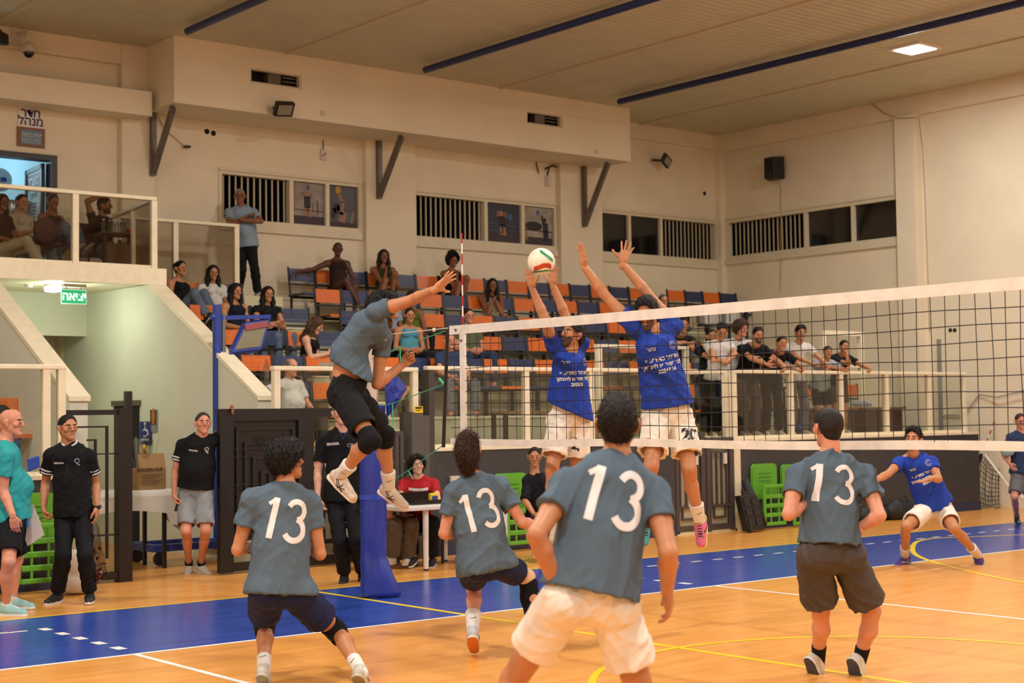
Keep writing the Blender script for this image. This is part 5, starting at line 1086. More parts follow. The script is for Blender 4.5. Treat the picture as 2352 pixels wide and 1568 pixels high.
# ------------------------------------------------------------ signs
WS = mat('sign_white', 'ded6cc', .5); INK = mat('sign_ink', '2a2050', .5)
t = thing('door_sign', 'white sign with two lines of blue writing above the office door', 'sign', at(69, 270, Y=WD)); a_, b_ = at(41, 290, Y=WD), at(98, 246, Y=WD); MB().box(a_[0], b_[0], WD-.015, WD-.001, a_[2]-.0, 6.3).build('plate', WS, t)
x = MB(); write(x, 'חדר', .17, ((a_[0]+b_[0])/2, WD-.018, float(at(69, 261, Y=WD)[2])), (1, 0, 0), (0, 0, 1), True, .004); write(x, 'מנהל', .17, ((a_[0]+b_[0])/2, WD-.018, float(at(69, 280, Y=WD)[2])), (1, 0, 0), (0, 0, 1), True, .004); x.build('lettering', INK, t)
t = thing('name_plaque', 'brown plaque with a blue name plate beside the office door', 'plaque', at(70, 315, Y=WD)); a_, b_ = at(38, 335, Y=WD), at(102, 297, Y=WD); MB().box(a_[0], b_[0], WD-.02, WD-.001, a_[2], b_[2]).build('board', mat('plaque_wood', '7c4a28', .5), t); cx, cz = (a_[0]+b_[0])/2, (a_[2]+b_[2])/2; MB().box(cx-.15, cx+.15, WD-.026, WD-.02, cz-.1, cz+.1).build('plate', mat('plaque_blue', '4b6c80', .4), t)
x = MB(); write(x, 'سامر سمعان', .055, (cx, WD-.028, cz+.055), (1, 0, 0), (0, 0, 1), True, .001); write(x, 'מנהל מחלקת ספורט', .035, (cx, WD-.028, cz+.005), (1, 0, 0), (0, 0, 1), True); write(x, 'סאמר סמעאן', .05, (cx, WD-.028, cz-.04), (1, 0, 0), (0, 0, 1), True); write(x, 'מנהל מחלקת ספורט', .033, (cx, WD-.028, cz-.078), (1, 0, 0), (0, 0, 1), True); x.build('lettering', mat('plaque_text', 'c9c6b8', .5), t)
# exit sign and passage lamp
t = thing('exit_sign', 'lit green exit sign with white writing hanging under the balcony', 'sign', at(170, 660, Y=8.35)); a_, b_ = at(140, 697, Y=8.35), at(198, 666, Y=8.35); cx, cz = float(a_[0]+b_[0])/2, float(a_[2]+b_[2])/2; w2, h2 = float(b_[0]-a_[0])/2, float(b_[2]-a_[2])/2
MB().box(cx-w2, cx+w2, 8.34, 8.36, cz-h2, cz+h2).build('frame', mat('exit_edge', 'cfe8dc', .4, emit=.5), t); MB().box(cx-w2+.008, cx+w2-.008, 8.335, 8.34, cz-h2+.008, cz+h2-.008).build('panel', mat('exit_green', '1c9a62', .4, emit=.75), t)
x = MB(); write(x, 'יציאה', .142, (cx, 8.332, cz), (1.0, 0, 0), (0, 0, 1), True, .004); x.build('lettering', mat('exit_text', 'e4fff2', .4, emit=1.1), t); MB().box(cx-.15, cx+.15, 8.30, 8.4, cz+h2+.03, 3.42).build('ceiling_box', WHP, t)
MB().tube([(cx-w2-.02, 8.35, cz+h2-.01), (cx-w2-.1, 8.34, cz-.02)], .006, 5).build('pull_rod', WHP, t)
for s_ in (-1, 1): MB().tube([(cx+s_*.1, 8.35, cz+h2), (cx+s_*.1, 8.35, cz+h2+.05)], .006, 5).build('hanger', BLK, t)
c = at(122, 662, Y=8.75); t = thing('ceiling_lamp', 'round white ceiling lamp glowing in the passage under the balcony', 'lamp', (c[0], 8.75, 3.45)); MB().lathe((c[0], 8.75, 3.41), [(.10, .035), (.11, 0), (.10, -.005)], 20).build('base', WHP, t); MB().lathe((c[0], 8.75, 3.36), [(.02, -.02), (.10, -.01), (.115, .02), (.11, .045)], 20).build('diffuser', mat('lamp_glow', 'f4fff0', .4, emit=7), t)
tag(MB().lathe((at(66, 674, Y=8.9)[0], 8.9, 3.425), [(.05, -.02), (.055, .02)], 14).build('smoke_detector', WHP), 'small white smoke detector under the balcony slab', 'detector')
# passage furniture: doors, signs, covered table, carton
t = struct(MB().box(-.9, -.15, 9.0, 9.05, 0, 1.85).box(-.9, -.15, 8.99, 9.06, 1.83, 1.87).build('door_3', mat('grey_door', 'b5b8b8', .5))); MB().box(-.2, -.15, 8.95, 9.0, 0, 1.8).build('door_edge', FRAME, t); MB().box(-.28, -.2, 8.97, 8.99, 1.35, 1.5).build('door_closer', STL, t)
g = MB()
for k in range(4): g.box(-.86, -.28, 8.985, 8.995, .35+k*.36, .36+k*.36)
g.build('door_groove', mat('groove', '8c8f90', .6), t)
xs_ = .975; yz = lambda px, py: at(px, py, X=xs_)
a_, b_ = yz(320, 1110), yz(272, 932); d = struct(MB().box(xs_-.02, xs_, a_[1]-.0, b_[1]+.1, 0, a_[2]*0+1.86).build('door_4', mat('passage_dark', '0e1016', .6)), 'dark doorway in the passage wall')
MB().box(xs_-.04, xs_-.0, a_[1]-.05, b_[1]+.15, 1.86, 1.93).build('door_header', STL, d)
a_, b_ = yz(349, 1010), yz(323, 968); t = thing('wheelchair_sign', 'blue accessible toilet sign with a white wheelchair symbol', 'sign', yz(335, 990)); MB().box(xs_-.012, xs_-.001, b_[1], a_[1], a_[2]-.06, b_[2]).build('plate', mat('sign_blue', '22357e', .4), t) if b_[1] < a_[1] else MB().box(xs_-.012, xs_-.001, a_[1], b_[1], a_[2]-.06, b_[2]).build('plate', mat('sign_blue', '22357e', .4), t)
yc, zc = (a_[1]+b_[1])/2, (a_[2]+b_[2])/2; x = MB(); sx = xs_-.018; H_ = abs(b_[2]-a_[2])*.40; Wd = abs(a_[1]-b_[1])*.32
x.tube([(sx, yc, zc+H_*.75), (sx, yc, zc), (sx, yc-Wd*.6, zc), (sx, yc-Wd*.9, zc-H_*.6)], .007, 5); x.sphere((sx, yc, zc+H_*.95), .016, 6)
x.tube([(sx, yc+Wd*.8*math.cos(a), zc-H_*.3+H_*.5*math.sin(a)) for a in np.linspace(.6, 5.2, 12)], .007, 5); write(x, 'שירותי נכים', .05, (sx, yc, zc-H_*1.25), (0, -1, 0), (0, 0, 1), True, .003); x.build('symbol', mat('sign_symbol', 'e8e8e4', .5), t)
a_, b_ = yz(362, 992), yz(347, 941); t = thing('wall_poster', 'dark red notice with gold ornament on the passage wall', 'poster', yz(355, 966)); y1_, y2_ = sorted((a_[1], b_[1])); MB().box(xs_-.01, xs_-.001, y1_, y2_, a_[2], b_[2]).build('sheet', mat('notice_grey', '8f9090', .5), t); MB().box(xs_-.014, xs_-.01, y1_+.02, y2_, a_[2]+(b_[2]-a_[2])*.33, b_[2]).build('red_panel', mat('notice_red', '6e2024', .5), t); MB().sphere((xs_-.016, (y1_+y2_)/2, a_[2]+(b_[2]-a_[2])*.7), .05, 8, (.1, 1, 2.2)).build('ornament', mat('gilt', 'b07c28', .4), t)
small('wall_notice', 'pale notice with the letter A beside the blue stand', 'notice', 489, 985, 6.9, .14, .3, .01, WS); x = MB(); write(x, 'A', .1, at(489, 983, Y=6.88), (1, 0, 0), (0, 0, 1)); 
o = x.build('notice_letter', BLK); tag(o, 'black letter A on the pale notice', 'letter')
# table with paper cloth
WPL = mat('white_cloth', 'd6d2c6', .8, noise=.08, nscale=3)
ty = 5.6; ta, tb = at(232, 1150, Y=ty), at(392, 1150, Y=ty); zt = float(at(320, 1127, Y=ty)[2])
t = thing('folding_table', 'long folding table in the passage under a white cloth', 'table', (ta[0], ty, 0)); MB().box(ta[0]-.3, tb[0], ty-.05, ty+.6, zt-.05, zt-.01).build('tabletop', SF, t)
for x in (ta[0]-.2, tb[0]-.08):
    for y in (ty, ty+.5): MB().box(x-.02, x+.02, y-.02, y+.02, 0, zt-.05).build('leg', SF, t)
nx = 26; vs = []; fs = []; x0, x1 = float(ta[0]-.3), float(tb[0])+.04
prof_y = [(ty+.6, zt), (ty+.3, zt), (ty-.06, zt), (ty-.085, zt-.06), (ty-.09, None), (ty-.10, 'b')]
for i in range(nx):
    x = x0+(x1-x0)*i/(nx-1); drop = .26+.05*math.sin(x*3)+(.12 if i > nx-4 else 0)
    for y, z in prof_y:
        zz_ = z if isinstance(z, float) else (zt-drop*.55 if z is None else zt-drop); vs.append((x, y+.015*math.sin(x*17)*(zt-zz_)/.3, zz_))
n_ = len(prof_y)
for i in range(nx-1):
    for j in range(n_-1): fs.append((i*n_+j, (i+1)*n_+j, (i+1)*n_+j+1, i*n_+j+1))
b0 = len(vs); ex = float(tb[0])
vs += [(x1, ty+.6, zt), (x1, ty-.06, zt), (x1+.13, ty-.12, zt-.55), (x1+.05, ty+.3, zt-.35)]; fs += [(b0, b0+1, b0+2, b0+3)]
cm = MB().add(vs, fs); o = cm.build('tablecloth', WPL); sd = o.modifiers.new('s', 'SOLIDIFY'); sd.thickness = .004; tag(o, 'white paper cloth hanging over the passage table', 'tablecloth')
CRD = mat('cardboard', '8c6a3f', .8, noise=.15, nscale=6)
a_, b_ = at(317, 1126, Y=ty+.05), at(381, 1042, Y=ty+.05); t = thing('cardboard_box', 'brown open carton standing on the covered table', 'box', (a_[0], ty+.05, zt)); MB().box(a_[0], b_[0], ty+.05, ty+.42, zt+.005, b_[2]-.16).build('carton', CRD, t); fl_ = MB(); fl_.hexa([(a_[0]+.02, ty+.05, b_[2]-.16), (b_[0], ty+.05, b_[2]-.16), (b_[0], ty+.055, b_[2]-.16), (a_[0]+.02, ty+.055, b_[2]-.16)], [(a_[0]+.02, ty+.10, b_[2]), (b_[0], ty+.10, b_[2]+.01), (b_[0], ty+.105, b_[2]+.01), (a_[0]+.02, ty+.105, b_[2])]); fl_.build('flap', mat('cardboard_light', '9a7648', .8), t)
x = MB(); cx = float(a_[0]+b_[0])/2; write(x, 'GOLDEN CUP', .05, (cx-.03, ty+.045, zt+.23), (1, 0, 0), (0, 0, 1), False, .002)
for k in range(6): x.box(cx-.12, cx+.12-.03*(k % 3), ty+.045, ty+.046, zt+.17-k*.022, zt+.175-k*.022)
x.build('printing', mat('print_brown', '4f3818', .8), t)
c = at(330, 1040, Y=ty+.2); t = thing('wrapped_trophy', 'gold trophy figure wrapped in clear film on top of the carton', 'trophy', (c[0], ty+.2, c[2]-.2)); GD = mat('trophy_gold', 'c99a3a', .25, metal=.9); MB().lathe((c[0], ty+.2, c[2]-.22), [(.09, 0), (.1, .04), (.03, .08), (.025, .15), (.05, .2), (.02, .26), (.03, .3), (.005, .33)], 16).build('figure', GD, t, smooth=True)
b = MB()
for k in range(12):
    a = 2*math.pi*k/12; a2 = 2*math.pi*(k+1)/12; r1, r2 = .11+.03*(k % 2), .18-.05*(k % 3 == 0); h1, h2 = .34+.05*(k % 2), .34+.05*((k+1) % 2)
    b.add([(c[0]+.09*math.cos(a), ty+.2+.09*math.sin(a), c[2]-.22), (c[0]+.09*math.cos(a2), ty+.2+.09*math.sin(a2), c[2]-.22), (c[0]+r2*math.cos(a2), ty+.2+r2*math.sin(a2), c[2]-.2+h2), (c[0]+r2*math.cos(a), ty+.2+r2*math.sin(a), c[2]-.2+h1)], [(0, 1, 2, 3)])
b.build('film', glass_mat('clear_film', (.88, .88, .84), .9, .15), t)
# ------------------------------------------------------------ white table with laptop case by the lift
t = thing('plastic_table', 'white scorer table with tapered round legs beside the net post', 'table', (1.9, 3.2, 0)); WPT = mat('table_white', 'd8d3cc', .35)
z1_ = float(at(979, 1160, Y=3.2)[2]); MB().box(1.55, 3.1, 3.12, 3.95, z1_-.05, z1_).build('tabletop', WPT, t, bevel=.012)
for x, y in ((1.9, 3.2), (1.86, 3.88), (2.66, 3.88), (3.0, 3.2)):
    MB().tube([(x, y, 0.02), (x, y, z1_-.05)], [.028, .034], 12).build('leg', WPT, t, smooth=True, auto=.8); MB().tube([(x, y, 0), (x, y, .02)], .03, 12).build('foot', SF, t)
t = thing('laptop_case', 'black glossy electronic score panel lying on the white table', 'device', (2.2, 3.4, z1_)); a_ = at(945, 1150, Y=3.35); MB().box(a_[0], a_[0]+.42, 3.3, 3.6, z1_+.002, z1_+.045).build('body', mat('gloss_black', '0d0d10', .15), t, bevel=.01); MB().hexa([(a_[0]+.02, 3.6, z1_+.04), (a_[0]+.5, 3.62, z1_+.04), (a_[0]+.5, 3.63, z1_+.04), (a_[0]+.02, 3.61, z1_+.04)], [(a_[0]+.04, 3.68, z1_+.12), (a_[0]+.52, 3.7, z1_+.12), (a_[0]+.52, 3.71, z1_+.12), (a_[0]+.04, 3.69, z1_+.12)]).build('lid', mat('gloss_black', '0d0d10', .15), t)
c = at(994, 1138, Y=3.5); t = thing('drink_carton', 'small yellow and blue snack packet on the white table', 'packet', (c[0], 3.5, z1_)); MB().box(c[0]-.05, c[0]+.06, 3.47, 3.52, z1_+.002, z1_+.11).build('packet', mat('packet_yellow', 'e3c52a', .4), t, bevel=.01); MB().box(c[0]-.03, c[0]+.045, 3.465, 3.47, z1_+.03, z1_+.08).build('blue_patch', mat('packet_blue', '25408c', .4), t)
c = at(915, 1145, Y=3.5); tag(MB().lathe((c[0], 3.5, z1_+.002), [(.03, 0), (.033, .02), (.033, .14), (.012, .19), (.013, .21)], 14).build('water_bottle', glass_mat('bottle_clear', (.85, .88, .9), .6)), 'clear plastic bottle on the left of the white table', 'bottle')
t = tag(MB().tube([at(918, 1120, Y=4.0), at(972, 1085, Y=3.9)], .001).hexa([at(915, 1108, Y=4.1), at(960, 1068, Y=4.1), at(975, 1066, Y=4.1), at(925, 1120, Y=4.1)], [at(915, 1108, Y=4.14), at(960, 1068, Y=4.14), at(975, 1066, Y=4.14), at(925, 1120, Y=4.14)]).build('score_board', GRY), 'tilted grey panel behind the girl in the red shirt', 'panel')
c = at(912, 1128, Y=3.2)
tag(MB().lathe(at(800, 1278, Y=4.9), [(.02, -.2), (.07, -.18), (.07, .18), (.02, .2)], 16, 'X').build('metal_jar', mat('jar_metal', 'a09a8c', .25, metal=.6)), 'shiny jar lying on the floor behind the referee', 'jar')
# ------------------------------------------------------------ green flip-up chairs on the wall
GP = mat('green_plastic', '5fa82c', .35, noise=.06)
def green_chair(label, px, py, s=1, mirror=1):
    x, z = float(at(px, py, Y=4.3)[0]), float(at(px, py, Y=4.3)[2]); y = FW-.02
    t = thing('folding_wall_chair', label, 'chair', (x, y, z-.35), 'green fold-up wall chairs')
    b = MB(); vs = []; fs = []; n = 12
    def slab(pts, y0, y1, mb):  # outline in xz
        m_ = len(pts); mb.add([(p[0], y0, p[1]) for p in pts]+[(p[0], y1, p[1]) for p in pts], [tuple(range(m_)), tuple(range(2*m_-1, m_-1, -1))]+[(i, (i+1) % m_, m_+(i+1) % m_, m_+i) for i in range(m_)])
    out = [(x-.24, z-.1)]+[(x-.24+.06*(1-math.cos(a)), z+.32+.06*math.sin(a)) for a in np.linspace(0, 1.57, 5)]+[(x+.19+.06*math.sin(a), z+.32+.06*math.cos(a)) for a in np.linspace(0, 1.57, 5)]+[(x+.25, z-.1)]
    slab(out[::-1], y-.04, y, b); b.build('backrest', GP, t, bevel=.012)
    g = MB()
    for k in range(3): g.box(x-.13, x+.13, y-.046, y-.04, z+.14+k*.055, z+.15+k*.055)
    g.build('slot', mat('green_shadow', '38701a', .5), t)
    sM = MB(); x0_, x1_ = x-.2, x+.27; yf = y-.2
    ring_rect(sM, x0_, x1_, z-.48, z+.1, .05, yf, yf+.035)
    for k in range(3): sM.box(x0_+.05, x1_-.05, yf, yf+.03, z-.36+k*.13, z-.30+k*.13)
    for xx_ in (x0_+.14, x1_-.16): sM.box(xx_, xx_+.03, yf+.005, yf+.025, z-.46, z+.08)
    sM.build('seat', GP, t, bevel=.012)
    [MB().bar((x+q_, y-.03, z-.22), (x+q_+.01, yf+.05, z-.3), .05, .09).build('hinge_arm', GP, t) for q_ in (-.22, .24)]
green_chair('green fold-up plastic chair on the charcoal wall right of the slatted gate', 1768, 1128); green_chair('green fold-up chair mostly hidden behind the rightmost grey player', 1835, 1128)
green_chair('green fold-up chair on the wall between the two middle grey players', 1185, 1160); green_chair('green fold-up chair behind the man in the turquoise shirt', 78, 1225)
# ------------------------------------------------------------ bags and cases
t = thing('equipment_case', 'black ribbed hard case with wheels leaning against the charcoal wall', 'case', at(1720, 1215, Z=0)); c = at(1722, 1212, Y=4.15)
ux = np.array((1, 0, 0.)); lean = np.array((-.18, .12, 1)); lean /= np.linalg.norm(lean); nn = np.cross(ux, lean)
cen = np.array((c[0]-.03, 4.12, .27)); MB().obox(cen, ux*.17, lean*.25, nn*.06).build('shell', mat('case_black', '141415', .4), t, bevel=.015)
for k in range(3):
    for j in (-1, 1): MB().obox(cen-nn*.065*np.sign((nn@CF))+ux*j*.08+lean*(-.14+k*.14), ux*.055, lean*.05, nn*.008).build('rib', mat('case_rib', '1f1f21', .4), t, bevel=.004)
MB().lathe((c[0]-.12, 4.05, .045), [(.01, -.02), (.045, -.02), (.045, .02), (.01, .02)], 14, 'X').build('wheel', SF, t); MB().obox(cen+lean*.28, ux*.06, lean*.03, nn*.015).build('handle', SF, t)
o = MB().tube([(c[0]+.32, 4.2, .06), (c[0]+.22, 4.25, .35), (c[0]+.08, 4.3, .72)], [.075, .09, .05], 12).build('gear_bag', mat('bag_black', '131214', .6, bump=.3, bscale=20), smooth=True); tag(o, 'long black soft bag leaning beside the ribbed case', 'bag')
def blob_bag(label, c, sx, sy, sz, col, grp=None):
    t = thing('sports_bag', label, 'bag', (c[0], c[1], c[2]-sz*.95), grp); m = mat('bag_%s' % col, col, .6, bump=.4, bscale=14)
    T = SDF(.014); z = c[2]-sz*.35; T.cap((c[0]-sx*.72, c[1], z), (c[0]+sx*.72, c[1], z+.01), sy*.72, sy*.66, (0, 0, 1), 1.0, sm=.02, cut=[((0, 0, c[2]-sz*.95), (0, 0, -1))]); T.cap((c[0]-sx*.3, c[1], z+sz*.55), (c[0]+sx*.25, c[1], z+sz*.5), sy*.4, sy*.35, sm=.08, cut=[((0, 0, c[2]-sz*.95), (0, 0, -1))]); T.ball((c[0]-sx*.5, c[1]-sy*.4, z-sz*.1), sy*.4, sm=.05)
    V, Q = T.run(wrinkle(.018, .12, 4)); mesh_obj('bag', V, Q, m, t)
    MB().tube([(c[0]-sx*.3, c[1]-sy*.6, z+sz*.1), (c[0]-sx*.25, c[1]-sy*.35, z+sz*.95), (c[0], c[1]-sy*.3, z+sz*1.25), (c[0]+sx*.25, c[1]-sy*.35, z+sz*.9), (c[0]+sx*.3, c[1]-sy*.6, z+sz*.1)], .009, 5).build('strap', m, t); return t
c = at(2062, 1192, Z=0); blob_bag('black sports bag on the floor against the charcoal wall, behind the defender', (c[0]+.05, 4.12, .19), .33, .2, .2, '141416'); blob_bag('black sports bag on the floor beside the rightmost grey player', (c[0]-.62, 4.15, .15), .3, .18, .16, '18181a')
c = at(1838, 978, Y=5.1); blob_bag('small blue bag under the bench behind the boys', (c[0], 5.05, 1.47), .1, .08, .13, '1b4390'); c = at(1890, 965, Y=5.7)
c = at(658, 790, Y=7.65); blob_bag('black handbag on the seat beside the girl with the phone', (c[0], 7.6, 2.2), .15, .12, .17, '17171a')
# shoes on the bench
for i, (px, lab) in enumerate(((1963, 'left grey trainer of a pair on the wooden bench'), (1980, 'right grey trainer of a pair on the wooden bench'))):
    c = at(px, 945, Y=5.5); b = MB(); b.sphere((0, 0, 0), 1, 10); b.v = [(c[0]+v[0]*.05, 5.42+v[1]*.13, 1.77+max(-.04, v[2]*(.06-.02*v[1]))) for v in b.v]; tag(b.build('trainer', mat('trainer_grey', '9a9ea4', .6, noise=.3, nscale=30), smooth=True), lab, 'shoe', 'trainers on the bench')
# yellow bin
t = thing('waste_bin', 'yellow bin with a black liner behind the slatted gate', 'bin', (7.8, 5.0, .32)); c = at(1638, 1000, Y=5.35); MB().lathe((c[0], 5.35, .97), [(.2, 0), (.24, .55), (.23, .57)], 20).build('bin', mat('bin_yellow', 'c9a40c', .4), t, smooth=True, auto=.6); MB().lathe((c[0], 5.35, 1.5), [(.24, 0), (.27, .04), (.22, .16), (.02, .12)], 14).build('liner', mat('bin_liner', '17171a', .4, bump=.5, bscale=20), t, smooth=True)
# drums
for i, (px, lab) in enumerate(((1627, 'left of two silver snare drums on the upper right steps'), (1675, 'right of two silver snare drums on the upper right steps'))):
    c = at(px, 733, Y=8.4); t = thing('snare_drum', lab, 'drum', (c[0], 8.4, c[2]), 'silver drums'); MB().lathe((c[0], 8.4, c[2]-.1), [(.2, 0), (.2, .22)], 22).build('shell', mat('drum_silver', 'a9aaa6', .25, metal=.5), t, smooth=True, auto=.6)
    MB().lathe((c[0], 8.4, c[2]+.11), [(.21, 0), (.21, .03), (.19, .032)], 22).lathe((c[0], 8.4, c[2]-.12), [(.21, 0), (.21, .03)], 22).build('hoop', SF, t)
    [MB().box(c[0]+.205*math.cos(a)-.01, c[0]+.205*math.cos(a)+.01, 8.39+.205*math.sin(a), 8.41+.205*math.sin(a), c[2]-.06, c[2]+.08).build('lug', mat('lug_chrome', 'c9c9c4', .2, metal=.9), t) for a in np.linspace(0, 5.5, 8)]; MB().tube([(c[0], 8.4, c[2]-.12), (c[0], 8.4, 2.42)], .03, 6).build('stand', SF, t)
c = at(1700, 702, Y=8.4); t = thing('equipment_stand', 'flat black stand top above the snare drums', 'stand', (c[0], 8.7, 2.42)); MB().box(c[0]-.5, c[0]+.7, 8.65, 8.95, c[2]-.02, c[2]+.04).build('tray', SF, t); [MB().box(c[0]+q_, c[0]+q_+.05, 8.8, 8.85, 2.42, c[2]-.02).build('leg', SF, t) for q_ in (-.45, .6)]
# bottle on the left seats
c = at(612, 790, Y=7.2); tag(MB().lathe((c[0], 7.2, 2.1), [(.045, 0), (.05, .02), (.05, .2), (.04, .24), (.015, .31), (.018, .34)], 14).build('water_bottle', glass_mat('bottle_clear2', (.78, .84, .88), .8)), 'large clear water bottle behind the orange seats near the blue board', 'bottle')
# ------------------------------------------------------------ balcony furniture
MAR = mat('maroon_seat', '4a2228', .7); t = thing('armless_chair', 'maroon upholstered chair on the balcony, its back to the camera', 'chair', at(105, 600, Y=9.4))
c = at(104, 528, Y=9.45); zf = 3.62; b = MB(); b.sphere((0, 0, 0), 1, 12); b.v = [(c[0]+v[0]*.17, 9.42+v[1]*.04, c[2]+v[2]*(.17 if v[2] > 0 else .2)) for v in b.v]; b.build('backrest', MAR, t, smooth=True); MB().box(c[0]-.24, c[0]+.24, 9.46, 9.9, 4.03, 4.1).build('seat', MAR, t, bevel=.02)
for sx in (-.22, .22):
    for yy_ in (9.48, 9.88): MB().box(c[0]+sx-.012, c[0]+sx+.012, yy_-.012, yy_+.012, zf, 4.03).build('leg', SF, t)
    MB().bar((c[0]+sx*.7, 9.46, 4.05), (c[0]+sx*.7, 9.43, 4.35), .02).build('upright', SF, t)
t = thing('armless_chair', 'maroon chair under the man in the black shirt on the balcony', 'chair', at(240, 600, Y=8.9)); c = at(225, 560, Y=10.2); MB().box(c[0]-.24, c[0]+.24, 10.0, 10.4, 4.0, 4.06).build('seat', MAR, t, bevel=.02); MB().box(c[0]-.23, c[0]+.23, 10.42, 10.46, 4.1, 4.5).build('backrest', MAR, t, bevel=.03)
for sx in (-.22, .22):
    for yy_ in (10.02, 10.38): MB().box(c[0]+sx-.012, c[0]+sx+.012, yy_-.012, yy_+.012, zf, 4.0).build('leg', SF, t)
BRW = mat('brown_wood', '5c3a1e', .4, noise=.2, nscale=9)
t = thing('school_desk', 'brown wooden desk with a curved top on the balcony, bottles on it', 'desk', at(272, 600, Y=9.4)); a_, b_ = at(234, 532, Y=9.3), at(306, 534, Y=9.3); zd = float(a_[2]); MB().box(a_[0], b_[0], 9.22, 9.6, zd-.03, zd).build('desktop', mat('desk_top', '3c2010', .4), t, bevel=.008)
MB().box(a_[0]+.04, b_[0]-.02, 9.24, 9.26, zf+.15, zd-.16).build('front_panel', BRW, t)
for x in (a_[0]+.05, b_[0]-.05): MB().tube([(x, 9.32, zf), (x, 9.32, zf+.3), (x, 9.32, zd-.03)], [.025, .04, .03], 8).build('leg', mat('desk_leg', '2c180c', .5), t)
btl = None
for i, px in enumerate((238, 252, 260, 268, 277, 287)):
    c = at(px, 525, Y=9.4+.05*(i % 2)); yb_ = 9.4+.05*(i % 2); lab = ['first', 'second', 'third', 'fourth', 'fifth', 'sixth'][i]+' water bottle from the left on the balcony desk'
    if btl is None:
        btl = thing('water_bottle', lab, 'bottle', (c[0], yb_, zd), 'water bottles on the balcony desk'); MB().lathe((c[0], yb_, zd), [(.03, 0), (.032, .02), (.032, .13), (.012, .175)], 12).build('bottle', glass_mat('bottle_clear3', (.75, .8, .85), .9), btl); MB().lathe((c[0], yb_, zd+.172), [(.014, 0), (.014, .022)], 10).build('cap', mat('cap_white', 'c8c8cc', .4), btl)
    else: dup(btl, (c[0], yb_, zd), lab)
c = at(295, 525, Y=9.4); tag(MB().lathe((c[0], 9.4, zd), [(.025, 0), (.035, .08)], 14).build('paper_cup', mat('cup_red', 'b02a2a', .5)), 'red paper cup at the right end of the balcony desk', 'cup')
# trophies in the office
for i, (px, py, h, lab) in enumerate(((28, 470, .55, 'silver cup trophy seen behind the balcony glass, left'), (45, 455, .6, 'tall silver figure trophy in the office doorway'), (58, 470, .5, 'small silver cup trophy in the office doorway, right'))):
    c = at(px, py, Y=11.6); tag(MB().lathe((c[0], 11.6, 3.6), [(.1, 0), (.1, .7), (.09, .72), (.03, .78), (.02, .95), (.08, 1.1), (.1, 1.3), (.09, 1.32)], 14).build('trophy', mat('trophy_silver', 'a8a8a4', .2, metal=.9), smooth=True), lab, 'trophy', 'trophies in the office')
c = at(3, 412, Y=12.2); t = thing('ornamental_plate', 'round white plate with a coloured crest in the office', 'plate', (c[0], 12.2, c[2])); MB().lathe((c[0], 12.2, c[2]), [(.02, 0), (.15, -.01), (.18, .03), (.17, .04)], 24, 'Y').build('plate', mat('plate_white', 'c4ccd2', .3), t, smooth=True); MB().box(c[0]-.09, c[0]-.03, 12.17, 12.18, c[2]-.03, c[2]+.03).build('crest', mat('crest_lime', 'a8b82a', .5), t); MB().box(c[0]-.01, c[0]+.07, 12.17, 12.18, c[2]-.03, c[2]+.03).build('crest', mat('crest_blue', '2540b0', .5), t)
# ------------------------------------------------------------ things on the court edge, left
PB = mat('plastic_bag_white', 'd8cfc0', .5)
c = at(178, 1330, Y=3.9); b = MB(); b.lathe((c[0], 3.9, .02), [(.13, 0), (.155, .03), (.15, .15), (.13, .17), (.145, .2), (.14, .34), (.1, .40), (.02, .41)], 18); tag(b.build('bottle_pack', PB, smooth=True), 'white film wrapped pack on the floor behind the black polo man', 'pack')
# ------------------------------------------------------------ people
BL = dict(e=('s', .29), w=('e', .255), k=('h', .43), a=('k', .42))
def px_pose(d0, sp, sc=1.0):
    J = {}
    for k in ('pv', 'nk', 'hd', 'sp', 'sL', 'sR', 'hL', 'hR'):
        if k in sp: x, y, *d = sp[k]; J[k] = at(x, y, D=d0+(d[0] if d else 0))
    for q in ('e', 'w', 'k', 'a'):
        for a in 'LR':
            x, y, s_ = sp[q+a]
            if s_ == 'g': J[q+a] = at(x, y, Z=.09*sc); continue
            if not isinstance(s_, str): J[q+a] = at(x, y, D=d0+s_); continue
            par, L = BL[q]; L *= sc; P_ = J[par+a]; r = ray(x, y); o = CP-P_; A = r@r; B_ = r@o; D_ = B_*B_-A*(o@o-L*L)
            t = (-B_+(math.sqrt(D_) if s_ == '+' else -math.sqrt(D_)))/A if D_ > 0 else -B_/A
            J[q+a] = CP+r*t
    for q in ('fL', 'fR', 'tL', 'tR'):
        if q in sp:
            x, y, d = sp[q]; b = J[('w' if q[0] == 'f' else 'a')+q[1]]; J[q] = at(x, y, Z=.03) if d == 'g' else at(x, y, D=depth_of(b)+d)
    return J
def local_pose(org, fwd, P_, sc=1.0):
    """P_: joints as (left, forward, up) metres from org"""
    f = unit((fwd[0], fwd[1], 0)); l = np.array((-f[1], f[0], 0)); u = np.array((0, 0, 1.))
    return {k: np.array(org)+(l*v[0]+f*v[1]+u*v[2])*sc for k, v in P_.items()}
SEAT = dict(pv=(0, 0, .09), hL=(.09, .01, .08), hR=(-.09, .01, .08), nk=(0, -.10, .57), hd=(0, -.05, .73), sL=(.17, -.09, .51), sR=(-.17, -.09, .51), kL=(.13, .43, .10), kR=(-.13, .43, .10), aL=(.11, .44, -.32), aR=(-.11, .44, -.32), tL=(.13, .62, -.38), tR=(-.13, .62, -.38))
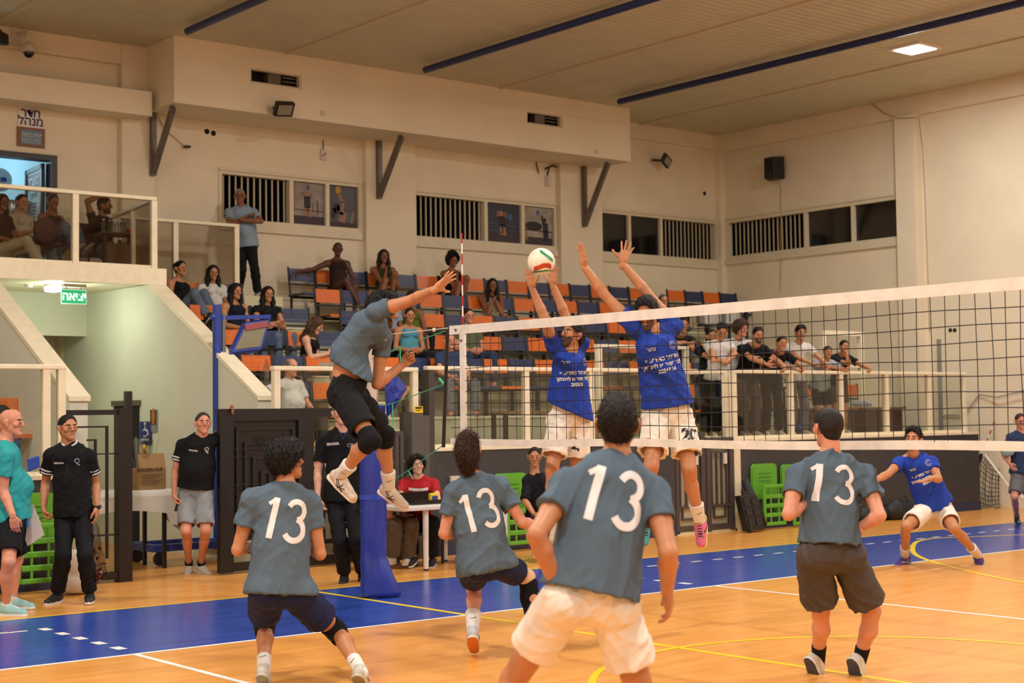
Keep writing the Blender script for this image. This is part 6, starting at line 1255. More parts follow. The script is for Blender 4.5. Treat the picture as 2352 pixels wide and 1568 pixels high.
ARMS = {'lap': dict(eL=(.22, -.03, .24), eR=(-.22, -.03, .24), wL=(.08, .20, .19), wR=(-.08, .20, .19), fL=(.0, .30, .15), fR=(.02, .30, .17)),
        'chin': dict(eL=(.12, .26, .20), eR=(-.12, .26, .20), wL=(.03, .16, .43), wR=(-.03, .16, .42), fL=(.0, .10, .52), fR=(.01, .10, .50)),
        'phone': dict(eL=(.2, .06, .24), eR=(-.2, .06, .24), wL=(.06, .26, .30), wR=(-.06, .26, .30), fL=(.01, .32, .36), fR=(-.01, .32, .36)),
        'cross': dict(eL=(.22, .03, .26), eR=(-.22, .03, .26), wL=(-.02, .17, .27), wR=(.02, .18, .31), fL=(-.12, .13, .28), fR=(.12, .14, .33)),
        'knees': dict(eL=(.22, .08, .27), eR=(-.22, .08, .27), wL=(.14, .30, .20), wR=(-.14, .30, .20), fL=(.12, .40, .15), fR=(-.12, .40, .15)),
        'onechin': dict(eL=(.22, .02, .25), eR=(-.10, .22, .22), wL=(-.0, .17, .20), wR=(-.02, .10, .45), fL=(-.1, .16, .18), fR=(.0, .06, .54)),
        'spread': dict(eL=(.24, .0, .26), eR=(-.42, -.10, .40), wL=(.12, .22, .20), wR=(-.66, -.04, .36), fL=(.05, .3, .16), fR=(-.76, .0, .26))}
LEGS = {'up': dict(kL=(.12, .30, .36), kR=(-.08, .30, .36), aL=(.12, .50, .02), aR=(-.06, .52, .0), tL=(.13, .66, .08), tR=(-.05, .68, .06)), 'crossleg': dict(kR=(-.02, .42, .18), aR=(.14, .52, -.16), tR=(.2, .66, -.2)), 'wide': dict(kL=(.2, .40, .1), kR=(-.2, .40, .1), aL=(.2, .42, -.32), aR=(-.2, .42, -.32)), 'hug': dict(kL=(.10, .22, .42), kR=(-.1, .30, .3), aL=(.06, .16, .04), aR=(-.2, .32, -.02), tL=(.08, .32, -.02), tR=(-.22, .46, -.08))}
def seated(hpx, hpy, Y, fwd, arms='lap', legs=None, lean=0, sc=1.0, side=0):
    P_ = dict(SEAT); P_.update(ARMS[arms]); P_.update(LEGS.get(legs, {}))
    if lean or side:
        for k in list(P_):
            if k[0] in 'nhsewf' and k not in ('hL', 'hR'): v = P_[k]; hgt = max(0, v[2]-.09); P_[k] = (v[0]+side*hgt, v[1]+lean*hgt, v[2]-abs(lean)*.25*hgt)
    hd = at(hpx, hpy, Y=Y); f = unit((fwd[0], fwd[1], 0)); l = np.array((-f[1], f[0], 0)); v = P_['hd']
    org = hd-(l*v[0]+f*v[1]+np.array((0, 0, v[2])))*sc; return local_pose(org, fwd, P_, sc)
STAND = dict(pv=(0, 0, .95), hL=(.09, 0, .92), hR=(-.09, 0, .92), nk=(0, -.02, 1.47), hd=(0, .02, 1.63), sL=(.18, -.02, 1.41), sR=(-.18, -.02, 1.41), eL=(.24, -.03, 1.13), eR=(-.24, -.03, 1.13), wL=(.24, .06, .88), wR=(-.24, .06, .88), kL=(.10, .03, .49), kR=(-.10, .03, .49), aL=(.11, -.01, .09), aR=(-.11, -.01, .09), tL=(.14, .16, .03), tR=(-.14, .16, .03))
def rail_pose(hpx, hpy, yy, fwd, lean=.35, sc=1.0, arms='rail', zf=1.29, side=0):
    P_ = dict(STAND)
    for k in ('nk', 'hd', 'sL', 'sR', 'pv', 'hL', 'hR'):
        v = P_[k]; g = max(0, v[2]-.95); P_[k] = (v[0]+side*g, v[1]+lean*g-.05, v[2]-.3*lean*lean*g*2)
    P_['hd'] = (P_['hd'][0], P_['hd'][1]+.05, P_['hd'][2])
    hd = at(hpx, hpy, Y=yy); f = unit((fwd[0], fwd[1], 0)); l = np.array((-f[1], f[0], 0)); v = P_['hd']
    H_ = (hd[2]-zf)/v[2]; org = hd-(l*v[0]+f*v[1])*H_; org[2] = zf; J = local_pose(org, fwd, P_, H_)
    if arms == 'rail':
        for a, s_ in (('L', 1), ('R', -1)):
            sh = J['s'+a]; W_ = np.array((sh[0]-l[0]*s_*.02, FW+.07, 2.31)); W_ = np.array((sh[0]+l[0]*s_*(-.02), FW+.05, 2.31)); d = W_-sh; dist = np.linalg.norm(d); mx = .54*H_*.98
            if dist > mx: W_ = sh+d/dist*mx
            mid = (sh+W_)/2; h_ = math.sqrt(max(0, (.27*H_)**2-(np.linalg.norm(W_-sh)/2)**2)); dr = unit(l*s_*1.0+np.array((0, .3, -.5))); J['e'+a] = mid+dr*h_; J['w'+a] = W_; J['f'+a] = W_+np.array((l[0]*-s_*.08, -.04, -.05))
    return J, H_
# ---- wardrobe
GREY = cloth('sport_grey', '51626f', .8, noise=.04); SPIKEG = GREY; BLUE = cloth('royal_blue', '1b3a9c', .75); WHITE = cloth('white_shorts', 'e6dccb', .7); NAVY = cloth('navy', '1a2044', .8); BLACK = cloth('black', '111214', .85); DGREY = cloth('dark_grey', '4d4640', .85)
TEAL = cloth('turquoise', '2b9a9c', .7); DEN = cloth('denim', '5f6d7c', .9, noise=.2, nscale=8); DEN2 = cloth('pale_denim', '8e9294', .9, noise=.25, nscale=7); BRNP = cloth('brown_trousers', '5d5044', .9); CRM = cloth('cream_cloth', 'b5a88c', .85); LBL = cloth('pale_blue', '8495a4', .85); RED = cloth('red', 'a3161c', .75); WSH = cloth('white_shirt', 'cfccc4', .8); OLV = cloth('olive', '55601c', .85); SKY = cloth('sky_blue', '4c8fa6', .8); KHK = cloth('khaki', '5a5d45', .85); NVB = cloth('dusk_blue', '2f3d5c', .85); BRT = cloth('brown_top', '2e1c16', .8); GRT = cloth('green_dress', '343c1a', .8); BEI = cloth('beige', 'a59a84', .85); GRS = cloth('grey_shorts', '6a6a6c', .85)
NUMW = mat('number_print', 'dcd8d4', .55); NUMB = mat('number_black', '121216', .5)
SOCKW = cloth('sock_white', 'd9d4ca', .9, bump=.3, bscale=150); SOCKB = cloth('sock_black', '121216', .9)
def shoemats(u, s='d8d4cc', o='c9b08a', l='d0ccc4'): return [mat('shoe_'+u, u, .6, noise=.12, nscale=40), mat('sole_'+s, s, .5), mat('outsole_'+o, o, .6), mat('lace_'+l, l, .7)]
SH_W = shoemats('c9b9a4', 'd2c3ae', 'b89a78'); SH_B = shoemats('141416', 'c8c6c2', '2a2a2c', '1c1c1e'); SH_P = shoemats('4a3484', '5a5fa0', '403468', '241c48'); SH_G = shoemats('b9b9bc', 'd8d4cc', 'd27a2a', '8c8c90'); SH_X = shoemats('d0668c', 'cfd040', 'd8b43a', '1c1c20'); SH_T = shoemats('8fc4c4', 'cfdcd8', 'b8c8c4', 'd8d8d4'); SH_Y = shoemats('c2bca0', '8a8a84', '6a6a60', 'd0c8b0'); SH_BLU = shoemats('26304e', 'd0d0d4', '8a8a90', 'c8c8cc'); SH_M = shoemats('3f9aa0', 'd8a83a', 'd8b43a', '1c1c20')
PADB = cloth('pad_black', '0f0f12', .9)
def bk(res, c_off, n_sign=-1, dx=0, dy=0, rot=0):
    """frame on the back (n_sign -1) or chest (+1) of the shirt"""
    F = res['frames']; n = F['fr']*n_sign; uy = F['up']; ux = np.cross(uy, n); c = F['chest']*(1-c_off)+F['sp']*c_off+ux*dx+uy*dy; c_, s__ = math.cos(rot), math.sin(rot)
    return c, ux*c_+uy*s__, uy*c_-ux*s__, n
def chest_print(res, txt, mt, dx, dy, size, rtl=False, rot=0, nm='print', bold=.001):
    c, ux, uy, n = bk(res, .5, 1, dx, dy, rot); return put_decal(res, 'topVQ', [text_set(txt, size, rtl, bold)], mt, c, ux, uy, n, nm)
def knee_front(): pass
# ======== players in grey
LBLS = {}
# 1 spiker
J = px_pose(11.3, dict(pv=(797, 893, 0), nk=(860, 722, .0), hd=(879, 716, .07), sp=(800, 812, .0), sL=(880, 775, .17), sR=(862, 716, -.12), hL=(815, 912, .09), hR=(793, 912, -.08),
    eR=(948, 688, '-'), wR=(1000, 664, '-'), eL=(866, 882, '-'), wL=(925, 838, '+'), fR=(1028, 640, .03), fL=(946, 822, .0), kR=(852, 1012, '-'), aR=(783, 1090, '+'), kL=(884, 1000, '+'), aL=(894, 1118, '+'), tR=(822, 1150, -.03), tL=(945, 1168, -.06)), 1.06)
r = build_person(J, 'spiking player in grey shirt and black shorts leaping, right arm swung at the ball', CR*.93-CU*.12-CF*.25, sc=1.05, tone='tan', hair='curly', haircol='17130f', h=.007, hh=.004, hq=.0034, beard=2,
    top=dict(mat=GREY, hem=-.13, hemn=-unit(J['nk']-J['pv'])-CR*.25, sleeve=.42, wr=.013, wl=.16, loose=.022, g=.02), bottom=dict(mat=BLACK, kind='shorts', to=.74, rise=.10, flare=.03, wr=.007), shoes=dict(mats=SH_W, ground=False, sc=1.06), socks=dict(mat=SOCKW, len=.32), pads=dict(mat=PADB, on='LR'), hands=('point', 'spread'), palms=(CR*-.3+CU*.2-CF*.6, -CF*.6+CR*.3-CU*.7))
shoe_marks(r, NUMB, True); chest_print(r, 'Z', mat('print_grey', '9a8e8c', .6), .08, .10, .07); chest_print(r, 'M.B', mat('print_dark', '2a2526', .6), .02, .0, .06)
# 4 left player, back to the camera
J = px_pose(9.6, dict(pv=(640, 1345, 0), nk=(655, 1118, .10), hd=(660, 1060, .13), sL=(578, 1150, .05), sR=(712, 1155, .16), hL=(608, 1360, -.03), hR=(678, 1365, .05), eL=(546, 1262, '-'), eR=(735, 1272, '-'), wL=(590, 1248, '+'), wR=(700, 1240, '+'),
    kL=(608, 1436, '+'), aL=(606, 1538, 'g'), kR=(772, 1448, '+'), aR=(828, 1540, 'g'), tL=(618, 1600, .12), tR=(858, 1596, .10)), 1.0)
r = build_person(J, 'grey number 13 player with dark curly hair, navy shorts and black knee pads, crouching', CR*.72+CU*.12+CF*.68, sc=1.02, tone='tan', hair='mop', haircol='14110f', h=.007, hh=.004,
    top=dict(mat=GREY, hem=.05, sleeve=.52, wr=.011, wl=.15, seed=2, loose=.05, g=.022), bottom=dict(mat=NAVY, kind='shorts', to=.66, flare=.035), shoes=dict(mats=shoemats('b8b4a4', 'b8b4a4', '8a8468', 'd8d0b8')), socks=dict(mat=SOCKW, len=.30), pads=dict(mat=PADB, on='LR'), hands=('relax', 'relax'))
shoe_marks(r, NUMB, True, 'tick'); c, ux, uy, n = bk(r, .42, -1, 0, .02, -.10); put_decal(r, 'topVQ', number13(.26, .045), NUMW, c, ux, uy, n)
# 5 centre player lunging away
J = px_pose(10.5, dict(pv=(1112, 1285, 0), nk=(1083, 1098, .06), hd=(1075, 1035, .02), sL=(1042, 1130, .0), sR=(1148, 1118, .12), hL=(1088, 1300, -.02), hR=(1143, 1297, .05), eL=(1020, 1225, '-'), eR=(1200, 1200, '+'), wL=(1055, 1225, '+'), wR=(1240, 1208, '+'), fR=(1262, 1196, .04),
    kL=(1088, 1345, '+'), aL=(1086, 1448, .0), kR=(1212, 1325, '+'), aR=(1228, 1462, '+'), tL=(1089, 1500, .16), tR=(1278, 1500, .10)), .98)
r = build_person(J, 'grey number 13 player with tousled brown hair and navy shorts, lunging on one foot', CU*.42+CF*.9+CR*.12, sc=1.0, tone='rosy', hair='mullet', haircol='38261a', h=.0075, hh=.004,
    top=dict(mat=GREY, hem=.08, sleeve=.56, wr=.012, wl=.14, seed=3, loose=.05, g=.02), bottom=dict(mat=NAVY, kind='shorts', to=.6, flare=.03), shoes=dict(mats=SH_G, ground=False), socks=dict(mat=SOCKW, len=.40), hands=('relax', 'relax'))
c, ux, uy, n = bk(r, .5, -1, -.01, -.0, .12); put_decal(r, 'topVQ', number13(.26, .042), NUMW, c, ux, uy, n)
shoe_marks(r, NUMB, True, 'tick')
T = SDF(.006); kn, hp, an = J['kR'], J['hR'], J['aR']; u1 = kn+(hp-kn)*.22; T.cap(u1, kn-(kn-hp)*.0, .064, .062, sm=.01, cut=[(u1, hp-kn), (kn, kn-hp)]); V, Q = T.run(); mesh_obj('knee_band', V, Q, mat('knee_band_cream', 'd8c4a4', .8), r['root'])
T = SDF(.007); T.cap(kn+(an-kn)*.12, an+(kn-an)*.15, .068, .050, sm=.01); T.ball(kn+(an-kn)*.35, .070, sm=.03); V, Q = T.run(); mesh_obj('leg_sleeve', V, Q, SOCKB, r['root'])
# 6 front player in white shorts
J = px_pose(6.15, dict(pv=(1356, 1352, 0), nk=(1412, 1052, .10), hd=(1418, 978, .13), sL=(1300, 1118, .05), sR=(1502, 1130, .12), hL=(1290, 1385, -.02), hR=(1408, 1392, .04), eL=(1232, 1228, '-'), eR=(1535, 1268, '-'), wL=(1282, 1350, '+'), wR=(1532, 1358, '+'), fR=(1540, 1412, .05), fL=(1320, 1400, .05),
    kL=(1180, 1560, '+'), kR=(1478, 1610, '+'), aL=(1120, 1790, '+'), aR=(1500, 1830, '+'), tL=(1110, 1880, .15), tR=(1520, 1920, .15)), .98)
r = build_person(J, 'nearest grey number 13 player, with short dark hair and white shorts, seen from behind', CF+CU*.12+CR*.03, sc=1.0, tone='tan', hair='crop', haircol='1a120e', h=.0065, hh=.004, hq=.0034,
    top=dict(mat=GREY, hem=.02, sleeve=.50, wr=.013, wl=.17, seed=4, loose=.062, g=.020, h=.006), bottom=dict(mat=WHITE, kind='shorts', to=.60, flare=.035, rise=.08), shoes=dict(mats=SH_W), socks=dict(mat=SOCKW, len=.3), hands=('relax', 'relax'), palms=(None, CU*-.0-CR*.9+CF*.3))
c, ux, uy, n = bk(r, .15, -1, .0, -.02, -.03); put_decal(r, 'topVQ', number13(.228, .042, .92), NUMW, c, ux, uy, n)
# 7 right player in grey shorts
J = px_pose(9.3, dict(pv=(1905, 1262, 0), nk=(1905, 1048, .10), hd=(1902, 985, .12), sL=(1832, 1090, .02), sR=(1985, 1092, .14), hL=(1868, 1275, -.03), hR=(1945, 1278, .04), eL=(1812, 1180, '-'), eR=(2020, 1184, '-'), wL=(1855, 1150, '+'), wR=(1978, 1210, .02), fR=(1955, 1244, .0), fL=(1900, 1140, .06),
    kL=(1885, 1400, '+'), aL=(1880, 1512, 'g'), kR=(2002, 1402, '+'), aR=(1975, 1515, 'g'), tL=(1902, 1590, .12), tR=(1985, 1590, .10)), 1.02)
r = build_person(J, 'grey number 13 player with cropped dark hair, long grey shorts and black socks', CF*.92-CR*.35+CU*.05, sc=1.04, tone='rosy', hair='buzz', haircol='1d1713', h=.007, hh=.004, hq=.0034,
    top=dict(mat=GREY, hem=-.03, sleeve=.56, wr=.014, wl=.13, seed=5, loose=.045, g=.022), bottom=dict(mat=DGREY, kind='shorts', to=.82, flare=.05, rise=.09, wr=.009), shoes=dict(mats=shoemats('c8c4b8', 'd0ccc0', '3a3e50', 'c8c4bc'), sc=1.05), socks=dict(mat=SOCKB, len=.28), hands=('relax', 'relax'), palms=(None, -CR*.4-CF*.4))
c, ux, uy, n = bk(r, .30, -1, -.03, .01, -.05); put_decal(r, 'topVQ', number13(.232, .037, 1.05), NUMW, c, ux, uy, n)
# ======== players in blue
TXT = mat('print_pale', 'cfc9c0', .6); LOGO = mat('print_logo', '8e8aa0', .6)
def blue_front(r, l3='.2025/7.14', sc=1):
    for txt, dy, sz in (('טורניר כדורעף', .045, .045), ('לזכר סמיר פו לוינסון', -.005, .038)): chest_print(r, txt, TXT, 0, dy, sz*sc, True, 0, 'chest_print', .0015)
    chest_print(r, l3, TXT, 0, -.05, .038*sc, False, 0, 'chest_print', .0015); chest_print(r, 'נהר', TXT, -.09, .13, .04, True, 0, 'chest_print'); 
    c, ux, uy, n = bk(r, .5, 1, .09, .13); put_decal(r, 'topVQ', [stroke(arc(0, 0, .028, 0, 330), .008, .006), stroke(arc(0, 0, .014, 60, 300), .006, .006)], LOGO, c, ux, uy, n, 'chest_badge')
J = px_pose(12.45, dict(pv=(1306, 955, 0), nk=(1306, 808, -.02), hd=(1314, 772, -.03), sR=(1270, 790, -.06), sL=(1334, 788, .08), hR=(1285, 968, -.05), hL=(1328, 966, .05), eR=(1250, 728, '-'), eL=(1300, 728, '-'), wR=(1222, 662, '-'), wL=(1270, 655, '-'), fR=(1214, 618, -.02), fL=(1272, 608, -.02),
    kR=(1268, 1078, '-'), kL=(1325, 1085, '-'), aR=(1276, 1192, '+'), aL=(1340, 1196, '+'), tR=(1256, 1258, -.05), tL=(1330, 1262, -.05)), .98)
r = build_person(J, 'shorter blue shirted blocker in white number 2 shorts, both hands at the ball', -CR*.7+CU*.35-CF*.6, sc=.98, tone='tan', hair='thick', haircol='1c1511', h=.0075, hh=.0045, hq=.0036, beard=2,
    top=dict(mat=BLUE, hem=-.04, hemn=-unit(J['nk']-J['pv'])-CR*.45, sleeve=.38, wr=.013, wl=.15, seed=6, loose=.06, g=.02), bottom=dict(mat=WHITE, kind='shorts', to=.72, rise=.10, flare=.045, wr=.008), shoes=dict(mats=SH_W, ground=False), socks=dict(mat=SOCKW, len=.34), hands=('open', 'open'), palms=(-CF*.8-CR*.5, -CF*.9-CR*.4))
blue_front(r, '.2025/26', .95)
c = J['hL']*.5+J['kL']*.5; put_decal(r, 'botVQ', [text_set('2', .15, False, .006)], NUMB, c-CR*.03+CU*.02, CR, CU, -CF, 'shorts_number'); put_decal(r, 'botVQ', [text_set('אתנה', .05, True, .002)], NUMB, J['hR']*.55+J['kR']*.45-CR*.03, CR, CU, -CF, 'shorts_print')
J = px_pose(11.75, dict(pv=(1536, 945, 0), nk=(1500, 762, -.03), hd=(1487, 722, -.07), sR=(1455, 748, -.04), sL=(1548, 748, .06), hR=(1508, 958, -.04), hL=(1562, 955, .04), eR=(1388, 676, '-'), eL=(1490, 678, '-'), wR=(1342, 612, '+'), wL=(1430, 606, '+'), fR=(1334, 570, .0), fL=(1440, 566, .02),
    kR=(1496, 1070, '-'), kL=(1583, 1078, '-'), aR=(1482, 1188, '+'), aL=(1606, 1192, '+'), tR=(1484, 1270, -.06), tL=(1612, 1262, -.08)), 1.04)
r = build_person(J, 'taller blue shirted blocker in white number 20 shorts, arms stretched up, colourful shoes', -CR*.35-CU*.2-CF*.95, sc=1.03, tone='tan', hair='thick', haircol='1a1412', h=.0075, hh=.0045, hq=.0036, beard=2,
    top=dict(mat=BLUE, hem=-.045, hemn=-unit(J['nk']-J['pv'])-CR*.1, sleeve=.42, wr=.013, wl=.15, seed=7, loose=.05, g=.022), bottom=dict(mat=WHITE, kind='shorts', to=.72, rise=.10, flare=.05, wr=.008), shoes=dict(mats=SH_X, matsR=SH_M, ground=False, sc=1.08), socks=dict(mat=SOCKW, len=.32), hands=('spread', 'flat'), palms=(-CF*.9+CR*.1, CR*-.75-CF*.5))
shoe_marks(r, NUMB, True, 'tick'); blue_front(r, '.02547.14', 1.05); c = J['hL']*.52+J['kL']*.48; put_decal(r, 'botVQ', [text_set('20', .125, False, .005)], NUMB, c+CR*.03+CU*.055, CR, CU, -CF, 'shorts_number'); put_decal(r, 'botVQ', [text_set('אתנה', .045, True, .002, .0), stroke(arc(0, -.01, .042, 0, 350), .006, .008)], mat('print_orange', 'c4702a', .6), J['hR']*.5+J['kR']*.5-CR*.05, CR, CU, -CF, 'shorts_print')
put_decal(r, 'botVQ', [stroke([(-.05, 0), (.08, 0)], .05, .01)], mat('print_blue', '3c6ac0', .6), J['hL']*.28+J['kL']*.72+CR*.05-CU*.01, CR, CU, -CF, 'shorts_panel')
J = px_pose(15.95, dict(pv=(2146, 1158, .05), nk=(2098, 1046, -.03), hd=(2098, 1012, -.08), sR=(2066, 1062, -.02), sL=(2140, 1062, .0), hR=(2126, 1172, .0), hL=(2168, 1168, .08), eR=(2040, 1088, '-'), eL=(2156, 1100, '-'), wR=(2004, 1106, '-'), wL=(2140, 1098, '-'), fR=(1985, 1112, -.02), fL=(2118, 1104, -.04),
    kR=(2082, 1208, '-'), kL=(2190, 1212, '-'), aR=(2078, 1276, 'g'), aL=(2248, 1276, 'g'), tR=(2050, 1299, -.08), tL=(2262, 1310, -.10)), 1.0)
r = build_person(J, 'defending player in blue shirt, white shorts and purple shoes, crouching with open hands', -CR*.5+CU*.28-CF*.8, sc=1.0, tone='tan', hair='curly', haircol='14100e', h=.009, hh=.005, hq=.004,
    top=dict(mat=BLUE, hem=.02, sleeve=.5, wr=.010, wl=.13, seed=8, loose=.05, g=.02), bottom=dict(mat=WHITE, kind='shorts', to=.72, flare=.035, rise=.06), shoes=dict(mats=SH_P, sc=1.08), socks=dict(mat=SOCKW, len=.32), hands=('open', 'open'), palms=(CU, CU*.7-CF*.5))
shoe_marks(r, SOCKW, False, 'tick'); blue_front(r, '2025/26', .9)
J = px_pose(21.4, dict(pv=(2348, 1078, 0), nk=(2346, 992, 0), hd=(2344, 968, -.03), sR=(2322, 1004, 0), sL=(2372, 1004, 0), hR=(2337, 1086, 0), hL=(2360, 1086, 0), eR=(2306, 1044, '-'), eL=(2384, 1046, '-'), wR=(2320, 1066, '-'), wL=(2380, 1084, '-'), kR=(2330, 1140, '-'), kL=(2364, 1140, '-'), aR=(2336, 1190, 'g'), aL=(2366, 1190, 'g'), tR=(2346, 1205, -.15), tL=(2380, 1205, -.15)), .9)
r = build_person(J, 'boy in glasses, navy shirt and grey shorts holding a ball by the blue door', -CF, sc=.9, tone='rosy', hair='short', haircol='3a281a', h=.012, hh=.006, hq=.005, glasses=True, top=dict(mat=NVB, hem=.05, g=.018, loose=.04), bottom=dict(mat=GRS, kind='shorts', to=.85, flare=.03), shoes=dict(mats=SH_BLU), socks=dict(mat=GRS, len=.2))
bm = MB(); c = at(2314, 1032, D=21.3); bm.sphere(c, .105, 12); tag(bm.build('volleyball', mat('ball_mint', '9cb8aa', .5), smooth=True), 'pale green and white ball under the arm of the boy in glasses', 'ball')
# ======== people on the left edge of the court
J = px_pose(13.35, dict(pv=(28, 1178, 0), nk=(12, 1014, .0), hd=(26, 972, 0), sR=(14, 1048, -.17), sL=(22, 1042, .17), hR=(26, 1190, -.09), hL=(30, 1190, .09), eR=(8, 1128, '-'), eL=(40, 1120, '+'), wR=(30, 1186, '-'), wL=(62, 1180, '+'), fR=(36, 1222, .02), fL=(78, 1196, 0), kR=(20, 1290, '-'), kL=(38, 1285, '+'), aR=(14, 1388, 'g'), aL=(30, 1375, 'g'), tR=(58, 1404, -.04), tL=(72, 1390, -.04)), 1.0)
r = build_person(J, 'bald man in a turquoise shirt and black shorts, seen from the side', CR*.96+CU*.05-CF*.1, sc=1.03, fat=.45, tone='rosy', hair='bald', h=.009, hh=.004, hq=.004, beard=0, top=dict(mat=TEAL, hem=.06, sleeve=.6, wr=.008, g=.014, loose=.02), bottom=dict(mat=BLACK, kind='shorts', to=.8, flare=.03), shoes=dict(mats=SH_T, sc=1.08), socks=dict(mat=SOCKW, len=.05))
c = at(70, 1205, D=13.5); t = thing('score_sheet', 'white paper sheet held by the man in turquoise', 'paper', c); MB().obox(c, CR*.075+CU*.05, CU*.14-CR*.05, CF*.002).build('sheet', mat('paper', 'cfcbc4', .7), t); MB().obox(c-CF*.02+CU*.05-CR*.05, CR*.035+CU*.01, CU*.07-CR*.01, CF*.006).build('phone', mat('phone_glow', '2f6fa0', .3, emit=.4), t)
J = px_pose(14.15, dict(pv=(-14, 1170, 0), nk=(-4, 1002, 0), hd=(2, 962, 0), sR=(-40, 1020, 0), sL=(30, 1022, 0), hR=(-30, 1180, 0), hL=(5, 1180, 0), eR=(-50, 1090, '-'), eL=(34, 1090, '+'), wR=(-50, 1150, '-'), wL=(30, 1150, '+'), kR=(-30, 1270, '-'), kL=(5, 1270, '-'), aR=(-30, 1330, 'g'), aL=(5, 1330, 'g'), tR=(-20, 1350, 0), tL=(15, 1350, 0)), 1.0)
build_person(J, 'dark haired person in navy half hidden behind the bald man', CR*.8-CF*.5, sc=1.0, tone='rosy', hair='short', haircol='1c1512', h=.012, hh=.006, hq=.005, top=dict(mat=NVB, hem=.05, g=.014), bottom=dict(mat=BLACK, kind='trousers'), shoes=dict(mats=SH_B))
c = at(78, 1068, Y=4.25); bb = MB().hexa([at(62, 1054, Y=4.3), at(90, 1046, Y=4.3), at(92, 1072, Y=4.3), at(64, 1084, Y=4.3)], [at(62, 1054, Y=4.26), at(90, 1046, Y=4.26), at(92, 1072, Y=4.26), at(64, 1084, Y=4.26)]).build('team_flag', mat('flag_blue', '2148a8', .6), bevel=.01); tag(bb, 'blue cloth banner draped over the parapet beside the man in the black polo', 'banner')
J = px_pose(14.1, dict(pv=(168, 1172, 0), nk=(160, 1020, -.01), hd=(156, 984, -.04), sR=(116, 1046, 0), sL=(205, 1048, .02), hR=(148, 1186, 0), hL=(190, 1186, 0), eR=(104, 1110, '+'), eL=(220, 1112, '+'), wR=(100, 1166, '-'), wL=(222, 1164, '-'), fR=(108, 1195, -.02), fL=(222, 1196, -.02), kR=(146, 1275, '-'), kL=(196, 1275, '-'), aR=(132, 1361, 'g'), aL=(206, 1361, 'g'), tR=(108, 1380, -.15), tL=(206, 1380, -.2)), 1.0)
r = build_person(J, 'standing man in a black polo with white sleeve stripes holding a clear bag', CR*.62+CU*.12-CF*.75, sc=1.0, fat=.3, tone='tan', hair='short', haircol='14110f', h=.008, hh=.004, hq=.0038, beard=0, top=dict(mat=BLACK, hem=.05, sleeve=.62, kind='polo', wr=.006, g=.016, loose=.02), bottom=dict(mat=cloth('black_trousers', '0e0e12', .8), kind='trousers', g=.014), shoes=dict(mats=SH_B, sc=1.06), hands=('relax', 'grip'))
def sleeve_stripes(r, J, sl, mt, n=2):
    for a in 'LR':
        sh, e = J['s'+a], J['e'+a]
        for k in range(n):
            T = SDF(.006); u = sl-.06-.10*k; p = sh+(e-sh)*u; T.cap(p-(e-sh)*.028, p+(e-sh)*.028, .0685*r['frames']['s'], .0695*r['frames']['s'], sm=.001, cut=[(p+(e-sh)*.028, e-sh), (p-(e-sh)*.028, sh-e)]); V, Q = T.run(); mesh_obj('sleeve_stripe', V, Q, mt, r['top'])
STW = mat('stripe_white', 'd4d2ce', .7)
sleeve_stripes(r, J, .62, STW)
def collar(r, J, mt, w=.012):
    F = r['frames']; g = MB(); nk = J['nk']+F['up']*.035
    g.tube([nk+F['fr']*(.068*math.cos(a))+F['lft']*.068*math.sin(a)-F['up']*(.05*max(0, math.cos(a))) for a in np.linspace(.45, 5.83, 16)], [w]*16, 6); g.build('collar', mt, r['top'], smooth=True)
collar(r, J, STW, .012); chest_print(r, 'DIADORA', STW, -.085, .085, .022, nm='brand_print'); c, ux, uy, n = bk(r, .5, 1, .085, .10); put_decal(r, 'topVQ', [stroke(arc(0, 0, .019, 0, 340), .010, .006), stroke([(-.01, -.02), (.02, -.045)], .012, .006)], LOGO, c, ux, uy, n, 'chest_badge')
F = r['frames']; g = MB(); gc = F['chest']*.6+F['sp']*.4+F['fr']*.145
for x in (-.018, .018): g.tube([gc+F['lft']*(x*.5)+F['up']*(-.03+x)+F['lft']*.016*math.cos(t_)+F['up']*.022*math.sin(t_) for t_ in np.linspace(0, 6.28, 11)], .002, 4, False)
g.tube([gc+F['up']*.05, gc-F['up']*.02], .0025, 4); g.build('hanging_glasses', mat('glass_rim', '3c3c40', .2), r['root'])
g = MB(); wl_ = J['wL']; g.tube([wl_+unit(J['eL']-wl_)*.01+CR*.036*math.cos(a)+CF*.034*math.sin(a) for a in np.linspace(0, 6.28, 15)], .010, 6); g.sphere(wl_+CR*.03-CF*.02, .018, 8); g.build('wristwatch', BLK, r['root'], smooth=True)
# clear bag in his left hand
t = thing('plastic_bag', 'clear plastic bag full of red and silver wrappers held by the black polo man', 'bag', at(216, 1340, D=13.9)); c0 = at(220, 1200, D=13.95); b = MB()
def bagprof(sc_, k0=0):
    vs = []; n = 22; lv = [(1200, .012), (1215, .03), (1235, .045), (1255, .06), (1275, .082), (1295, .095), (1315, .10), (1330, .085), (1342, .03)]
    for i, (py, rr) in enumerate(lv):
        c = at(220-4*(i/8), py, D=13.95)
        for k in range(n): a = 2*math.pi*k/n; q = rr*sc_*(1+.10*math.sin(5*a+i)+.06*math.sin(9*a+2*i)); vs.append(c+CR*q*math.cos(a)+CF*q*.8*math.sin(a))
    return vs, [(i*n+k, i*n+(k+1) % n, (i+1)*n+(k+1) % n, (i+1)*n+k) for i in range(len(lv)-1) for k in range(n)]
b.add(*bagprof(1.0)); b.build('film', glass_mat('bag_film', (.82, .78, .76), .9, .12), t, smooth=True)
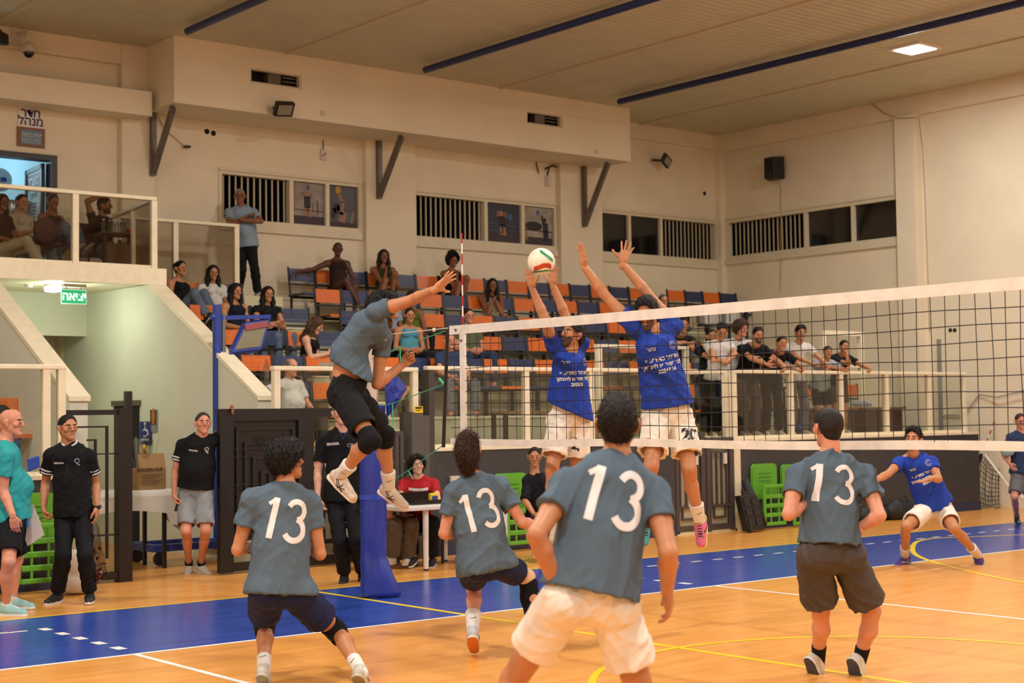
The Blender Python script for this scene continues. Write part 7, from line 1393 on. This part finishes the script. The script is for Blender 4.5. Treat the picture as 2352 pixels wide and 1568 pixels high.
for i in range(46):
    py = 1255+80*rng.rand(); a = rng.rand()*6.28; rr = .075*math.sqrt(rng.rand())*(.6+.4*(py-1250)/90); c = at(217, py, D=13.95)+CR*rr*math.cos(a)+CF*rr*.7*math.sin(a); u = unit(rng.randn(3)); v = unit(np.cross(u, rng.randn(3)))
    MB().obox(c, u*.022, v*.012, np.cross(u, v)*.003).build('wrapper', mat(*[('wrap_red', '8a3a3a'), ('wrap_silver', '7c7c84'), ('wrap_dark', '2a2228'), ('wrap_brown', '9a6a5a')][i % 4], .3), t)
# leaning man
J = px_pose(16.35, dict(pv=(448, 1120, 0), nk=(462, 1000, -.01), hd=(466, 974, -.05), sR=(418, 1022, 0), sL=(494, 1010, .02), hR=(432, 1132, 0), hL=(468, 1132, 0), eR=(402, 1082, '+'), eL=(520, 985, '+'), wR=(400, 1134, '-'), wL=(532, 950, '-'), fR=(408, 1166, -.02), fL=(536, 938, -.12), kR=(427, 1218, '-'), kL=(472, 1218, '-'), aR=(434, 1296, 'g'), aL=(462, 1296, 'g'), tR=(430, 1320, -.15), tL=(482, 1314, -.08)), 1.0)
r = build_person(J, 'heavy man in a black T-shirt and pale denim shorts leaning on the black gate', CR*.38+CU*.2-CF*.85, sc=1.0, fat=.75, tone='rosy', hair='grey', haircol='3a342e', h=.009, hh=.0045, hq=.0042, top=dict(mat=BLACK, hem=.0, sleeve=.62, wr=.006, g=.014, loose=.02), bottom=dict(mat=DEN2, kind='shorts', to=.86, flare=.02, wr=.006), shoes=dict(mats=shoemats('c9c4b0', 'd8d2bc', '5a5a50', 'c4bca0'), sc=1.06), socks=dict(mat=BLACK, len=.1), hands=('flat', 'grip'))
sleeve_stripes(r, J, .62, STW); chest_print(r, 'DIADORA', STW, -.05, .07, .022, nm='brand_print'); c, ux, uy, n = bk(r, .5, 1, .09, .10); put_decal(r, 'topVQ', [stroke(arc(0, 0, .019, 0, 340), .012, .006), stroke([(-.01, -.02), (.02, -.045)], .012, .006)], mat('print_bone', 'a8a49c', .6), c, ux, uy, n, 'chest_badge')
c = at(408, 1158, D=16.25); tag(MB().obox(c, CR*.012-CU*.0, CU*.07+CR*.02, CF*.035).build('mobile_phone', BLK), 'dark mobile phone in the hand of the man leaning on the gate', 'phone')
# referee in black
J = px_pose(15.35, dict(pv=(785, 1142, 0), nk=(788, 985, 0), hd=(783, 950, -.03), sR=(742, 1015, 0), sL=(832, 1015, .02), hR=(768, 1155, 0), hL=(808, 1155, 0), eR=(730, 1082, '+'), eL=(845, 1085, '+'), wR=(730, 1138, '-'), wL=(842, 1140, '-'), fR=(738, 1168, 0), kR=(780, 1240, '-'), kL=(818, 1238, '-'), aR=(791, 1316, 'g'), aL=(832, 1312, 'g'), tR=(786, 1338, -.15), tL=(832, 1334, -.15)), 1.0)
r = build_person(J, 'referee in a black polo and black trousers standing behind the jumping player', CR*.3+CU*.1-CF, sc=1.0, tone='pale', hair='grey', haircol='6a6058', h=.009, hh=.0045, hq=.0042, top=dict(mat=BLACK, hem=.03, sleeve=.68, kind='polo', wr=.007, g=.02, loose=.03), bottom=dict(mat=cloth('black_trousers', '0e0e12', .8), kind='trousers', g=.018, flare=.02), shoes=dict(mats=shoemats('1a1a1c', '121214', '0e0e10', '1c1c1e')))
chest_print(r, 'GIVOVA', STW, -.095, .13, .035, False, .12, 'brand_print', .002); chest_print(r, 'CB', mat('print_lilac', 'a8a0b8', .6), .08, .12, .05, nm='chest_badge'); g = MB(); F = r['frames']; g.tube([J['nk']+F['lft']*.07+F['up']*.03, F['chest']+F['fr']*.14+F['lft']*.01+F['up']*.06, J['nk']-F['lft']*.06+F['up']*.03], .006, 5); g.build('lanyard', mat('lanyard_blue', '2c4590', .6), r['root'])
# girl in red at the table
J = px_pose(17.2, dict(pv=(962, 1195, 0), nk=(962, 1096, .02), hd=(958, 1072, -.02), sR=(926, 1112, 0), sL=(997, 1112, 0), hR=(945, 1198, 0), hL=(980, 1198, 0), eR=(915, 1150, '-'), eL=(1006, 1150, '-'), wR=(930, 1186, '-'), wL=(988, 1158, '-'), fL=(965, 1155, 0), fR=(948, 1196, -.05), kR=(945, 1200, -.42), kL=(995, 1200, -.42), aR=(950, 1276, -.38), aL=(994, 1280, -.30), tR=(945, 1296, -.1), tL=(992, 1298, -.1)), .95)
r = build_person(J, 'girl in a red T-shirt with dark curly hair sitting behind the white table', CR*.3+CU*.3-CF*.9, sc=.95, fem=True, tone='pale', hair='mop', haircol='1f1612', h=.009, hh=.0045, hq=.0042, top=dict(mat=RED, hem=.03, sleeve=.55, g=.012, loose=.01, wr=.005), bottom=dict(mat=BLACK, kind='trousers', g=.02), shoes=dict(mats=SH_B))
c, ux, uy, n = bk(r, .15, 1); put_decal(r, 'topVQ', [stroke([(-.11, .012), (-.04, .0), (.04, .0), (.11, .012)], .03, .01)], STW, c, ux, uy, n, 'chest_stripe')
t = thing('office_chair', 'dark chair under the girl in the red shirt', 'chair', at(965, 1296, Y=4.2)); c = at(965, 1215, D=17.25); MB().box(c[0]-.2, c[0]+.2, c[1]-.2, c[1]+.2, c[2]-.06, c[2]-.02).build('seat', SF, t)
for x in (-.18, .18):
    for y in (-.18, .18): MB().box(c[0]+x-.012, c[0]+x+.012, c[1]+y-.012, c[1]+y+.012, 0, c[2]-.06).build('leg', SF, t)
J = px_pose(17.0, dict(pv=(880, 1196, 0), nk=(860, 1108, .02), hd=(858, 1080, -.02), sR=(838, 1120, 0), sL=(886, 1118, 0), hR=(876, 1200, -.02), hL=(900, 1200, .04), eR=(845, 1160, '-'), eL=(896, 1160, '-'), wR=(880, 1180, '-'), wL=(898, 1172, '-'), kR=(908, 1206, -.42), kL=(946, 1206, -.38), aR=(902, 1278, -.30), aL=(936, 1278, -.22), tR=(890, 1292, -.1), tL=(930, 1292, -.1)), .95)
build_person(J, 'seated person in brown trousers half hidden behind the blue post pad', -CF, sc=.93, tone='tan', hair='short', haircol='1c1512', h=.010, hh=.005, hq=.005, top=dict(mat=cloth('mid_blue', '3f6fae', .8), hem=.03, sleeve=.9, g=.014), bottom=dict(mat=BRNP, kind='trousers', g=.03, flare=.03), shoes=dict(mats=SH_W))
t = thing('office_chair', 'dark chair under the person in brown trousers', 'chair', at(900, 1292, Y=4.2)); c = at(888, 1216, D=17.0); MB().box(c[0]-.2, c[0]+.2, c[1]-.2, c[1]+.2, c[2]-.06, c[2]-.02).build('seat', SF, t)
for x in (-.18, .18):
    for y in (-.18, .18): MB().box(c[0]+x-.012, c[0]+x+.012, c[1]+y-.012, c[1]+y+.012, 0, c[2]-.06).build('leg', SF, t)
J = px_pose(17.6, dict(pv=(1240, 1180, 0), nk=(1228, 1090, .02), hd=(1228, 1050, 0), sR=(1212, 1106, 0), sL=(1256, 1106, 0), hR=(1228, 1186, 0), hL=(1256, 1186, 0), eR=(1206, 1150, '-'), eL=(1266, 1150, '-'), wR=(1226, 1180, '-'), wL=(1252, 1180, '-'), kR=(1226, 1200, -.42), kL=(1262, 1200, -.42), aR=(1230, 1262, -.35), aL=(1258, 1262, -.35)), .9)
build_person(J, 'seated person in black mostly hidden behind the front player, beside the green wall chair', -CF, sc=.93, tone='tan', hair='short', haircol='1c1512', h=.011, hh=.006, hq=.005, top=dict(mat=BLACK, hem=.03, sleeve=.95, g=.016), bottom=dict(mat=BLACK, kind='trousers', g=.02), shoes=dict(mats=SH_W))
# ======== spectators
FH = dict(h=.013, hh=.006, hq=.0055)
BLT = lambda m, **k: dict(mat=m, hem=.03, g=.012, loose=.015, wr=.006, **k)
TR = lambda m, **k: dict(mat=m, kind='trousers', g=.012, wr=.006, **k)
RY = lambda k: 6.95+.75*k+.02
def spect(label, px, py, row, arms, col, legs=None, fwd=(-.25, -1), look=None, lean=0, side=0, sc=.97, y=None, group=None, **k):
    Y_ = 7.0+.75*(row-1)+.16 if y is None else y
    J = seated(px, py, Y_, fwd, arms, legs, lean, sc, side); kw = dict(FH); kw.update(k)
    return build_person(J, label, look if look is not None else (fwd[0]-.1, fwd[1], .02), sc=sc, **kw)
spect('woman with cropped hair in a brown top, one arm along the top row seats', 776, 574, 5, 'spread', 0, 'crossleg', tone='dark', fem=True, hair='buzz', haircol='3a2a1c', top=BLT(BRT, kind='tank'), bottom=dict(mat=BRT, kind='shorts', to=.3))
spect('woman in a green dress, chin on hand and one knee up, top row', 881, 590, 5, 'onechin', 0, 'hug', tone='brown', fem=True, hair='long', haircol='1a100c', top=BLT(GRT, kind='tank'), bottom=dict(mat=GRT, kind='shorts', to=.5))
spect('woman with high curly hair in a black strap top, one knee up, top row', 1040, 600, 5, 'onechin', 0, 'hug', fwd=(-.05, -1), tone='brown', fem=True, hair='afro', haircol='120d0b', top=BLT(BLACK, kind='tank'), bottom=dict(mat=BLACK, kind='shorts', to=.35))
spect('long haired woman in a pale top resting her chin on both hands', 1131, 656, 4, 'chin', 0, 'wide', lean=.35, fwd=(-.4, -1), tone='brown', fem=True, hair='long', haircol='140e0c', top=BLT(CRM, kind='tank'), bottom=dict(mat=BEI, kind='shorts', to=.6))
spect('woman whose head shows just above the spiking player, third row', 890, 684, 3, 'lap', 0, tone='brown', fem=True, hair='bun', haircol='1a120e', top=BLT(LBL), bottom=TR(BLACK))
spect('woman in an olive strapless top behind the woman in sky blue', 944, 686, 3, 'lap', 0, tone='brown', fem=True, hair='bun', haircol='1a120e', top=BLT(OLV, kind='tank'), bottom=TR(BLACK))
spect('woman in a sky blue tank top with her dark hair tied back, second row', 941, 726, 2, 'lap', 0, lean=.1, tone='tan', fem=True, hair='bun', haircol='17110e', top=BLT(SKY, kind='tank'), bottom=TR(BLACK))
spect('man in glasses and a khaki T-shirt sitting behind the net corner', 1077, 727, 2, 'lap', 0, 'wide', tone='rosy', hair='buzz', haircol='2a221c', glasses=True, top=BLT(KHK), bottom=TR(NVB), fat=.3)
spect('grey haired man in a dusky blue shirt seated behind the net cords', 1034, 784, 1, 'knees', 0, 'wide', tone='rosy', hair='grey', haircol='6f675c', top=BLT(NVB), bottom=TR(GRS), fat=.2)
spect('girl with long black hair in a navy tank top, hands on her lap', 541, 670, 3, 'lap', 0, fwd=(.15, -1), look=(.2, -1, -.05), tone='tan', fem=True, hair='long', haircol='100c0c', top=BLT(cloth('ink_navy', '141828', .85), kind='tank'), bottom=TR(DEN), h=.011)
spect('girl with long black hair in a black cap sleeve top, arms crossed, left block', 615, 677, 3, 'cross', 0, fwd=(.0, -1), tone='tan', fem=True, hair='long', haircol='100c0c', top=BLT(BLACK, sleeve=.25), bottom=TR(DEN), h=.011)
spect('girl with tied black hair and tank top, jeans up on the seat in front', 414, 618, 4, 'lap', 0, 'up', fwd=(.35, -1), look=(.3, -1, .1), tone='tan', fem=True, hair='bun', haircol='120e0d', top=BLT(BLACK, kind='tank'), bottom=TR(DEN, flare=.04), shoes=dict(mats=SH_B), h=.011)
spect('long haired girl in a white shirt beside the girl with her feet up', 489, 628, 4, 'lap', 0, fwd=(-.1, -1), tone='tan', fem=True, hair='long', haircol='140f0e', top=BLT(WSH, sleeve=.5), bottom=TR(DGREY), h=.011)
r = spect('girl with very long light brown hair looking down at her phone', 726, 748, 1, 'phone', 0, fwd=(.75, -.8), look=(.75, -.75, -.6), lean=.28, y=7.55, tone='pale', fem=True, hair='long', haircol='4a3320', top=BLT(BLACK, kind='tank'), bottom=TR(BEI), h=.010, hh=.0055)
F = r['frames']; T = SDF(.010); hd = F['J']['hd']; b0 = hd-F['face']*.07; down = np.array((0, 0, -1.)); T.cap(b0, b0+down*.30-F['face']*.06, .085, .095, F['face'], 1.3, sm=.03); T.cap(b0+down*.30-F['face']*.06, b0+down*.52-F['face']*.02, .09, .05, F['face'], 1.4, sm=.03); V, Q = T.run(curls(.005, .03, 3)); mesh_obj('hair_length', V, Q, hairm('5e4222'), r['root'])
c = (F['J']['fL']+F['J']['fR'])/2; tag(MB().obox(c, F['lft']*.038, unit(F['fr']+np.array((0, 0, .8)))*.07, unit(np.cross(F['lft'], unit(F['fr']+np.array((0, 0, .8)))))*.005).build('mobile_phone', mat('phone_green', '4a6a3a', .3)), 'green cased phone in the hands of the girl with light brown hair', 'phone')
r = spect('bald elderly man in a white shirt sitting behind the front glass railing', 668, 845, 0, 'spread', 0, fwd=(.15, -1), look=(.2, -1, .0), y=6.45, tone='rosy', hair='balding', haircol='8a8078', top=BLT(WSH, sleeve=.7), bottom=TR(DGREY), fat=.35, h=.010, hh=.005)
spect('grey haired man in glasses in the upper right of the stand', 1523, 692, 3, 'chin', 0, tone='rosy', hair='grey', haircol='6a625a', glasses=True, top=BLT(LBL), bottom=TR(GRS))
# balcony
spect('woman with dark curly hair and cream trousers at the left edge of the balcony', 4, 466, 0, 'lap', 0, 'crossleg', fwd=(.5, -1), y=9.9, tone='brown', fem=True, hair='long', haircol='1a0f0c', top=BLT(BRT), bottom=TR(CRM, flare=.05))
spect('woman in a cream top and jeans on the balcony', 50, 466, 0, 'phone', 0, 'crossleg', fwd=(.3, -1), y=10.2, tone='tan', fem=True, hair='bun', haircol='2a1c14', top=BLT(CRM), bottom=TR(DEN), shoes=dict(mats=SH_Y))
spect('smiling woman behind the maroon chair on the balcony', 121, 466, 0, 'lap', 0, 'up', fwd=(.3, -1), y=10.2, tone='brown', fem=True, hair='bun', haircol='1a120e', top=BLT(BRT, kind='tank'), bottom=TR(DEN), shoes=dict(mats=SH_Y))
J = seated(240, 474, 10.15, (.25, -1), 'lap', 'wide', 0, 1.0)
J['eR'] = at(200, 462, Y=10.1); J['wR'] = at(234, 449, Y=10.0); J['fR'] = at(248, 454, Y=10.02)
build_person(J, 'bearded man in a black T-shirt on the balcony with a hand on his head', (.75, -.7, .0), sc=1.0, tone='brown', hair='short', haircol='17110e', beard=1, glasses=True, h=.011, hh=.0055, hq=.005, top=BLT(BLACK, sleeve=.45), bottom=dict(mat=GRS, kind='shorts', to=.8), shoes=dict(mats=SH_B), fat=.15)
# standing man in pale blue
J = px_pose(depth_of(at(565, 560, Y=10.2)), dict(pv=(566, 562, 0), nk=(555, 475, 0), hd=(551, 452, -.03), sR=(527, 487, 0), sL=(583, 488, .02), hR=(553, 570, 0), hL=(576, 570, 0), eR=(526, 515, '-'), eL=(600, 508, '-'), wR=(562, 500, '-'), wL=(560, 506, '-'), fR=(580, 487, 0), fL=(540, 503, 0), kR=(556, 618, '-'), kL=(585, 618, '-'), aR=(548, 665, .0), aL=(592, 672, -.05), tR=(545, 680, -.15), tL=(606, 684, -.12)), .97)
r = build_person(J, 'grey haired man in pale blue shirt standing with folded arms by the barred window', CR*.15+CU*.05-CF, sc=.98, fat=.55, tone='brown', hair='grey', haircol='8a857c', glasses=True, h=.011, hh=.0055, hq=.005, top=dict(mat=LBL, hem=.04, g=.014, loose=.02, sleeve=.6, wr=.005), bottom=TR(BLACK), shoes=dict(mats=SH_Y))
# boys at the railing
def railboy(label, px, py, tm, bm_, hair, hc='120d0c', lean=.35, fwd=(-.45, -1), yy=4.95, look=None, side=0, arms='rail', bkind='trousers', sleeve=.6, tone='tan', beard=0, zf=1.29, **k):
    J, H_ = rail_pose(px, py, yy, fwd, lean, 1.0, arms, zf, side)
    if 'J' in k:
        for kk, vv in k.pop('J').items(): J[kk] = vv
    kw = dict(h=.012, hh=.0055, hq=.005); kw.update(k)
    return build_person(J, label, look or (-.55, -1, -.02), sc=min(1, H_), tone=tone, hair=hair, haircol=hc, beard=beard, top=dict(mat=tm, hem=.06, g=.018, loose=.04, sleeve=sleeve, wr=.007), bottom=dict(mat=bm_, kind=bkind, g=.018, to=.8, flare=.02), shoes=dict(mats=SH_W), **kw)
railboy('boy in a black T-shirt leaning on the higher railing, leftmost of the standing boys', 1569, 748, BLACK, BLACK, 'fade', yy=6.0, lean=.3, J=dict(eR=at(1548, 790, Y=5.85), wR=at(1572, 786, Y=5.75), fR=at(1592, 790, Y=5.7), eL=at(1590, 800, Y=5.85), wL=at(1582, 792, Y=5.72), fL=at(1600, 805, Y=5.68)))
railboy('bearded young man in a black T-shirt and dark headband at the railing', 1634, 774, BLACK, BLACK, 'buzz', beard=1, lean=.1, yy=5.15, J=dict(eL=at(1650, 830, Y=5.2), wL=at(1655, 832, Y=5.0)))
railboy('young man in a white T-shirt with black stripes looking down at his phone', 1658, 760, WSH, BLACK, 'fade', lean=.15, yy=4.9, look=(-.6, -.8, -.55), J=dict(eL=at(1688, 812, Y=4.8), wL=at(1668, 832, Y=4.72), fL=at(1655, 826, Y=4.7), eR=at(1636, 812, Y=4.8), wR=at(1638, 830, Y=4.7), fR=at(1652, 826, Y=4.66)))
railboy('curly light haired boy in a white T-shirt behind the others at the railing', 1702, 756, WSH, DGREY, 'mop', '4a3424', lean=.25, yy=5.2, tone='rosy', look=(.1, -1, -.1))
railboy('young man with a short beard in a black T-shirt leaning over the railing', 1741, 772, BLACK, DGREY, 'fade', beard=2, lean=.55, yy=4.8)
railboy('boy in a black T-shirt with folded arms leaning low over the railing', 1796, 790, BLACK, BLACK, 'short', lean=.6, yy=4.72)
railboy('tall boy in a white T-shirt and grey trousers at the railing', 1839, 766, WSH, GRS, 'thick', lean=.2, yy=4.9)
railboy('small boy in a pale blue T-shirt and dark shorts leaning on the railing', 1901, 810, cloth('ice_blue', '9aa6a8', .85), BLACK, 'short', lean=.4, yy=4.75, bkind='shorts')
railboy('small boy in a black shirt at the railing, hand over his mouth', 1939, 797, BLACK, DGREY, 'short', lean=.35, yy=4.85, bkind='shorts', J=dict(eR=at(1950, 836, Y=4.6), wR=at(1944, 812, Y=4.62), fR=at(1938, 803, Y=4.66)))
for k_ in list(protos.values()): pass
